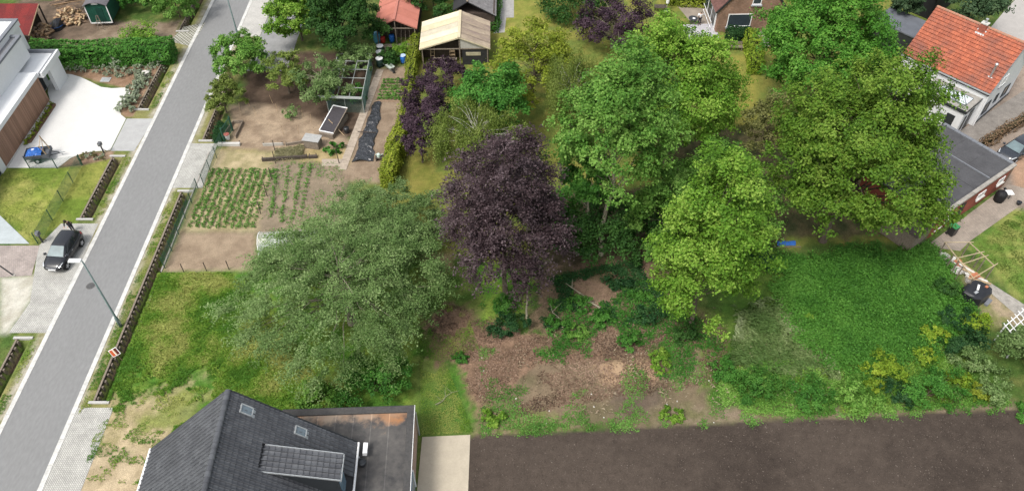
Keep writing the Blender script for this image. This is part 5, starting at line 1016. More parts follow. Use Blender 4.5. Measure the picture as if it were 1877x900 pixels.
MB().add([(.55, .06, 2.12), (3.3, .06, 2.12), (.55, .06, 3.3)], [(0, 1, 2)]).build('gable_panel', mat('grey_panel', (.42, .4, .36), .8, .2, 3), sh1)
s1p = lambda x, y, z=0: Vector((-6.1, 73.6, 0)) + Matrix.Rotation(R(1), 3, 'Z') @ Vector((x, y, z))
t = thing('work_bench', 'wooden bench across the front of the beige-roofed shed', 'bench', s1p(-1.2, -.1))
for z in (.45, .9): MB().bb(-1.3, 1.3, -.2, .2, z, z + .06).build('plank', WOODOLD, t)
for x in (-1.2, 0, 1.2): MB().bar((x, 0, 0), (x, 0, .9), .08).build('leg', WOODOLD, t)
t = thing('storage_crate', 'brown wooden crate on end inside the beige-roofed shed', 'crate', s1p(-.4, .8)); 
for z in (0, .45, .9, 1.35): MB().bb(-.3, .3, -.25, .25, z, z + .05).build('shelf', WOODPALE, t)
for x in (-.3, .27): MB().bb(x, x + .03, -.25, .25, .05, 1.4).build('side_panel', WOODPALE, t)
t = thing('wooden_ladder', 'short wooden ladder leaning inside the beige-roofed shed', 'ladder', s1p(-2.6, 1.0), R(0))
for x in (-.2, .2): MB().bar((x, -.3, 0), (x, .35, 1.9), .06).build('rail', WOODPALE, t)
for k in range(5): MB().bar((-.2, -.3 + .13 * k + .1, .3 + .36 * k), (.2, -.3 + .13 * k + .1, .3 + .36 * k), .04).build('rung', WOODPALE, t)
SAL = [mat('salmon_sheet', (.43, .165, .125), .75, .12, 1.5, fine=.08), mat('salmon_sheet_b', (.4, .15, .11), .75, .12, 1.5, fine=.08)]
sh2 = gable_shed('open_shed', 'wooden shed with salmon-red tiled roof behind the water butts', Vector((-13.0, 77.6, 0)), R(0), -2.35, 2.45, 11, 2.2, 0, 3.3, WD, None, 8, mats=(SAL, SAL))
for i, x in enumerate((-.2, .3, .8, 1.3)):
    t = thing('garden_pole', ['first', 'second', 'third', 'rightmost'][i] + ' long pole leaning at the front of the salmon-roofed shed', 'pole', Vector((-13 + x + .2, 77.7, 0))); MB().tube([(0, -.25, 0), (.1 - .06 * i, 1.0, 2.0)], .02, 6).build('shaft', WOODOLD, t); MB().lathe([(.03, -.02), (.02, .06)], (0, -.25, 0.02), 6).build('ferrule', GALV, t)
def barrel(p, lab, m, lid, r=.32, h=.95, g=None):
    t = thing('water_butt', lab, 'barrel', p, 0, g); MB().lathe([(r * .9, 0), (r, h * .3), (r, h * .7), (r * .95, h)], (0, 0, 0), 16).build('body', m, t, True)
    if lid: MB().lathe([(r * 1.05, h), (r * 1.05, h + .05), (r * .4, h + .07), (r * .38, h + .03)], (0, 0, 0), 16).build('lid', lid, t)
    for z in (.3, .65): MB().lathe([(r * .99, h * z - .03), (r * 1.05, h * z), (r * .99, h * z + .03)], (0, 0, 0), 16).build('hoop', m, t)
GL = mat('grey_lid', (.6, .61, .62), .5, .15, 4); DKG = mat('dark_green_plastic', (.015, .04, .032), .5, .3, 4)
for i, (px, py, l) in enumerate(((697, 122, 'nearest black water butt with grey lid in the row by the red shed'), (697, 110, 'middle black water butt with grey lid in the row by the red shed'), (698, 99, 'farthest black water butt with grey lid in the row by the red shed'))): barrel(G(px, py), l, DKG, GL, .38, 1.0, 'black water butts')
barrel(G(740, 116), 'bright blue barrel beside the round bush by the hedge', BLUE, mat('blue_white_lid', (.4, .5, .65), .5, .2, 3), .3, .95)
barrel(G(719, 77), 'blue barrel in the front of the red shed', BLUE, None, .3, .9); barrel(G(702, 78), 'red tub in the front of the red shed', RED, None, .3, .7)
barrel(G(692, 78), 'pale blue round tank at the left corner of the red shed', mat('pale_blue', (.1, .35, .5), .5, .2, 4), None, .4, 1.2)
t = thing('plank_stack', 'long grey planks lying across the front of the red shed', 'planks', Vector((-12.6, 76.6, 0)), R(3))
for i in range(3): MB().bb(-2 + i * .2, 2.2 + i * .1, -.25 + i * .2, -.1 + i * .2, .55 + .01 * i, .6 + .01 * i).build('plank', WOODOLD, t)
for x in (-1.6, 1.6): MB().bb(x - .1, x + .1, -.3, .4, 0, .55).build('trestle', WOODOLD, t)
shrub('clipped_bush', 'round dark clipped bush beside the water butts', tp(717, 117), (1.05, 1.0), 1.9, LF['dark'], 3000, .15, 150, ncl=40); shrub('clipped_bush', 'light green bush right of the round dark bush', tp(737, 104), (1.0, .9), 1.7, LF['lime'], 2200, .16, 151, ncl=34)
def wheelbarrow(p, rz, lab):
    t = thing('wheelbarrow', lab, 'wheelbarrow', p, rz); s = MB(); b = [(-.3, -.25), (.35, -.2), (.35, .2), (-.3, .25)]; tp_ = [(-.45, -.34), (.5, -.3), (.5, .3), (-.45, .34)]
    s.add([(x, y, .35) for x, y in b] + [(x, y, .65) for x, y in tp_], [(0, 3, 2, 1)] + [(i, (i + 1) % 4, 4 + (i + 1) % 4, 4 + i) for i in range(4)]); s.build('tray', mat('pale_green_tray', (.5, .55, .5), .5, .2, 4), t)
    MB().tube([(.62, -.05, .2), (.62, .05, .2)], .2, 14).build('wheel', RUBBER, t)
    for y in (-.25, .25): MB().tube([(.62, y * .3, .2), (.2, y, .34), (-.4, y, .42), (-.95, y * 1.2, .6)], .02, 6).build('handle', DARKMETAL, t); MB().tube([(-.25, y, .36), (-.35, y, 0)], .02, 6).build('leg', DARKMETAL, t)
wheelbarrow(G(716, 130), R(-50), 'wheelbarrow with pale tray beside the nearest water butt')
def outbuilding():
    t = thing('slate_outbuilding', 'grey shingle-roofed outbuilding behind the beige-roofed shed', 'shed', Vector((-3.4, 80.2, 0)), R(0)); MB().bb(-2.9, 1.4, .2, 9, -.1, 2.3).build('wall', WD, t); s = MB(); s.slab([(1.6, 0, 2.1), (1.6, 9, 2.1), (-1.6, 9, 3.9), (-1.6, 0, 3.9)], .1); s.slab([(-3.3, 0, 2.8), (-1.6, 0, 3.9), (-1.6, 9, 3.9), (-3.3, 9, 2.8)][::1], .1); r = s.build('roof', mat('roof_deck', (.03, .03, .032)), t, fix=True)
    SL = mat('slate_grey', (.2, .19, .19), .8, .4, 3, fine=.3); mb = MB(); v = Vector((-3.2, 0, 1.8)); L = v.length; v.normalize(); tile_field(mb, Vector((1.6, 0, 2.1)), Vector((0, 1, 0)), v, Vector((-v.z * -1, 0, -v.x)).normalized() if False else Vector((1.8, 0, 3.2)).normalized(), 9, L, .22, .2, .015, .02); tag(mb.build('shingles', SL, r), kind='stuff'); MB().bb(-1.72, -1.48, 0, 9, 3.88, 3.98).build('ridge_cap', WOODOLD, r)
    p = MB().slab([(1.5, 5.0, 2.26), (1.5, 8.9, 2.26), (-.6, 8.9, 3.45), (-.6, 5.0, 3.45)], .05).build('solar_panel', mat('solar_blue', (.06, .09, .14), .15, .2, 2, spec=.7), t)
outbuilding()
# ---------------------------------------------------------------- top left: wood store, log pile, green wagon
def log_mesh(r, L):
    return MB().tube([(-L / 2, 0, 0), (L / 2, 0, 0)], [r, r * .93], 7)
LOGM = [mat('log_end', (.45, .3, .17), .85, .35, 5, c2=(.24, .15, .09)), mat('log_bark', (.2, .14, .1), .9, .4, 5), mat('log_pale', (.55, .42, .26), .85, .3, 5)]
def woodshed():
    t = thing('wood_store', 'red corrugated-roofed wood store at the top left corner', 'shed', G(40, 70)); O = t.location.copy()
    a, b, c, d = G(70, 7, 3.3), G(52, 65, 2.3), G(-60, 60, 2.3), G(-40, 7, 3.3); n = 8
    RS = [mat('red_sheet', (.3, .055, .05), .7, .35, 1.2, c2=(.19, .05, .05), fine=.2), mat('red_sheet_b', (.36, .06, .055), .7, .35, 1.2, c2=(.22, .055, .05), fine=.2)]
    for k in range(n):
        f0, f1 = k / n, (k + 1) / n; vs = []; fs = []; m = 16
        for j in range(m + 1): f = f0 + (f1 - f0) * j / m * 1.02; z = .03 * (1 if j % 2 else -1); p = a.lerp(d, f) - O; q = b.lerp(c, f) - O; vs += [p + Vector((0, 0, z)), q + Vector((0, 0, z))]
        for j in range(m): fs.append((2 * j, 2 * j + 2, 2 * j + 3, 2 * j + 1))
        MB().add(vs, fs).build('roof_sheet', RS[k % 2], t)
    for p in (a, b, c, d): q = p - O; MB().bar((q.x * .98, q.y, -.1), (q.x * .98, q.y, q.z - .1), .14).build('post', WOODDARK, t)
    MB().bar(a - O - Vector((0, 0, .1)), b - O - Vector((0, 0, .1)), .1, .12).build('rafter', WOODPALE, t); MB().bar(b - O - Vector((0, 0, .1)), c - O - Vector((0, 0, .1)), .1, .12).build('rafter', WOODDARK, t)
    q = a - O; MB().bar((q.x - .4, q.y - .3, 1.2), (-12, q.y - .3, 1.2), .05, 2.4).build('wall', WOODDARK, t)
woodshed()
def log_heap(name, lab, grp, px, py, rx, ry, h, n, seed, L=.55):
    """a heap of split logs, every log a thing"""
    r = random.Random(seed); c = G(px, py); meshes = [log_mesh(.11, L).build('split_log', LOGM[k], None) for k in range(3)]; used = [False] * 3
    for i in range(n):
        a = r.uniform(0, 6.283); q = math.sqrt(r.random()); x, y = q * rx * math.cos(a), q * ry * math.sin(a); top = h * max(0, 1 - q * q) ; z = .1 + top * (i / n) ** .7
        k = r.choice((0, 0, 1, 2)); o = meshes[k] if not used[k] else meshes[k].copy()
        if used[k]: col.objects.link(o)
        used[k] = True; s = r.uniform(.75, 1.35); o.location = (c.x + x, c.y + y, z * 1.0); o.rotation_euler = (r.uniform(0, 6), r.uniform(-.45, .45), r.uniform(0, 3.14)); o.scale = (s, s, s)
        tag(o, lab, 'log', grp)
log_heap('log', 'split log in the heap beside the red wood store', 'logs heaped by the wood store', 78, 70, 1.0, 2.0, 1.5, 90, 1)
log_heap('log', 'split log in the heap beside the green wagon', 'logs heaped by the green wagon', 133, 37, 1.9, 1.6, 1.5, 110, 2)
r_ = random.Random(4); c = G(135, 20)
for i in range(14):
    s = MB(); L = r_.uniform(2.2, 3.6); s.tube([(-L / 2, 0, 0), (0, r_.uniform(-.1, .1), .06), (L / 2, 0, 0)], [.06, .05, .03], 6); o = s.build('cut_branch', LOGM[1] if i % 3 else LOGM[0]); o.location = (c.x + r_.uniform(-.5, .5), c.y + r_.uniform(-.6, .6), .75 + i * .055); o.rotation_euler = (0, r_.uniform(-.12, .12), R(30) + r_.uniform(-.25, .25)); tag(o, 'long cut branch on top of the log heap by the green wagon', 'branch', 'branches on the log heap')
t = thing('covered_bundle', 'black tarpaulin bundle at the left of the log heap by the wagon', 'tarpaulin', G(109, 50)); s = MB(); n = 12; r_ = random.Random(8)
prof = [(.95, 0), (.85, .45), (.55, .85), (.15, 1.05)]; vs = []; fs = []
for a, z in prof:
    for k in range(n): q = a * (1 + r_.uniform(-.18, .18)); vs.append((q * math.cos(k * 6.283 / n) * .8, q * math.sin(k * 6.283 / n) * 1.2, z + r_.uniform(-.05, .05) * (z > 0)))
for i in range(3):
    for k in range(n): fs.append((i * n + k, i * n + (k + 1) % n, (i + 1) * n + (k + 1) % n, (i + 1) * n + k))
fs.append(tuple(3 * n + k for k in range(n))); s.add(vs, fs).build('sheet', mat('black_tarp', (.015, .016, .02), .35, .4, 3, spec=.5), t); MB().tube([(.8 * math.cos(a * .6), 1.15 * math.sin(a * .6), .5) for a in range(11)], .015, 5).build('cord', BLUE, t)
def wagon():
    O = G(190, 49); t = thing('green_wagon', 'dark green wooden wagon with white trim and front steps', 'wagon', O, R(4)); GW = mat('wagon_green', (.012, .075, .05), .6, .25, 2)
    W, D, Z0, Z1 = 1.2, 5.0, .55, 2.75; MB().bb(-W, W, 0, D, Z0, Z1).build('body', GW, t)
    n = 9
    for i in range(n): MB().bb(-W + .07 + i * (2 * W - .14) / n + .008, -W + .07 + (i + 1) * (2 * W - .14) / n - .008, -.03, -.001, Z0 + .02, Z1 - .05).build('board', GW, t)
    s = MB(); k = 9; vs = []
    for y in (-.25, D + .1):
        for i in range(k): a = i / (k - 1) * 2 - 1; vs.append((a * (W + .15), y, Z1 + .42 * (1 - a * a)))
    vs += [(p[0], p[1], p[2] - .06) for p in vs]; fs = [(i, i + 1, k + i + 1, k + i) for i in range(k - 1)] + [(2 * k + i + 1, 2 * k + i, 3 * k + i, 3 * k + i + 1) for i in range(k - 1)] + [(i + 1, i, 2 * k + i, 2 * k + i + 1) for i in range(k - 1)]
    s.add(vs, fs).build('roof', mat('wagon_roof', (.13, .12, .13), .8, .2, 2), t); gable = MB(); gv = [(i / 8 * 2 * W - W, -.0, Z1 + .4 * (1 - (i / 4 - 1) ** 2)) for i in range(9)]; gable.add(gv, [tuple(range(9))]).build('gable', GW, t)
    for x in (-W, W): MB().bb(x - .05, x + .05, -.06, -.031, Z0 - .1, Z1).build('trim', WHITEP, t)
    MB().bb(-W, W, -.06, -.031, Z0 - .12, Z0 + .02).build('trim', WHITEP, t); MB().bb(-.1, .6, -.055, -.031, Z0 + .1, Z0 + 1.8).build('door', mat('wagon_door', (.008, .05, .036), .6, .2, 3), t); MB().bb(-.35, .35, -.05, -.03, Z1 + .05, Z1 + .25).build('vent', WHITEP, t)
    for x in (-.95, .95):
        for y in (.6, D - .6): MB().tube([(x - .06, y, .3), (x + .06, y, .3)], .3, 16).build('wheel', RUBBER, t)
    MB().bar((-.9, .6, .3), (.9, .6, .3), .08).build('axle', DARKMETAL, t); MB().bar((-.9, D - .6, .3), (.9, D - .6, .3), .08).build('axle', DARKMETAL, t); MB().bb(-.8, .8, .3, D - .3, .34, .55).build('chassis', DARKMETAL, t)
    l = thing('step_ladder', 'grey wooden A-frame ladder standing before the green wagon', 'ladder', O + Vector((0, -.55, 0)), R(4))
    for x in (-.35, .35): MB().bar((x, -.25, 0), (x * .25, .1, 1.7), .06).build('rail', WOODOLD, l)
    MB().bar((0, .45, 0), (0, .12, 1.7), .06).build('rail', WOODOLD, l)
    for z in (.35, .7, 1.05): k = 1 - .75 * z / 1.7; MB().bar((-.35 * k, -.25 + .35 * z / 1.7, z), (.35 * k, -.25 + .35 * z / 1.7, z), .05).build('rung', WOODOLD, l)
wagon()
# ---------------------------------------------------------------- roadside: ditch walls, headwalls, fences
def ditch_wall(x, y0, y1, lab, step=.5):
    t = thing('retaining_wall', lab, 'wall', (x, (y0 + y1) / 2, 0)); L = y1 - y0
    MB().bb(-.14, -.06, -L / 2, L / 2, -.8, .06).build('plank', WOODDARK, t)
    MB().bb(-.17, -.03, -L / 2, L / 2, .06, .12).build('cap_rail', WOODOLD, t)
    n = int(L / step); me = None
    for i in range(n):
        if me is None: o = MB().bb(-.06, .1, -.1, .1, -.85, .05).build('post', WOODOLD, t); me = o
        else: o = me.copy(); col.objects.link(o); o.parent = t
        o.location = (random.uniform(-.015, .02), -L / 2 + (i + .5) * L / n + random.uniform(-.06, .06), random.uniform(-.1, .01)); o.rotation_euler = (random.uniform(-.06, .06), random.uniform(-.02, .08), random.uniform(-.15, .15)); o.scale = (1, random.uniform(.75, 1.2), 1)
LB = ['timber ditch wall beside the lawn and the parked black car', 'timber ditch wall beside the white driveway planting bed', 'timber ditch wall at the left edge below the paved apron', 'timber ditch wall at the top left of the road', 'long timber ditch wall along the plot and the potato bed', 'timber ditch wall behind the small roadside trees']
for (x0, x1, y0, y1), l in zip(DITCHES, LB): ditch_wall(x0 + .12, max(y0, 22), min(y1, 95), l)
def headwall(x, y, lab, face=1):
    t = thing('culvert_headwall', lab, 'headwall', (x, y, 0)); MB().bb(-.8, .7, -.1, .1, -.1, .12).build('cap', mat('white_concrete', (.42, .41, .39), .85, .1, 3), t); MB().bb(-.62, .62, -.08, .08, -.9, -.1).build('wall', CONC, t)
    MB().tube([(0.05, -.11 * face, -.5), (.05, -.13 * face, -.5)], .22, 14).build('pipe', mat('pipe_dark', (.02, .02, .02), .9, .2, 3), t); s = MB().tube([(0.05, -.1 * face, -.5), (.05, -.16 * face, -.5)], .27, 16, False); s.build('pipe_rim', CONCD, t)
for x, y, l, f in ((-38.0, 58.35, 'concrete culvert headwall below the driveway apron', 1), (-38.0, 49.75, 'pale concrete cap at the ditch end by the black car', -1), (-38.0, 65.65, 'pale culvert cap beside the driveway apron, at the planting bed', -1), (-38.0, 36.75, 'concrete culvert headwall at the left edge below the pavers', 1), (-38.0, 74.45, 'culvert cap by the end of the clipped hedge', 1), (-38.0, 80.35, 'culvert cap at the top of the road beyond the grid pavers', -1),
                (-30.05, 53.45, 'concrete culvert headwall at the potato bed end of the long ditch', 1), (-30.05, 30.95, 'pale culvert cap beside the paved entrance at lower left', -1), (-30.05, 60.65, 'culvert cap by the small yellow-green roadside tree', -1)): headwall(x, y, l, f)
# low concrete edging on the plot side of the long ditch
t = thing('concrete_edging', 'low concrete edging along the garden side of the long ditch', 'edging', (-29.4, 44, 0))
for i in range(11): MB().bb(-.06, .06, -7 + i * 2, -7 + i * 2 + 1.97, -.5, .07).build('edging_slab', CONCD, t)
def wire_fence(name, lab, path, h, postm, step=2.4, wires=True, strut=False):
    path = [Vector((p[0], p[1], 0)) for p in path]; t = thing(name, lab, 'fence', path[0]); b = path[0]; w = MB()
    for i in range(len(path) - 1):
        p, q = path[i], path[i + 1]; L = (q - p).length; n = max(1, int(round(L / step)))
        for k in range(n + (1 if i == len(path) - 2 else 0)):
            c = p.lerp(q, k / n) - b; zc = gz(c.x + b.x, c.y + b.y); MB().box((c.x, c.y, (h + zc) / 2 - .1), (.055, .055, h - zc + .2)).build('post', postm, t)
        if wires:
            d = (q - p).normalized(); sd2 = Vector((-d.y, d.x, 0)) * .006
            for z in np.linspace(.08, h - .04, 11): w.bar((p - b) + Vector((0, 0, z)), (q - b) + Vector((0, 0, z)), .013, .013)
            m = int(L / .12)
            for k in range(m): c = p.lerp(q, (k + .5) / m) - b; w.bar((c.x, c.y, .06), (c.x, c.y, h - .02), .011, .011)
    if wires: w.build('wire_mesh', postm, t)
    return t
wire_fence('wire_fence', 'green wire fence along the lawn left of the road', [tp(215 - 145, 447), tp(76, 441), tp(152, 303)], 1.35, GREENM)
wire_fence('wire_fence', 'green wire fence between the lawn and the white driveway', [tp(150, 303), tp(105, 309), tp(55, 309)], 1.2, GREENM, 2.2)
wire_fence('wire_fence', 'green wire fence along the vegetable garden beside the long ditch', [(-29.2, 44.0), (-29.05, 53.8)], 1.3, GREENM, 1.9)
wire_fence('wire_fence', 'green wire fence continuing past the paved strip by the potato bed', [(-28.6, 54.2), (-28.3, 60.0)], 1.5, GREENM, 2.0)
t = thing('green_gate', 'dark green mesh gate by the small compost corner', 'gate', (-28.2, 60.4, 0), R(80))
for x in (0, 1.9): MB().bb(x - .06, x + .06, -.06, .06, -.1, 1.8).build('post', GREENM, t)
for z in (.15, 1.6): MB().bb(.06, 1.84, -.03, .03, z, z + .06).build('gate_frame', GREENM, t)
for k in range(14): MB().bb(.16 + k * .12, .19 + k * .12, -.01, .01, .21, 1.6).build('gate_bar', GREENM, t)
wire_fence('post_row', 'row of thin dark stakes at the lower end of the vegetable garden', [tp(296, 502), tp(420, 494)], 1.1, WOODDARK, 1.9, False)
t = thing('fence_post', 'leaning dark fence post by the pale gravel at the left edge', 'post', G(26, 505)); MB().bar((-.9, .15, 1.35), (0, 0, -.1), .08).build('stake', DARKMETAL, t); MB().bb(-.12, .12, -.12, .12, -.05, .06).build('foot', CONCD, t)
# stakes in the vegetable beds
for i, (px, py) in enumerate([(505, 300), (499, 330), (490, 360), (478, 392), (505, 280)]): 
    o = thing('bean_stake', 'dark wooden stake between the potato bed and the row bed', 'stake', on(px, py), 0, 'stakes between the beds'); MB().bar((0, 0, -.1), (random.uniform(-.05, .05), 0, 1.5), .06).build('shaft', WOODDARK, o); MB().lathe([(.035, 0), (.005, .05)], (0, 0, 1.5), 6).build('tip', WOODDARK, o)
for i, (px, py) in enumerate([(458, 195), (470, 212), (508, 205), (520, 248), (555, 215), (570, 225), (547, 246), (578, 250), (500, 190), (440, 205), (610, 240)]):
    o = thing('garden_cane', 'thin cane standing in the sandy soil bed', 'cane', on(px, py), 0, 'canes in the sandy bed'); MB().tube([(0, 0, -.1), (random.uniform(-.15, .15), .05, 1.0)], .018, 5).build('shaft', WOODPALE, o); MB().lathe([(.025, .98), (.02, 1.03)], (random.uniform(-.02, .02), .04, 0), 5).build('tip', WOODDARK, o)

# ---------------------------------------------------------------- street lamps
def lamp(x, y, h, lab):
    t = thing('street_lamp', lab, 'street lamp', (x, y, 0)); PM = mat('lamp_green_grey', (.12, .17, .165), .5, .2, 5, spec=.4)
    MB().lathe([(.13, -.1), (.13, 1.1), (.085, 1.2), (.05, h)], (0, 0, 0), 10).build('pole', PM, t, True); MB().tube([(0, 0, h - .05), (-.08, 0, h + .06), (-.15, 0, h + .08)], [.045, .04, .04], 8).build('arm', PM, t)
    hd = MB(); hd.box((-.5, 0, h + .08), (.95, .34, .1), None, (.92, .85)); hd.build('lamp_head', mat('lamp_white', (.72, .73, .73), .4, .05, 4), t); MB().bb(-.9, -.2, -.12, .12, h + .005, h + .028).build('lens', mat('lamp_lens', (.6, .6, .55), .2, .1, 3), t); MB().bb(.085, .14, -.06, .06, .35, .8).build('service_door', GALV, t)
lamp(-30.85, 37.9, 7.7, 'tall grey street lamp beside the ditch at lower left'); lamp(-31.2, 78.9, 8.0, 'tall grey street lamp at the top of the road')
# ---------------------------------------------------------------- sign
def sign():
    p = G(221, 652); p.z = gz(p.x, p.y); t = thing('for_sale_sign', 'small square orange and brown sign on a thin pole by the ditch', 'sign', p, R(25)); MB().tube([(0, 0, -.3), (-.18, 0, 1.15)], .02, 6).build('pole', WOODPALE, t)
    Rm = Matrix.Rotation(-.3, 3, 'Y') @ Matrix.Rotation(R(-25), 3, 'X'); c = Vector((-.22, -.03, 1.4)); MB().box(c, (.62, .03, .66), Rm).build('board', WHITEP, t)
    for off, w, m in ((-.165, .21, mat('sign_orange', (.5, .1, .03), .5, .1, 5)), (.165, .2, mat('sign_brown', (.1, .02, .015), .5, .1, 5)), (.03, .08, mat('sign_beige', (.6, .48, .3), .5, .1, 5))): MB().box(c + Rm @ Vector((off, -.02, 0)), (w, .012, .56), Rm).build('panel', m, t)
sign()
# ---------------------------------------------------------------- cars
PAINT = mat('black_car_paint', (.011, .012, .016), .27, .1, 2, spec=.45, coat=.5); CGLASS = mat('car_glass', (.12, .17, .18), .05, .3, 1.5, spec=.9, coat=.5); CHROME = mat('chrome', (.6, .6, .62), .2, .1, 4, metal=.8); LAMPW = mat('headlamp', (.42, .44, .46), .1, .1, 4, spec=.8); TAIL = mat('tail_lamp', (.5, .02, .015), .2, .1, 4, spec=.7); RIM = mat('alloy', (.62, .63, .65), .35, .15, 5, metal=.5)
def car(name, lab, loc, rz, paint, roofm=None):
    t = thing(name, lab, 'car', loc, rz)
    st = [(-1.98, .5, .86, .58), (-1.93, .34, .98, .74), (-1.7, .24, 1.02, .82), (-1.2, .22, 1.0, .86), (-.3, .2, .97, .865), (.6, .2, .95, .865), (1.0, .2, .96, .86), (1.35, .22, .9, .84), (1.65, .25, .82, .79), (1.85, .3, .72, .7), (1.96, .42, .6, .55)]
    vs = []; fs = []; n = 12
    for x, z0, z1, w in st:
        zm = (z0 + z1) / 2
        ring = [(-w * .82, z0), (-w * .97, z0 + .12), (-w, zm), (-w * .98, z1 - .12), (-w * .9, z1 - .02), (-w * .5, z1 + .012), (w * .5, z1 + .012), (w * .9, z1 - .02), (w * .98, z1 - .12), (w, zm), (w * .97, z0 + .12), (w * .82, z0)]
        vs += [(x, y, z) for y, z in ring]
    for i in range(len(st) - 1):
        for k in range(n): fs.append((i * n + k, (i + 1) * n + k, (i + 1) * n + (k + 1) % n, i * n + (k + 1) % n))
    fs.append(tuple(range(n))); fs.append(tuple(reversed([(len(st) - 1) * n + k for k in range(n)])))
    MB().add(vs, fs).build('body', paint, t, True, fix=True)
    # cabin shell
    base = [(-1.88, .7), (-1.3, .8), (0, .81), (.98, .74)]; top = [(-1.5, .52), (-1.2, .58), (-.3, .6), (.12, .55)]; zb = .95; zt = 1.45; s = MB(); vs = []
    for (xb, wb), (xt, wt) in zip(base, top): vs += [(xb, -wb, zb), (xt, -wt, zt), (xt, wt, zt), (xb, wb, zb), (xt * .98, 0, zt + .035)]
    fs = []
    for i in range(3): a = 5 * i; b = 5 * (i + 1); fs += [(a, b, b + 1, a + 1), (a + 1, b + 1, b + 4, a + 4), (a + 4, b + 4, b + 2, a + 2), (a + 2, b + 2, b + 3, a + 3)]
    fs += [(0, 1, 4, 2, 3), (15 + 3, 15 + 2, 15 + 4, 15 + 1, 15)]
    cb = s.add(vs, fs).build('roof', roofm or paint, t, True, fix=True); bv = cb.modifiers.new('bevel', 'BEVEL'); bv.width = .09; bv.segments = 3; bv.limit_method = 'ANGLE'; bv.angle_limit = R(35)
    def P(i, f, sgn, u):                        # point on the cabin side
        (xb, wb), (xt, wt) = base[i], top[i]; return Vector((xb + (xt - xb) * f, sgn * (wb + (wt - wb) * f + .008), zb + (zt - zb) * f))
    def lerp_side(x_f, f, sgn):
        i = min(2, int(x_f)); return P(i, f, sgn, 0).lerp(P(i + 1, f, sgn, 0), x_f - i)
    for sgn in (-1, 1):
        for a, b in ((.25, 1.45), (1.55, 2.75)): MB().add([lerp_side(a, .1, sgn), lerp_side(b, .1, sgn), lerp_side(min(b, 2.75), .88, sgn), lerp_side(a, .88, sgn)], [(0, 1, 2, 3)]).build('side_window', mat('tinted_glass', (.02, .025, .03), .06, .2, 2, spec=.8), t)
        MB().bar(lerp_side(.1, .04, sgn), lerp_side(2.9, .04, sgn), .02, .03).build('window_trim', CHROME, t)
        MB().box((.78, sgn * .93, 1.0), (.14, .2, .13), Matrix.Rotation(-sgn * .2, 3, 'Z')).build('mirror', paint, t)
        MB().add([(1.4, sgn * .825, .865), (1.72, sgn * .75, .79), (1.87, sgn * .66, .7), (1.84, sgn * .58, .735), (1.5, sgn * .74, .885)], [(0, 1, 2, 3, 4) if sgn < 0 else (4, 3, 2, 1, 0)]).build('headlight', LAMPW, t)
        MB().slab([(-1.9, sgn * .6, .98), (-1.72, sgn * .835, .98), (-1.86, sgn * .79, .72), (-1.97, sgn * .58, .74)][::sgn], .04).build('tail_light', TAIL, t)
        for x in (-1.22, 1.27):
            w = MB().tube([(x, sgn * .64, .31), (x, sgn * .87, .31)], .31, 20).build('wheel', RUBBER, t); MB().tube([(x, sgn * .83, .31), (x, sgn * .878, .31)], .215, 18).build('rim', mat('rim_dark', (.08, .08, .085), .5, .1, 4), w)
            for k in range(5): a = k * 1.2566; MB().bar((x, sgn * .882, .31), (x + .2 * math.cos(a), sgn * .882, .31 + .2 * math.sin(a)), .02, .055).build('spoke', RIM, w)
            MB().tube([(x, sgn * .6, .33), (x, sgn * .862, .33)], .36, 18).build('wheel_arch', mat('arch_black', (.008, .008, .009), .8, .1, 3), t)
        MB().bar((-.1, sgn * .872, .82), (.1, sgn * .872, .82), .02, .03).build('door_handle', CHROME, t); MB().bar((.45, sgn * .866, .3), (.45, sgn * .866, .9), .008, .012).build('door_seam', RUBBER, t)
    d = Vector((0, 0, .01)); MB().add([Vector((.985, -.66, zb + .05)) + d, Vector((.985, .66, zb + .05)) + d, Vector((.17, .52, zt - .035)) + d + Vector((.04, 0, 0)), Vector((.17, -.52, zt - .035)) + d + Vector((.04, 0, 0))], [(0, 1, 2, 3)]).build('windscreen', CGLASS, t)
    MB().add([(-1.885, -.6, zb + .06), (-1.53, -.46, zt - .04), (-1.53, .46, zt - .04), (-1.885, .6, zb + .06)], [(0, 1, 2, 3)]).build('rear_window', CGLASS, t)
    MB().bar((1.955, -.42, .66), (1.955, .42, .66), .03, .06).build('grille', CHROME, t); MB().bb(1.955, 1.985, -.3, .3, .44, .55).build('number_plate', WHITEP, t); MB().bb(-2.0, -1.97, -.27, .27, .62, .73).build('number_plate', WHITEP, t)
    t.scale = (1.06, 1.06, 1.06); return t
car('black_hatchback', 'black hatchback parked on the pavers beside the road', (-38.05, 45.4, .018), R(-95), PAINT)
car('parked_car', 'dark car parked behind the flat-roofed garage at the right edge', (*G(1858, 283)[:2], .0), R(-146), mat('dark_blue_paint', (.02, .024, .032), .25, .1, 2, spec=.5, coat=.8))
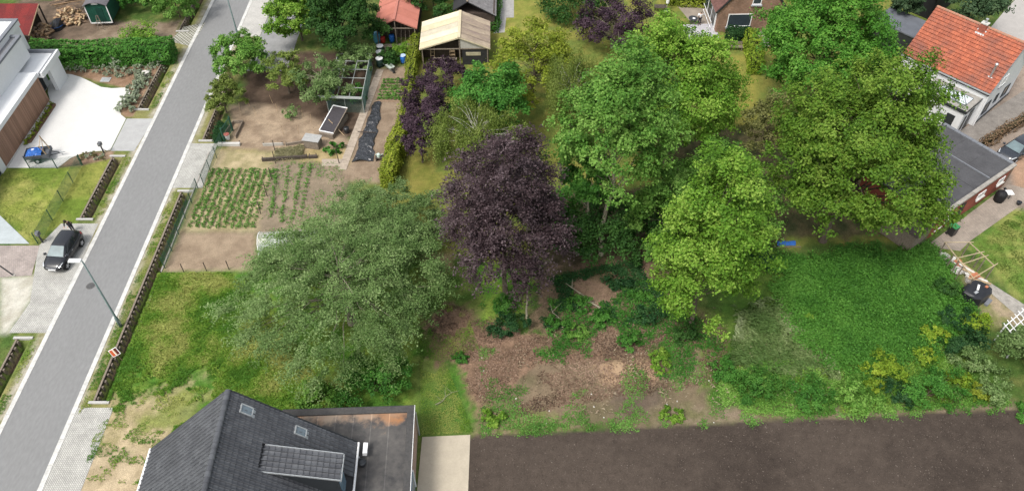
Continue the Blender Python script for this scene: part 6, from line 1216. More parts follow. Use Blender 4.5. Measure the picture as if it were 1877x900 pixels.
# ---------------------------------------------------------------- people
SKIN = mat('skin', (.5, .32, .24), .6, .1, 8)
def skin_obj(name, V, E, Rd, m, parent, root=0, sub=1):
    me = bpy.data.meshes.new(name); me.from_pydata(V, E, []); bm = bmesh.new(); bm.from_mesh(me); ly = bm.verts.layers.skin.verify(); bm.verts.ensure_lookup_table()
    for i, v in enumerate(bm.verts): v[ly].radius = (Rd[i], Rd[i]); v[ly].use_root = (i == root)
    bm.to_mesh(me); bm.free(); me.materials.append(m); o = bpy.data.objects.new(name, me); col.objects.link(o); o.parent = parent
    a = o.modifiers.new('skin', 'SKIN'); a.use_smooth_shade = True; b = o.modifiers.new('sub', 'SUBSURF'); b.levels = sub; b.render_levels = sub; return o
def person(lab, loc, rz, topm, legm, hairm, J):
    """J: joints in metres, z up, the person faces +x"""
    t = thing('person', lab, 'person', loc, rz); names = list(J); V = [J[k][:3] for k in names]; Rd = [J[k][3] for k in names]; ix = {k: i for i, k in enumerate(names)}
    links = [('pelvis', 'waist'), ('waist', 'chest'), ('chest', 'neck'), ('neck', 'head'), ('head', 'crown')]
    for s in 'lr': links += [('pelvis', 'hip' + s), ('hip' + s, 'knee' + s), ('knee' + s, 'ankle' + s), ('ankle' + s, 'toe' + s), ('chest', 'sho' + s), ('sho' + s, 'elb' + s), ('elb' + s, 'wri' + s), ('wri' + s, 'palm' + s)]
    E = [(ix[a], ix[b]) for a, b in links]
    for s in 'lr':                              # five fingers
        w = Vector(J['wri' + s][:3]); p = Vector(J['palm' + s][:3]); d = (p - w).normalized(); sd_ = d.cross(Vector((0, 0, 1))); sd_ = sd_.normalized() if sd_.length > .1 else Vector((0, 1, 0))
        for k, (o, L) in enumerate(((-.034, .065), (-.012, .08), (.012, .085), (.034, .075), (.05, .05))):
            b = len(V); base = p + sd_ * o; a1 = base + d * (L * .55) - Vector((0, 0, .008)); a2 = a1 + d * (L * .45) - Vector((0, 0, .022))
            if k == 4: a1 = w.lerp(p, .5) + sd_ * .055; a2 = a1 + d * .035 + sd_ * .012
            V += [tuple(a1), tuple(a2)]; Rd += [.009, .008]; E += [(ix['palm' + s] if k < 4 else ix['wri' + s], b), (b, b + 1)]
    body = skin_obj('body', V, E, Rd, SKIN, t, ix['pelvis'])
    def sub(nm, keys, lk, grow, m, root):
        i2 = {k: i for i, k in enumerate(keys)}; skin_obj(nm, [J[k][:3] for k in keys], [(i2[a], i2[b]) for a, b in lk], [J[k][3] * grow + .012 for k in keys], m, t, i2[root])
    sub('shirt', ['pelvis', 'waist', 'chest', 'shol', 'shor', 'elbl', 'elbr', 'wril', 'wrir'], [('pelvis', 'waist'), ('waist', 'chest'), ('chest', 'shol'), ('chest', 'shor'), ('shol', 'elbl'), ('shor', 'elbr'), ('elbl', 'wril'), ('elbr', 'wrir')], 1.1, topm, 'chest')
    sub('trousers', ['pelvis', 'hipl', 'hipr', 'kneel', 'kneer', 'anklel', 'ankler'], [('pelvis', 'hipl'), ('pelvis', 'hipr'), ('hipl', 'kneel'), ('hipr', 'kneer'), ('kneel', 'anklel'), ('kneer', 'ankler')], 1.1, legm, 'pelvis')
    h = Vector(J['head'][:3]); c = Vector(J['crown'][:3]); up = (c - h).normalized(); q = up.to_track_quat('Z', 'X').to_matrix()
    hair = MB(); hair.lathe([(.115, -.05), (.118, .03), (.1, .09), (.05, .13), (.005, .14)], (0, 0, 0), 12); hair.v = [tuple(h + q @ Vector((p[0] - .012, p[1], p[2] + .02))) for p in hair.v]; hair.build('hair', hairm, t, True)
    for s in (-1, 1): MB().lathe([(.004, -.012), (.014, 0), (.004, .012)], h + Vector((.095, s * .032, -.0)), 6).build('eye', DARKMETAL, t)
    MB().box(h + Vector((.108, 0, -.03)), (.035, .022, .04), None, (.4, .6)).build('nose', SKIN, t); MB().box(h + Vector((.098, 0, -.07)), (.02, .045, .01)).build('mouth', mat('lips', (.35, .12, .1), .6, .1, 5), t)
    for s in 'lr': a = Vector(J['ankle' + s][:3]); o = Vector(J['toe' + s][:3]); d = (o - a); MB().box((a.x + d.x * .45, a.y + d.y * .45, .04), (.27, .1, .08), Matrix.Rotation(math.atan2(d.y, d.x), 3, 'Z'), (.8, .85)).build('shoe', BLACKP, t)
    return t
JA = dict(pelvis=(0, 0, .95, .13), waist=(.05, 0, 1.1, .125), chest=(.2, 0, 1.34, .14), neck=(.31, 0, 1.5, .055), head=(.38, 0, 1.6, .095), crown=(.41, 0, 1.69, .08), hipl=(0, .1, .88, .095), hipr=(0, -.1, .88, .095), kneel=(.03, .11, .5, .062), kneer=(.0, -.11, .5, .062), anklel=(-.04, .11, .09, .042), ankler=(-.04, -.11, .09, .042), toel=(.13, .12, .04, .035), toer=(.13, -.12, .04, .035), shol=(.22, .19, 1.38, .065), shor=(.22, -.19, 1.38, .065), elbl=(.36, .23, 1.13, .045), elbr=(.36, -.23, 1.13, .045), wril=(.6, .16, 1.12, .03), wrir=(.6, -.16, 1.12, .03), palml=(.68, .15, 1.12, .032), palmr=(.68, -.15, 1.12, .032))
person('person in dark clothing leaning over the rear of the black car', (-38.55, 48.35, .02), R(-85), mat('dark_jacket', (.02, .021, .026), .8, .3, 6), mat('dark_trousers', (.02, .022, .03), .85, .3, 6), mat('dark_hair', (.02, .014, .01), .7, .3, 8), JA)
JB = dict(pelvis=(0, 0, .95, .13), waist=(0, 0, 1.12, .12), chest=(0, 0, 1.35, .14), neck=(.01, 0, 1.52, .055), head=(.03, 0, 1.63, .095), crown=(.03, 0, 1.73, .08), hipl=(0, .1, .88, .095), hipr=(0, -.1, .88, .095), kneel=(.02, .11, .5, .062), kneer=(.05, -.12, .5, .062), anklel=(-.02, .11, .09, .042), ankler=(.02, -.13, .09, .042), toel=(.14, .12, .04, .035), toer=(.18, -.14, .04, .035), shol=(0, .19, 1.4, .065), shor=(0, -.19, 1.4, .065), elbl=(.1, .42, 1.28, .045), elbr=(.1, -.4, 1.24, .045), wril=(.22, .2, 1.5, .03), wrir=(.3, -.45, 1.42, .03), palml=(.2, .12, 1.55, .032), palmr=(.36, -.47, 1.47, .032))
person('person in white shirt and dark trousers standing on the terrace', (*G(1281, 46)[:2], .02), R(-80), mat('white_shirt', (.75, .75, .76), .8, .05, 6), mat('dark_trousers', (.02, .022, .03)), mat('grey_hair', (.25, .2, .16), .7, .3, 8), JB)
# ---------------------------------------------------------------- trailer with blue tarpaulin
def trailer():
    p = G(75, 290); t = thing('car_trailer', 'small grey trailer on the white driveway', 'trailer', p, R(10)); TM = mat('trailer_grey', (.1, .11, .125), .6, .25, 5)
    MB().bb(-1.1, 1.1, -.65, .65, .45, .5).build('floor', TM, t)
    for a in ((-1.1, 1.1, -.68, -.65), (-1.1, 1.1, .65, .68), (-1.13, -1.1, -.68, .68), (1.1, 1.13, -.68, .68)): MB().bb(*a, .45, .85).build('side_panel', TM, t)
    for y in (-.8, .8):
        w = MB().tube([(0, y - .09, .3), (0, y + .09, .3)], .3, 18).build('wheel', RUBBER, t); MB().tube([(0, y - .1, .3), (0, y + .1, .3)], .15, 14).build('rim', RIM, w); MB().bb(-.4, .4, y - .12, y + .12, .63, .66).build('mudguard', DARKMETAL, t)
    MB().bar((1.1, -.3, .45), (2.0, 0, .42), .06).build('drawbar', DARKMETAL, t); MB().bar((1.1, .3, .45), (2.0, 0, .42), .06).build('drawbar', DARKMETAL, t); MB().bar((1.9, 0, .44), (2.35, 0, .46), .08).build('coupling', GALV, t); MB().tube([(2.0, .12, 0), (2.0, .12, .6)], .03, 8).build('jockey_leg', GALV, t)
    for x in (-1.1, 1.1): MB().bar((x, -.7, .45), (x, -.7, 1.0), .05).build('stanchion', TM, t)
    o = thing('blue_tarpaulin', 'crumpled blue tarpaulin piled in the grey trailer', 'tarpaulin', p + Matrix.Rotation(R(10), 3, 'Z') @ Vector((-.25, 0, .5)), R(10)); r = random.Random(3); n, m = 14, 12; vs = []
    for i in range(n):
        for j in range(m): x, y = -.8 + 1.45 * i / (n - 1), -.6 + 1.2 * j / (m - 1); vs.append((x, y, .06 + .42 * max(0, (1 - (x / .9) ** 2)) * max(0, (1 - (y / .7) ** 2)) ** .5 + r.uniform(0, .13)))
    MB().add(vs, [(i * m + j, (i + 1) * m + j, (i + 1) * m + j + 1, i * m + j + 1) for i in range(n - 1) for j in range(m - 1)]).build('sheet', mat('tarp_blue', (.025, .12, .42), .45, .3, 3, spec=.4), o); MB().box((-.1, .1, .5), (.25, .18, .1)).build('label_patch', WHITEP, o)
    l = thing('easel_stand', 'slim wooden frame standing in the back of the grey trailer', 'frame', p + Matrix.Rotation(R(10), 3, 'Z') @ Vector((.75, 0, .5)), R(10))
    MB().bar((.28, -.55, 0), (-.12, -.5, 1.3), .07).build('rail', WOODPALE, l); MB().bar((.28, .45, 0), (-.1, .5, 1.75), .07).build('rail', WOODPALE, l); MB().bar((.08, -.52, .75), (-.04, .5, 1.35), .05).build('cross_bar', WOODPALE, l); MB().bar((-.1, -.5, 1.2), (-.1, .5, 1.5), .04).build('cross_bar', WOODPALE, l)
trailer()
def letterbox(p, lab):
    t = thing('letterbox', lab, 'letterbox', p); MB().bb(-.05, .05, -.05, .05, -.1, 1.0).build('post', DARKMETAL, t); MB().box((0, 0, 1.15), (.3, .38, .36), None, (.95, .95)).build('box', mat('letterbox_grey', (.12, .125, .135), .5, .2, 5), t); MB().bb(-.1, .1, -.2, -.185, 1.2, 1.26).build('slot', GALV, t); MB().bar((.0, .05, .5), (.22, .25, 0), .04).build('brace', DARKMETAL, t)
letterbox(G(79, 445), 'dark letterbox on a post beside the parked black car'); letterbox(G(191, 281), 'slim dark letterbox at the driveway edge')
# ---------------------------------------------------------------- planting around the white driveway
sp = [(108, 127), (116, 129), (126, 130), (136, 125), (141, 131), (150, 127), (155, 133), (166, 124), (174, 130), (182, 133), (198, 128), (207, 133), (215, 127), (230, 130), (236, 138), (243, 131), (252, 138), (265, 122), (276, 116), (281, 126), (272, 130), (290, 120), (297, 124), (214, 139), (197, 140), (262, 136), (255, 127), (220, 143)]
for i, (px, py) in enumerate(sp): shrub('silver_shrub', 'small silvery shrub in the mulched bed below the hedge', tp(px, py), .45, .6, LF['silver'], 260, .13, 200 + i, 'silvery shrubs in the mulched bed', cat='plant', ncl=9, stems=3)
sp = [(262, 150), (254, 155), (246, 160), (255, 165), (262, 160), (247, 172), (240, 180), (250, 180), (244, 190), (236, 188), (232, 197), (225, 201), (240, 203), (268, 145), (258, 142)]
for i, (px, py) in enumerate(sp): shrub('silver_shrub', 'larger silvery-green shrub in the bed between driveway and ditch', tp(px, py), .65, .85, LF['silver'], 480, .15, 240 + i, 'silvery shrubs by the driveway corner', cat='plant', ncl=12, stems=3)
for i in range(13): p = G(96, 192).lerp(G(48, 266), i / 12); shrub('grass_tuft', 'low yellow-green tuft in the strip along the wood cladding', (p.x, p.y), .33, .35, LF['yellow'], 160, .12, 260 + i, 'tufts along the wood cladding', cat='plant', ncl=7, stems=2)
s = MB(); s.prism(G2([(92, 193), (97, 190), (102, 190), (103, 194), (58, 262), (44, 267)]), .0, .045); structure(s.build('planting_strip', mat('dark_mulch', (.14, .085, .055), .95, .35, 6)))
for i, (px, py) in enumerate([(155, 285), (165, 284), (175, 283), (160, 291), (172, 290), (188, 288), (150, 292), (180, 293), (190, 294)]): shrub('bedding_plant', 'small plant in the mulch bed below the driveway edge', tp(px, py), .3, .4, LF['silver' if i % 2 else 'olive'], 140, .12, 280 + i, 'plants in the mulch below the driveway', cat='plant', ncl=7, stems=2)
shrub('grey_shrub', 'single grey-leaved shrub against the long clipped hedge', tp(212, 122), (.7, .6), 1.9, LF['silver'], 700, .14, 290, ncl=16)
t = thing('drain_cover', 'square grey slab set in the mulched bed', 'slab', G(194, 147)); MB().bb(-.5, .5, -.4, .4, -.05, .07).build('slab', SLAB, t); MB().bb(-.38, .38, -.28, .28, .07, .085).build('lid', GALV, t)
t = thing('boulder', 'pale boulder in the mulched bed near the ditch', 'boulder', G(267, 138)); bm = MB(); r_ = random.Random(5); bm.lathe([(.4 + r_.uniform(-.05, .05), -.05), (.48, .15), (.42, .35), (.22, .5), (.05, .53)], (0, 0, 0), 9); bm.v = [(x * 1.2 + r_.uniform(-.05, .05), y * .8 + r_.uniform(-.05, .05), z) for x, y, z in bm.v]; bm.build('stone', mat('pale_stone', (.6, .58, .55), .9, .15, 3), t, False)
t = thing('house_sign', 'small pale panel standing by the ditch at the hedge end', 'sign', G(297, 116)); MB().bar((0, 0, -.1), (0, 0, .5), .05).build('post', GALV, t); MB().box((0, 0, .95), (.35, .05, .9), Matrix.Rotation(.1, 3, 'X')).build('panel', mat('pale_blue_panel', (.6, .65, .7), .5, .1, 3), t)

# ---------------------------------------------------------------- vegetable garden
def crop(name, lab, grp, pts, rad, h, leaf, nleaf, sz, seed, cat='plant'):
    protos = []
    for k in range(4):
        r = np.random.default_rng(seed + k); P, N, S, lv, cc = blob_leaves(r, (0, 0, h * .45), (rad, rad, h * .55), nleaf, sz, ncl=9, clump=.45, low=-.3, inner=.2); P[:, 2] = np.maximum(P[:, 2], .02); protos.append(leaf_object(name, P, N, S, lv, leaf, None, .7, None, seed + k))
    used = [False] * 4
    for i, (x, y) in enumerate(pts):
        k = i % 4; o = protos[k] if not used[k] else protos[k].copy()
        if used[k]: col.objects.link(o)
        used[k] = True; s = random.uniform(.7, 1.25); o.location = (x, y, gz(x, y)); o.rotation_euler = (0, 0, random.uniform(0, 6.28)); o.scale = (s, s, s * random.uniform(.8, 1.15)); tag(o, lab if isinstance(lab, str) else lab[i], cat, grp)
def row_pts(a, b, n, jit=.05): a, b = G(*a), G(*b); return [(a.x + (b.x - a.x) * (i + .5) / n + random.uniform(-jit, jit), a.y + (b.y - a.y) * (i + .5) / n + random.uniform(-jit, jit)) for i in range(n)]
ORD = ['first', 'second', 'third', 'fourth', 'fifth', 'sixth', 'seventh', 'eighth', 'ninth', 'tenth']; labs = []
pts = []
for k in range(10):
    f = k / 9; a = (392 + f * 108, 311 - 0 * f); b = (347 + f * 115, 418 + f * 2); nk = 25 if k < 9 else 18; pts += row_pts(a, b, nk, .06); labs += ['leafy potato plant in the %s straw-mulched row counted from the roadside fence' % ORD[k]] * nk
crop('potato_plant', labs, 'potato plants in rows', pts, .2, .3, LF['crop'], 90, .1, 300)
pts = []; labs = []
for kk, (a, b, n) in enumerate((((507, 312), (497, 400), 14), ((530, 305), (515, 410), 16), ((552, 305), (535, 405), 15), ((570, 300), (550, 400), 14))): pts += row_pts(a, b, n, .06); labs += ['low plant in the %s row of the bare bed right of the potatoes' % ORD[kk]] * n
ground_leaves('bed_weeds', 'thin weeds over the bare bed right of the potatoes', 'weeds', G2([(500, 296), (640, 300), (610, 425), (475, 430)]), 900, .12, .12, LF['crop'], 4, 345, mask=noisy(51, .5, .9))
crop('row_plant', labs, 'plants in the second bed', pts, .2, .26, LF['crop'], 60, .1, 310)
pts = []; labs = []
for k in range(7): labs += ['small pale cabbage in the %s row counted from the water butts' % ORD[k]] * 11; pts += row_pts((702 - k * 1.7, 148 + k * 5.6), (752 - k * 2.4, 147 + k * 5.8), 11, .05)
crop('cabbage_plant', labs, 'cabbages in rows', pts, .17, .24, LF['crop'], 36, .12, 320)
# soil ridges of the cabbage bed
for k in range(8):
    a, b = G(702 - k * 1.7, 146 + k * 5.6), G(750 - k * 2.4, 145 + k * 5.8); s = MB(); L = (b - a).length; s.tube([(0, 0, -.06), (L * .3, .02, -.05), (L * .6, -.03, -.06), (L, 0, -.06)], [.12, .16, .15, .12], 8); o = s.build('soil_ridge', mat('ridge_soil', (.24, .165, .11), .95, .3, 5, bump=.4)); o.location = a; o.rotation_euler = (0, 0, math.atan2(b.y - a.y, b.x - a.x)); structure(o)
# black plastic mulch sheet
def black_sheet():
    t = thing('black_plastic_sheet', 'long wrinkled black plastic sheet on the bed beside the garden path', 'plastic sheet', G(675, 245)); O = t.location.copy(); a0, a1, b0, b1 = G(685, 189), G(700, 190), G(645, 298), G(682, 297); n, m = 70, 16; vs = []; r = random.Random(2)
    for i in range(n + 1):
        for j in range(m + 1):
            f, g = i / n, j / m; p = a0.lerp(b0, f).lerp(a1.lerp(b1, f), g); z = .04 + .2 * math.sin(g * math.pi) * (1 - .5 * abs(math.sin(f * 9))) + .16 * (float(vnoise(f * 30, g * 6, 3)) - .3) + r.uniform(0, .05); w = (float(vnoise(f * 14, g * 2 + 9, 5)) - .5) * .35; vs.append((p.x - O.x + w * (1 if g in (0, 1) else .3), p.y - O.y, max(.015, z * (.5 if j in (0, m) else 1))))
    MB().add(vs, [(i * (m + 1) + j, (i + 1) * (m + 1) + j, (i + 1) * (m + 1) + j + 1, i * (m + 1) + j + 1) for i in range(n) for j in range(m)]).build('sheet', mat('black_film', (.03, .032, .037), .27, .3, 6, spec=.7, bump=.9, bscale=7), t, False)
    p = G(675, 246) - O; MB().bar((p.x - 1.0, p.y, .3), (p.x + .8, p.y - .15, .3), .06).build('weight_bar', WOODDARK, t)
black_sheet()
# fruit cage
def fruit_cage():
    a, b, c, d = G(668, 208), G(603, 205), G(625, 128), G(683, 128); O = a.copy(); t = thing('fruit_cage', 'green-netted fruit cage with pale timber frame by the garden path', 'cage', O); Hh = 2.0; P = [p - O for p in (a, b, c, d)]; PF = mat('pale_frame', (.28, .3, .28), .7, .15, 5)
    top = [p + Vector((0, 0, Hh)) for p in P]
    for p, q in zip(P, top): MB().bar(p - Vector((0, 0, .1)), q, .09).build('post', PF, t)
    for i in range(4): MB().bar(top[i], top[(i + 1) % 4], .06).build('beam', PF, t)
    for f in (.2, .42, .62, .82): MB().bar(top[0].lerp(top[3], f), top[1].lerp(top[2], f), .07).build('rafter', PF, t)
    for f in (.35, .68): MB().bar(top[0].lerp(top[1], f), top[3].lerp(top[2], f), .06).build('rafter', PF, t)
    for k in range(3): MB().bar(top[1] + Vector((-1.0, -.1 - k * .13, .06)), top[0] + Vector((.05, -.1 - k * .13, .06)), .1, .05).build('plank', PF, t)
    for i in (0, 3, 2, 1):
        j = (i + 1) % 4; w = MB(); p, q = P[i], P[j]; L = (q - p).length; n = int(L / .11)
        for k in range(n): x = p.lerp(q, (k + .5) / n); w.bar((x.x, x.y, .02), (x.x, x.y, Hh), .022, .022)
        for z in np.arange(.1, Hh, .14): w.bar(p + Vector((0, 0, z)), q + Vector((0, 0, z)), .014, .014)
        w.build('netting', mat('net_green', (.08, .14, .12), .7, .2, 5), t)
        f = .5; x = p.lerp(q, f); MB().bar((x.x, x.y, -.1), (x.x, x.y, Hh), .06).build('post', PF, t)
fruit_cage()
shrub('currant_bush', 'green fruit bush inside the netted cage', tp(650, 185), 1.2, 1.5, LF['deep'], 1500, .17, 330); shrub('currant_bush', 'young bush standing on the dark garden soil', tp(535, 215), .8, 1.3, LF['grey'], 600, .16, 331)
# cold frame
def cold_frame():
    p = G(614, 232); t = thing('cold_frame', 'tilted cold frame with white edge and dark panel', 'cold frame', p, R(-17)); Rm = Matrix.Rotation(R(20), 3, 'X'); 
    MB().bb(-.75, .75, -1.9, 1.6, 0, .5).build('base', WOODOLD, t); MB().box((0, 0, .85), (1.5, 3.4, .05), Matrix.Rotation(R(10), 3, 'X')).build('panel', mat('dark_mesh_panel', (.05, .045, .05), .6, .3, 5), t)
    for a, b in (((-.78, -1.7, .6), (-.78, 1.7, 1.2)), ((.78, -1.7, .6), (.78, 1.7, 1.2)), ((-.78, -1.7, .6), (.78, -1.7, .6)), ((-.78, 1.7, 1.2), (.78, 1.7, 1.2))): MB().bar(a, b, .08, .1).build('frame_rail', WHITEP if a[0] < 0 else WOODOLD, t)
    for x in (-.6, .6): MB().bar((x, 1.5, .4), (x, 1.5, 1.15), .06).build('prop', WOODOLD, t)
cold_frame()
t = thing('garden_tool', 'long wooden pole leaning on the cold frame', 'pole', G(632, 250), R(140)); MB().bar((0, 0, 0), (2.2, 0, 1.0), .05).build('shaft', WOODPALE, t); MB().bar((-.02, 0, .0), (.15, 0, .05), .1, .03).build('blade', DARKMETAL, t)
barrel(G(636, 243), 'dark tub beside the cold frame', BLACKP, None, .28, .6)
def board_edge(px0, px1, lab, m=WOODOLD, h=.35, th=.12, n=1):
    a, b = on(*px0), on(*px1); t = thing('timber_edging', lab, 'timber', a, math.atan2(b.y - a.y, b.x - a.x)); L = (b - a).length; k = max(1, int(L / 2.2))
    for i in range(k): MB().box(((i + .5) * L / k, random.uniform(-.03, .03), h / 2 - .05), (L / k * .98, th, h), Matrix.Rotation(random.uniform(-.02, .02), 3, 'Z')).build('board', m, t)
    for x in (.1, L - .1): MB().bar((x, th * .8, -.2), (x, th * .8, h + .05), .06).build('peg', WOODDARK, t)
board_edge((400, 267), (441, 267), 'pale concrete-coloured beam at the gate end of the sandy bed', CONC, .35, .3)
board_edge((482, 268), (520, 267), 'grey timber board edging the sandy bed', mat('grey_board', (.4, .38, .34), .9, .2, 5)); board_edge((524, 268), (562, 262), 'weathered plank beside the straw heap')
board_edge((480, 296), (565, 290), 'dark timber edging below the straw heap', WOODDARK, .4, .2); board_edge((566, 290), (582, 289), 'short dark log end below the grey crate', WOODDARK, .35, .25)
t = thing('compost_crate', 'grey weathered compost crate beside the straw heap', 'crate', on(575, 268), R(-12))
for i in range(4):
    for y in (-.45, .45): MB().bb(-.75, .75, y - .03, y + .03, .02 + i * .24, .24 + i * .24).build('slat', WOODOLD, t)
    for x in (-.75, .75): MB().bb(x - .03, x + .03, -.42, .42, .02 + i * .24, .24 + i * .24).build('slat', WOODOLD, t)
MB().slab([(-.85, -.55, 1.02), (.85, -.55, 1.02), (.85, .55, 1.06), (-.85, .55, 1.06)], .04).build('lid', mat('grey_lid_board', (.33, .33, .32), .85, .2, 4), t)
ground_leaves('straw_heap', 'heap of pale straw inside the timber edging', 'straw', G2([(508, 278), (556, 270), (552, 290), (505, 294)]), 900, .35, .35, LF['dry'], 4, 340, aspect=.12)
shrub('rhubarb_plant', 'large-leaved rhubarb by the garden path', tp(612, 276), .85, .75, LF['deep'], 90, .5, 341, cat='plant', ncl=12)
MBp = thing('bean_stake', 'dark stake in front of the rhubarb', 'stake', on(622, 300)); MB().bar((0, 0, -.1), (-.1, .1, 1.6), .06).build('shaft', WOODDARK, MBp); MB().lathe([(.035, 0), (.005, .05)], (-.1, .1, 1.6), 6).build('tip', WOODDARK, MBp)
t = thing('compost_corner', 'low plank compost bin by the green gate', 'compost bin', on(415, 245), R(5))
for a, b in (((-.2, -.9), (.5, 1.5)), ((1.1, -.9), (1.5, 1.5)), ((.5, 1.5), (1.5, 1.5))): MB().bar((*a, .2), (*b, .2), .06, .4).build('plank', WOODOLD, t)
t = thing('white_bucket', 'white bucket with red lid at the compost corner', 'bucket', on(418, 255)); MB().lathe([(.2, 0), (.26, .55), (.27, .57)], (0, 0, 0), 14).build('body', WHITEP, t); MB().lathe([(.27, .57), (.27, .62), (.1, .66)], (0, 0, 0), 14).build('lid', mat('pink_lid', (.5, .15, .12), .6, .2, 4), t)
ground_leaves('green_netting_weeds', 'dark green weeds by the compost corner', 'weeds', G2([(395, 225), (415, 232), (408, 262), (392, 262)]), 500, .5, .18, LF['ivy'], 5, 342)
t = thing('seed_tray_table', 'low dark table with pots at the end of the black plastic sheet', 'table', on(700, 293)); MB().bb(-.6, .6, -.3, .3, .35, .4).build('table_top', WOODDARK, t)
for x in (-.5, .5): MB().bb(x - .04, x + .04, -.25, .25, 0, .35).build('leg', WOODDARK, t)
t = thing('watering_can', 'pale green watering can on the low dark table', 'watering can', on(694, 291) + Vector((0, 0, .4))); t.location.x = on(700, 293).x - .25; t.location.y = on(700, 293).y; MB().lathe([(.17, 0), (.17, .3), (.1, .36)], (0, 0, 0), 12).build('body', mat('pale_green', (.5, .62, .55), .5, .1, 4), t); MB().tube([(.15, 0, .1), (.42, 0, .36)], [.04, .025], 8).build('spout', mat('pale_green', (.5, .62, .55)), t); MB().tube([(-.15, 0, .1), (-.3, 0, .25), (-.12, 0, .36)], .02, 6).build('handle', mat('pale_green', (.5, .62, .55)), t)
t = thing('flower_pot', 'reddish-white pot at the hedge end of the low dark table', 'pot', on(711, 292)); MB().lathe([(.16, 0), (.23, .42), (.25, .45), (.2, .44)], (0, 0, 0), 12).build('pot', mat('terracotta_pale', (.5, .28, .25), .8, .2, 4), t); MB().lathe([(.19, .4), (.02, .43)], (0, 0, 0), 10).build('soil', WOODDARK, t)
# polytunnel half hidden by the grey-green tree
def tunnel():
    a = G(480, 455); t = thing('polytunnel', 'clear plastic tunnel half hidden behind the grey-green tree', 'polytunnel', a, R(4)); n, m, r, L = 12, 16, 1.25, 6.0; vs = []; q = random.Random(1)
    for j in range(m + 1):
        for i in range(n + 1): th = math.pi * i / n; vs.append((L * j / m, -r * math.cos(th) * (1 + q.uniform(-.02, .02)), r * 1.25 * math.sin(th) + q.uniform(-.03, .03) * (0 < i < n)))
    pm = bpy.data.materials.new('clear_film'); pm.use_nodes = True; nt = pm.node_tree; p = nt.nodes['Principled BSDF']; p.inputs['Base Color'].default_value = (.8, .84, .86, 1); p.inputs['Roughness'].default_value = .2; p.inputs['Alpha'].default_value = .22
    MB().add(vs, [(j * (n + 1) + i, j * (n + 1) + i + 1, (j + 1) * (n + 1) + i + 1, (j + 1) * (n + 1) + i) for j in range(m) for i in range(n)]).build('film', pm, t)
    for j in range(5): x = L * j / 4; MB().tube([(x, -r * math.cos(math.pi * i / 10), r * 1.26 * math.sin(math.pi * i / 10)) for i in range(11)], .03, 6).build('hoop', WHITEP, t)
tunnel()

# ---------------------------------------------------------------- things on the plot and on the right
def branch(px0, px1, lab, r=.06, seed=0):
    q = random.Random(seed); a, b = on(*px0), on(*px1); t = thing('fallen_branch', lab, 'branch', a); d = b - a; s = MB(); p = [Vector((0, 0, .05)) + d * f + Vector((q.uniform(-.15, .15), q.uniform(-.15, .15), .12 + q.uniform(0, .25))) for f in (0, .25, .5, .75, 1)]; s.tube(p, [r, r * .85, r * .65, r * .5, r * .2], 6); s.build('stem', BARKPALE, t)
    for k in range(5): c = p[1 + k % 3]; e = c + Vector((q.uniform(-.8, .8), q.uniform(-.8, .8), q.uniform(.1, .6))); MB().tube([c, c.lerp(e, .5) + Vector((0, 0, .08)), e], [r * .4, r * .3, r * .1], 5).build('twig', BARKPALE, t)
branch((1102, 570), (1035, 520), 'long pale fallen branch on the litter right of the beech', .08, 1); branch((1010, 575), (1030, 590), 'small pale dead branch beside the green weeds', .05, 2); branch((800, 745), (840, 720), 'short dead twig on the grass near the flat roof', .03, 3)
t = thing('blue_tarpaulin', 'folded blue tarpaulin at the far edge of the nettle bed', 'tarpaulin', on(1440, 447)); r_ = random.Random(6); vs = []; n = 9
for i in range(n):
    for j in range(5): vs.append((-.8 + 1.6 * i / (n - 1), -.25 + .5 * j / 4, .05 + .22 * (0 < j < 4) * (.6 + .4 * r_.random())))
MB().add(vs, [(i * 5 + j, (i + 1) * 5 + j, (i + 1) * 5 + j + 1, i * 5 + j + 1) for i in range(n - 1) for j in range(4)]).build('sheet', mat('tarp_blue', (.03, .15, .5)), t); MB().bar((-1.2, -.4, .05), (1.2, -.4, .05), .06).build('weight_bar', WOODOLD, t)
# timber skeleton frame
def frame():
    px = [(1718, 455), (1772, 500), (1812, 480), (1764, 442)]; H_ = 1.7; A, B, C, D = G(1718, 470), G(1768, 535), G(1806, 512), G(1762, 470); O = A.copy(); t = thing('timber_skeleton', 'open skeleton of thin timber posts and rails beyond the nettle bed', 'frame', O); P = [p - O for p in (A, B, C, D)]; FW = mat('frame_wood', (.42, .34, .22), .85, .3, 5); up = Vector((0, 0, H_))
    def post(p): MB().bar(p - Vector((0, 0, .15)), p + up, .07).build('post', WOODOLD, t)
    for f in (0, .33, .5, .66, 1): post(P[0].lerp(P[1], f)); post(P[3].lerp(P[2], f))
    MB().bar(P[0] + up, P[1] + up, .07).build('rail', FW, t); MB().bar(P[3] + up, P[2] + up, .07).build('rail', FW, t)
    for f in (0, .45, .62, 1): a, b = P[0].lerp(P[1], f) + up, P[3].lerp(P[2], f) + up; MB().bar(a + (a - b) * .05 + Vector((0, 0, .06)), b + (b - a) * .15 + Vector((0, 0, .06)), .06).build('rafter', FW, t)
    for f in (.15, .85): a = P[0].lerp(P[1], f); MB().bar(a, a + up * .6 + (P[1] - P[0]) * .12, .05).build('brace', WOODOLD, t)
frame()
q = random.Random(9)
RUB = [mat('rubble_white', (.6, .58, .54), .9, .15, 4), mat('rubble_grey', (.36, .34, .31), .9, .25, 4), ORANGEBR]
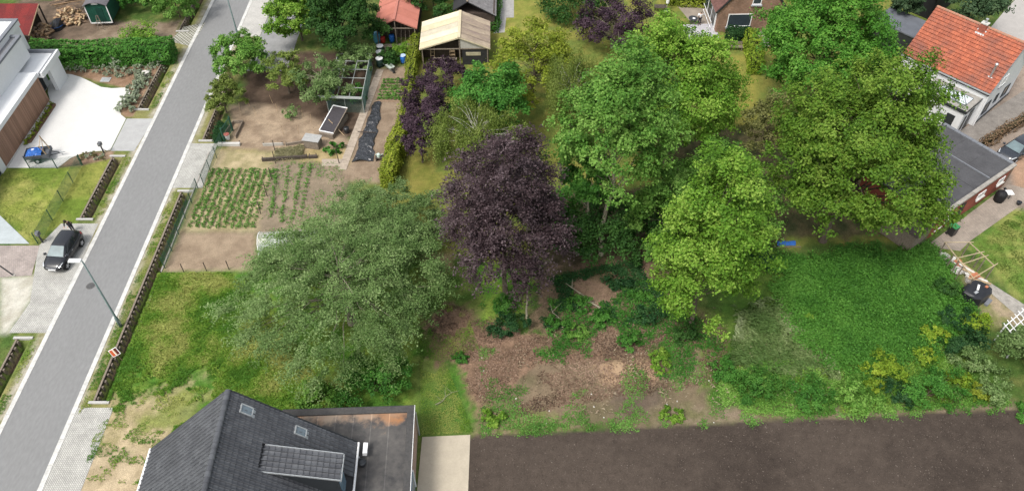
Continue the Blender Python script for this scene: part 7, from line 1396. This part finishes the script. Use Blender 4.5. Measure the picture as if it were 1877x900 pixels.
for i in range(46):
    f = q.random(); p = G(1725 + 62 * f + q.uniform(-9, 9), 468 + 48 * f + q.uniform(-8, 8)); o = MB().box((0, 0, .09), (q.uniform(.25, .6), q.uniform(.2, .4), .2), None, (.85, .8)).build('rubble_block', RUB[q.choice((0, 0, 0, 1, 1, 1, 1, 2))]); o.location = (p.x, p.y, q.uniform(0, .12)); o.rotation_euler = (q.uniform(-.2, .2), q.uniform(-.2, .2), q.uniform(0, 3)); tag(o, 'broken block in the rubble under the timber skeleton', 'rubble', 'rubble under the timber skeleton')
for i in range(5):
    o = MB().bb(-.9, .9, -.09, .09, 0, .06).build('plank', RUB[0] if i % 2 else WOODPALE); p = G(1768 + i * 6, 492 + i * 7); o.location = (p.x, p.y, .25 + .02 * i); o.rotation_euler = (0, .05, R(-55 + i * 9)); tag(o, 'pale loose plank on the rubble under the timber skeleton', 'plank', 'planks on the rubble')
t = thing('brick_stack', 'small stack of orange bricks beside the black covered box', 'bricks', G(1783, 512), R(20)); me = None
for k in range(4):
    for i in range(3):
        for j in range(2): MB().bb(-.33 + i * .22, -.33 + i * .22 + .21, -.24 + j * .24, -.24 + j * .24 + .23, .14 * k, .14 * k + .13).build('brick', ORANGEBR, t)
def black_box():
    p = G(1783, 545); t = thing('covered_box', 'large box under black plastic beside the timber skeleton', 'box', p, R(30)); s = MB(); r = random.Random(3); n = 12; vs = []; fs = []
    for z, k in ((0, 1.04), (.45, 1.0), (.95, .97), (1.05, .8)):
        for i in range(n):
            a = 2 * math.pi * i / n; x, y = math.cos(a), math.sin(a); m = max(abs(x), abs(y)); vs.append((1.15 * x / m * k + r.uniform(-.05, .05), .85 * y / m * k + r.uniform(-.05, .05), z + r.uniform(-.04, .04) * (z > 0)))
    for j in range(3):
        for i in range(n): fs.append((j * n + i, j * n + (i + 1) % n, (j + 1) * n + (i + 1) % n, (j + 1) * n + i))
    fs.append(tuple(3 * n + i for i in range(n))); s.add(vs, fs).build('cover', mat('black_tarp', (.015, .016, .02)), t); MB().box((.1, .1, 1.1), (.6, .16, .08), Matrix.Rotation(.5, 3, 'Z')).build('weight', WHITEP, t); MB().box((-.45, -.15, 1.08), (.35, .2, .05)).build('weight', GALV, t); MB().box((.75, -.2, 1.09), (.2, .2, .1)).build('weight', ORANGEBR, t); MB().box((.5, -1.0, .12), (.8, .3, .2), Matrix.Rotation(.2, 3, 'Z')).build('skirt', GREYCOPE, t)
black_box()
# white trellis pergola
def pergola():
    A, B, C = G(1822, 625), G(1880, 575), G(1845, 655); O = A.copy(); t = thing('white_pergola', 'white slatted pergola overgrown by the bush at the right edge', 'pergola', O); a, b, c = Vector((0, 0, 1.9)), B - O + Vector((0, 0, 1.9)), C - O + Vector((0, 0, 1.9)); d = b + (c - a)
    for p in (a, b, c, d): MB().bar((p.x, p.y, -.1), p, .08).build('post', WHITEP, t)
    for f in (0, .33, .66, 1): MB().bar(a.lerp(c, f), b.lerp(d, f), .06, .08).build('rail', WHITEP, t)
    n = 9
    for i in range(n + 1): f = i / n; MB().bar(a.lerp(b, f) + Vector((0, 0, .07)) - (c - a) * .15, c.lerp(d, f) + Vector((0, 0, .07)), .045, .06).build('slat', WHITEP, t)
pergola()
shrub('climbing_plant', 'grey-green climber spilling over the white pergola', tp(1862, 640), (1.7, 1.6), 2.1, LF['grey'], 2200, .17, 350)
# pale stones scattered on the bare soil
for i in range(14):
    px, py = q.uniform(880, 1320), q.uniform(640, 780); p = on(px, py); o = MB().lathe([(.05, -.03), (.075, .01), (.04, .05)], (0, 0, 0), 7).build('pale_stone', RUB[0]); o.location = p; o.rotation_euler = (q.uniform(-.3, .3), 0, q.uniform(0, 6)); o.scale = (q.uniform(.6, 1.3), q.uniform(.6, 1), .8); tag(o, 'small pale stone lying on the bare brown soil', 'stone', 'stones on the bare soil')
# clods on the ploughed field, uncountable
r = np.random.default_rng(5); a = scatter_in([tuple(G(*p)[:2]) for p in ((868, 803), (1300, 782), (1850, 756), (1870, 895), (865, 895))], 5200, 4); zz = zmap(a[:, 0], a[:, 1]) + .01
C = np.stack([a[:, 0], a[:, 1], zz], 1); o = leaf_object('soil_clods', C, np.array([0, 0, .7]) + r.normal(size=C.shape) * .5, .07 * r.uniform(.5, 1.6, len(C)), r.random(len(C)), leafmat('clod', (.045, .034, .028), (.085, .066, .054), (.15, .125, .105), 0), None, .8); tag(o, 'crumbs and pebbles on the dark ploughed field', 'soil', None, 'stuff')
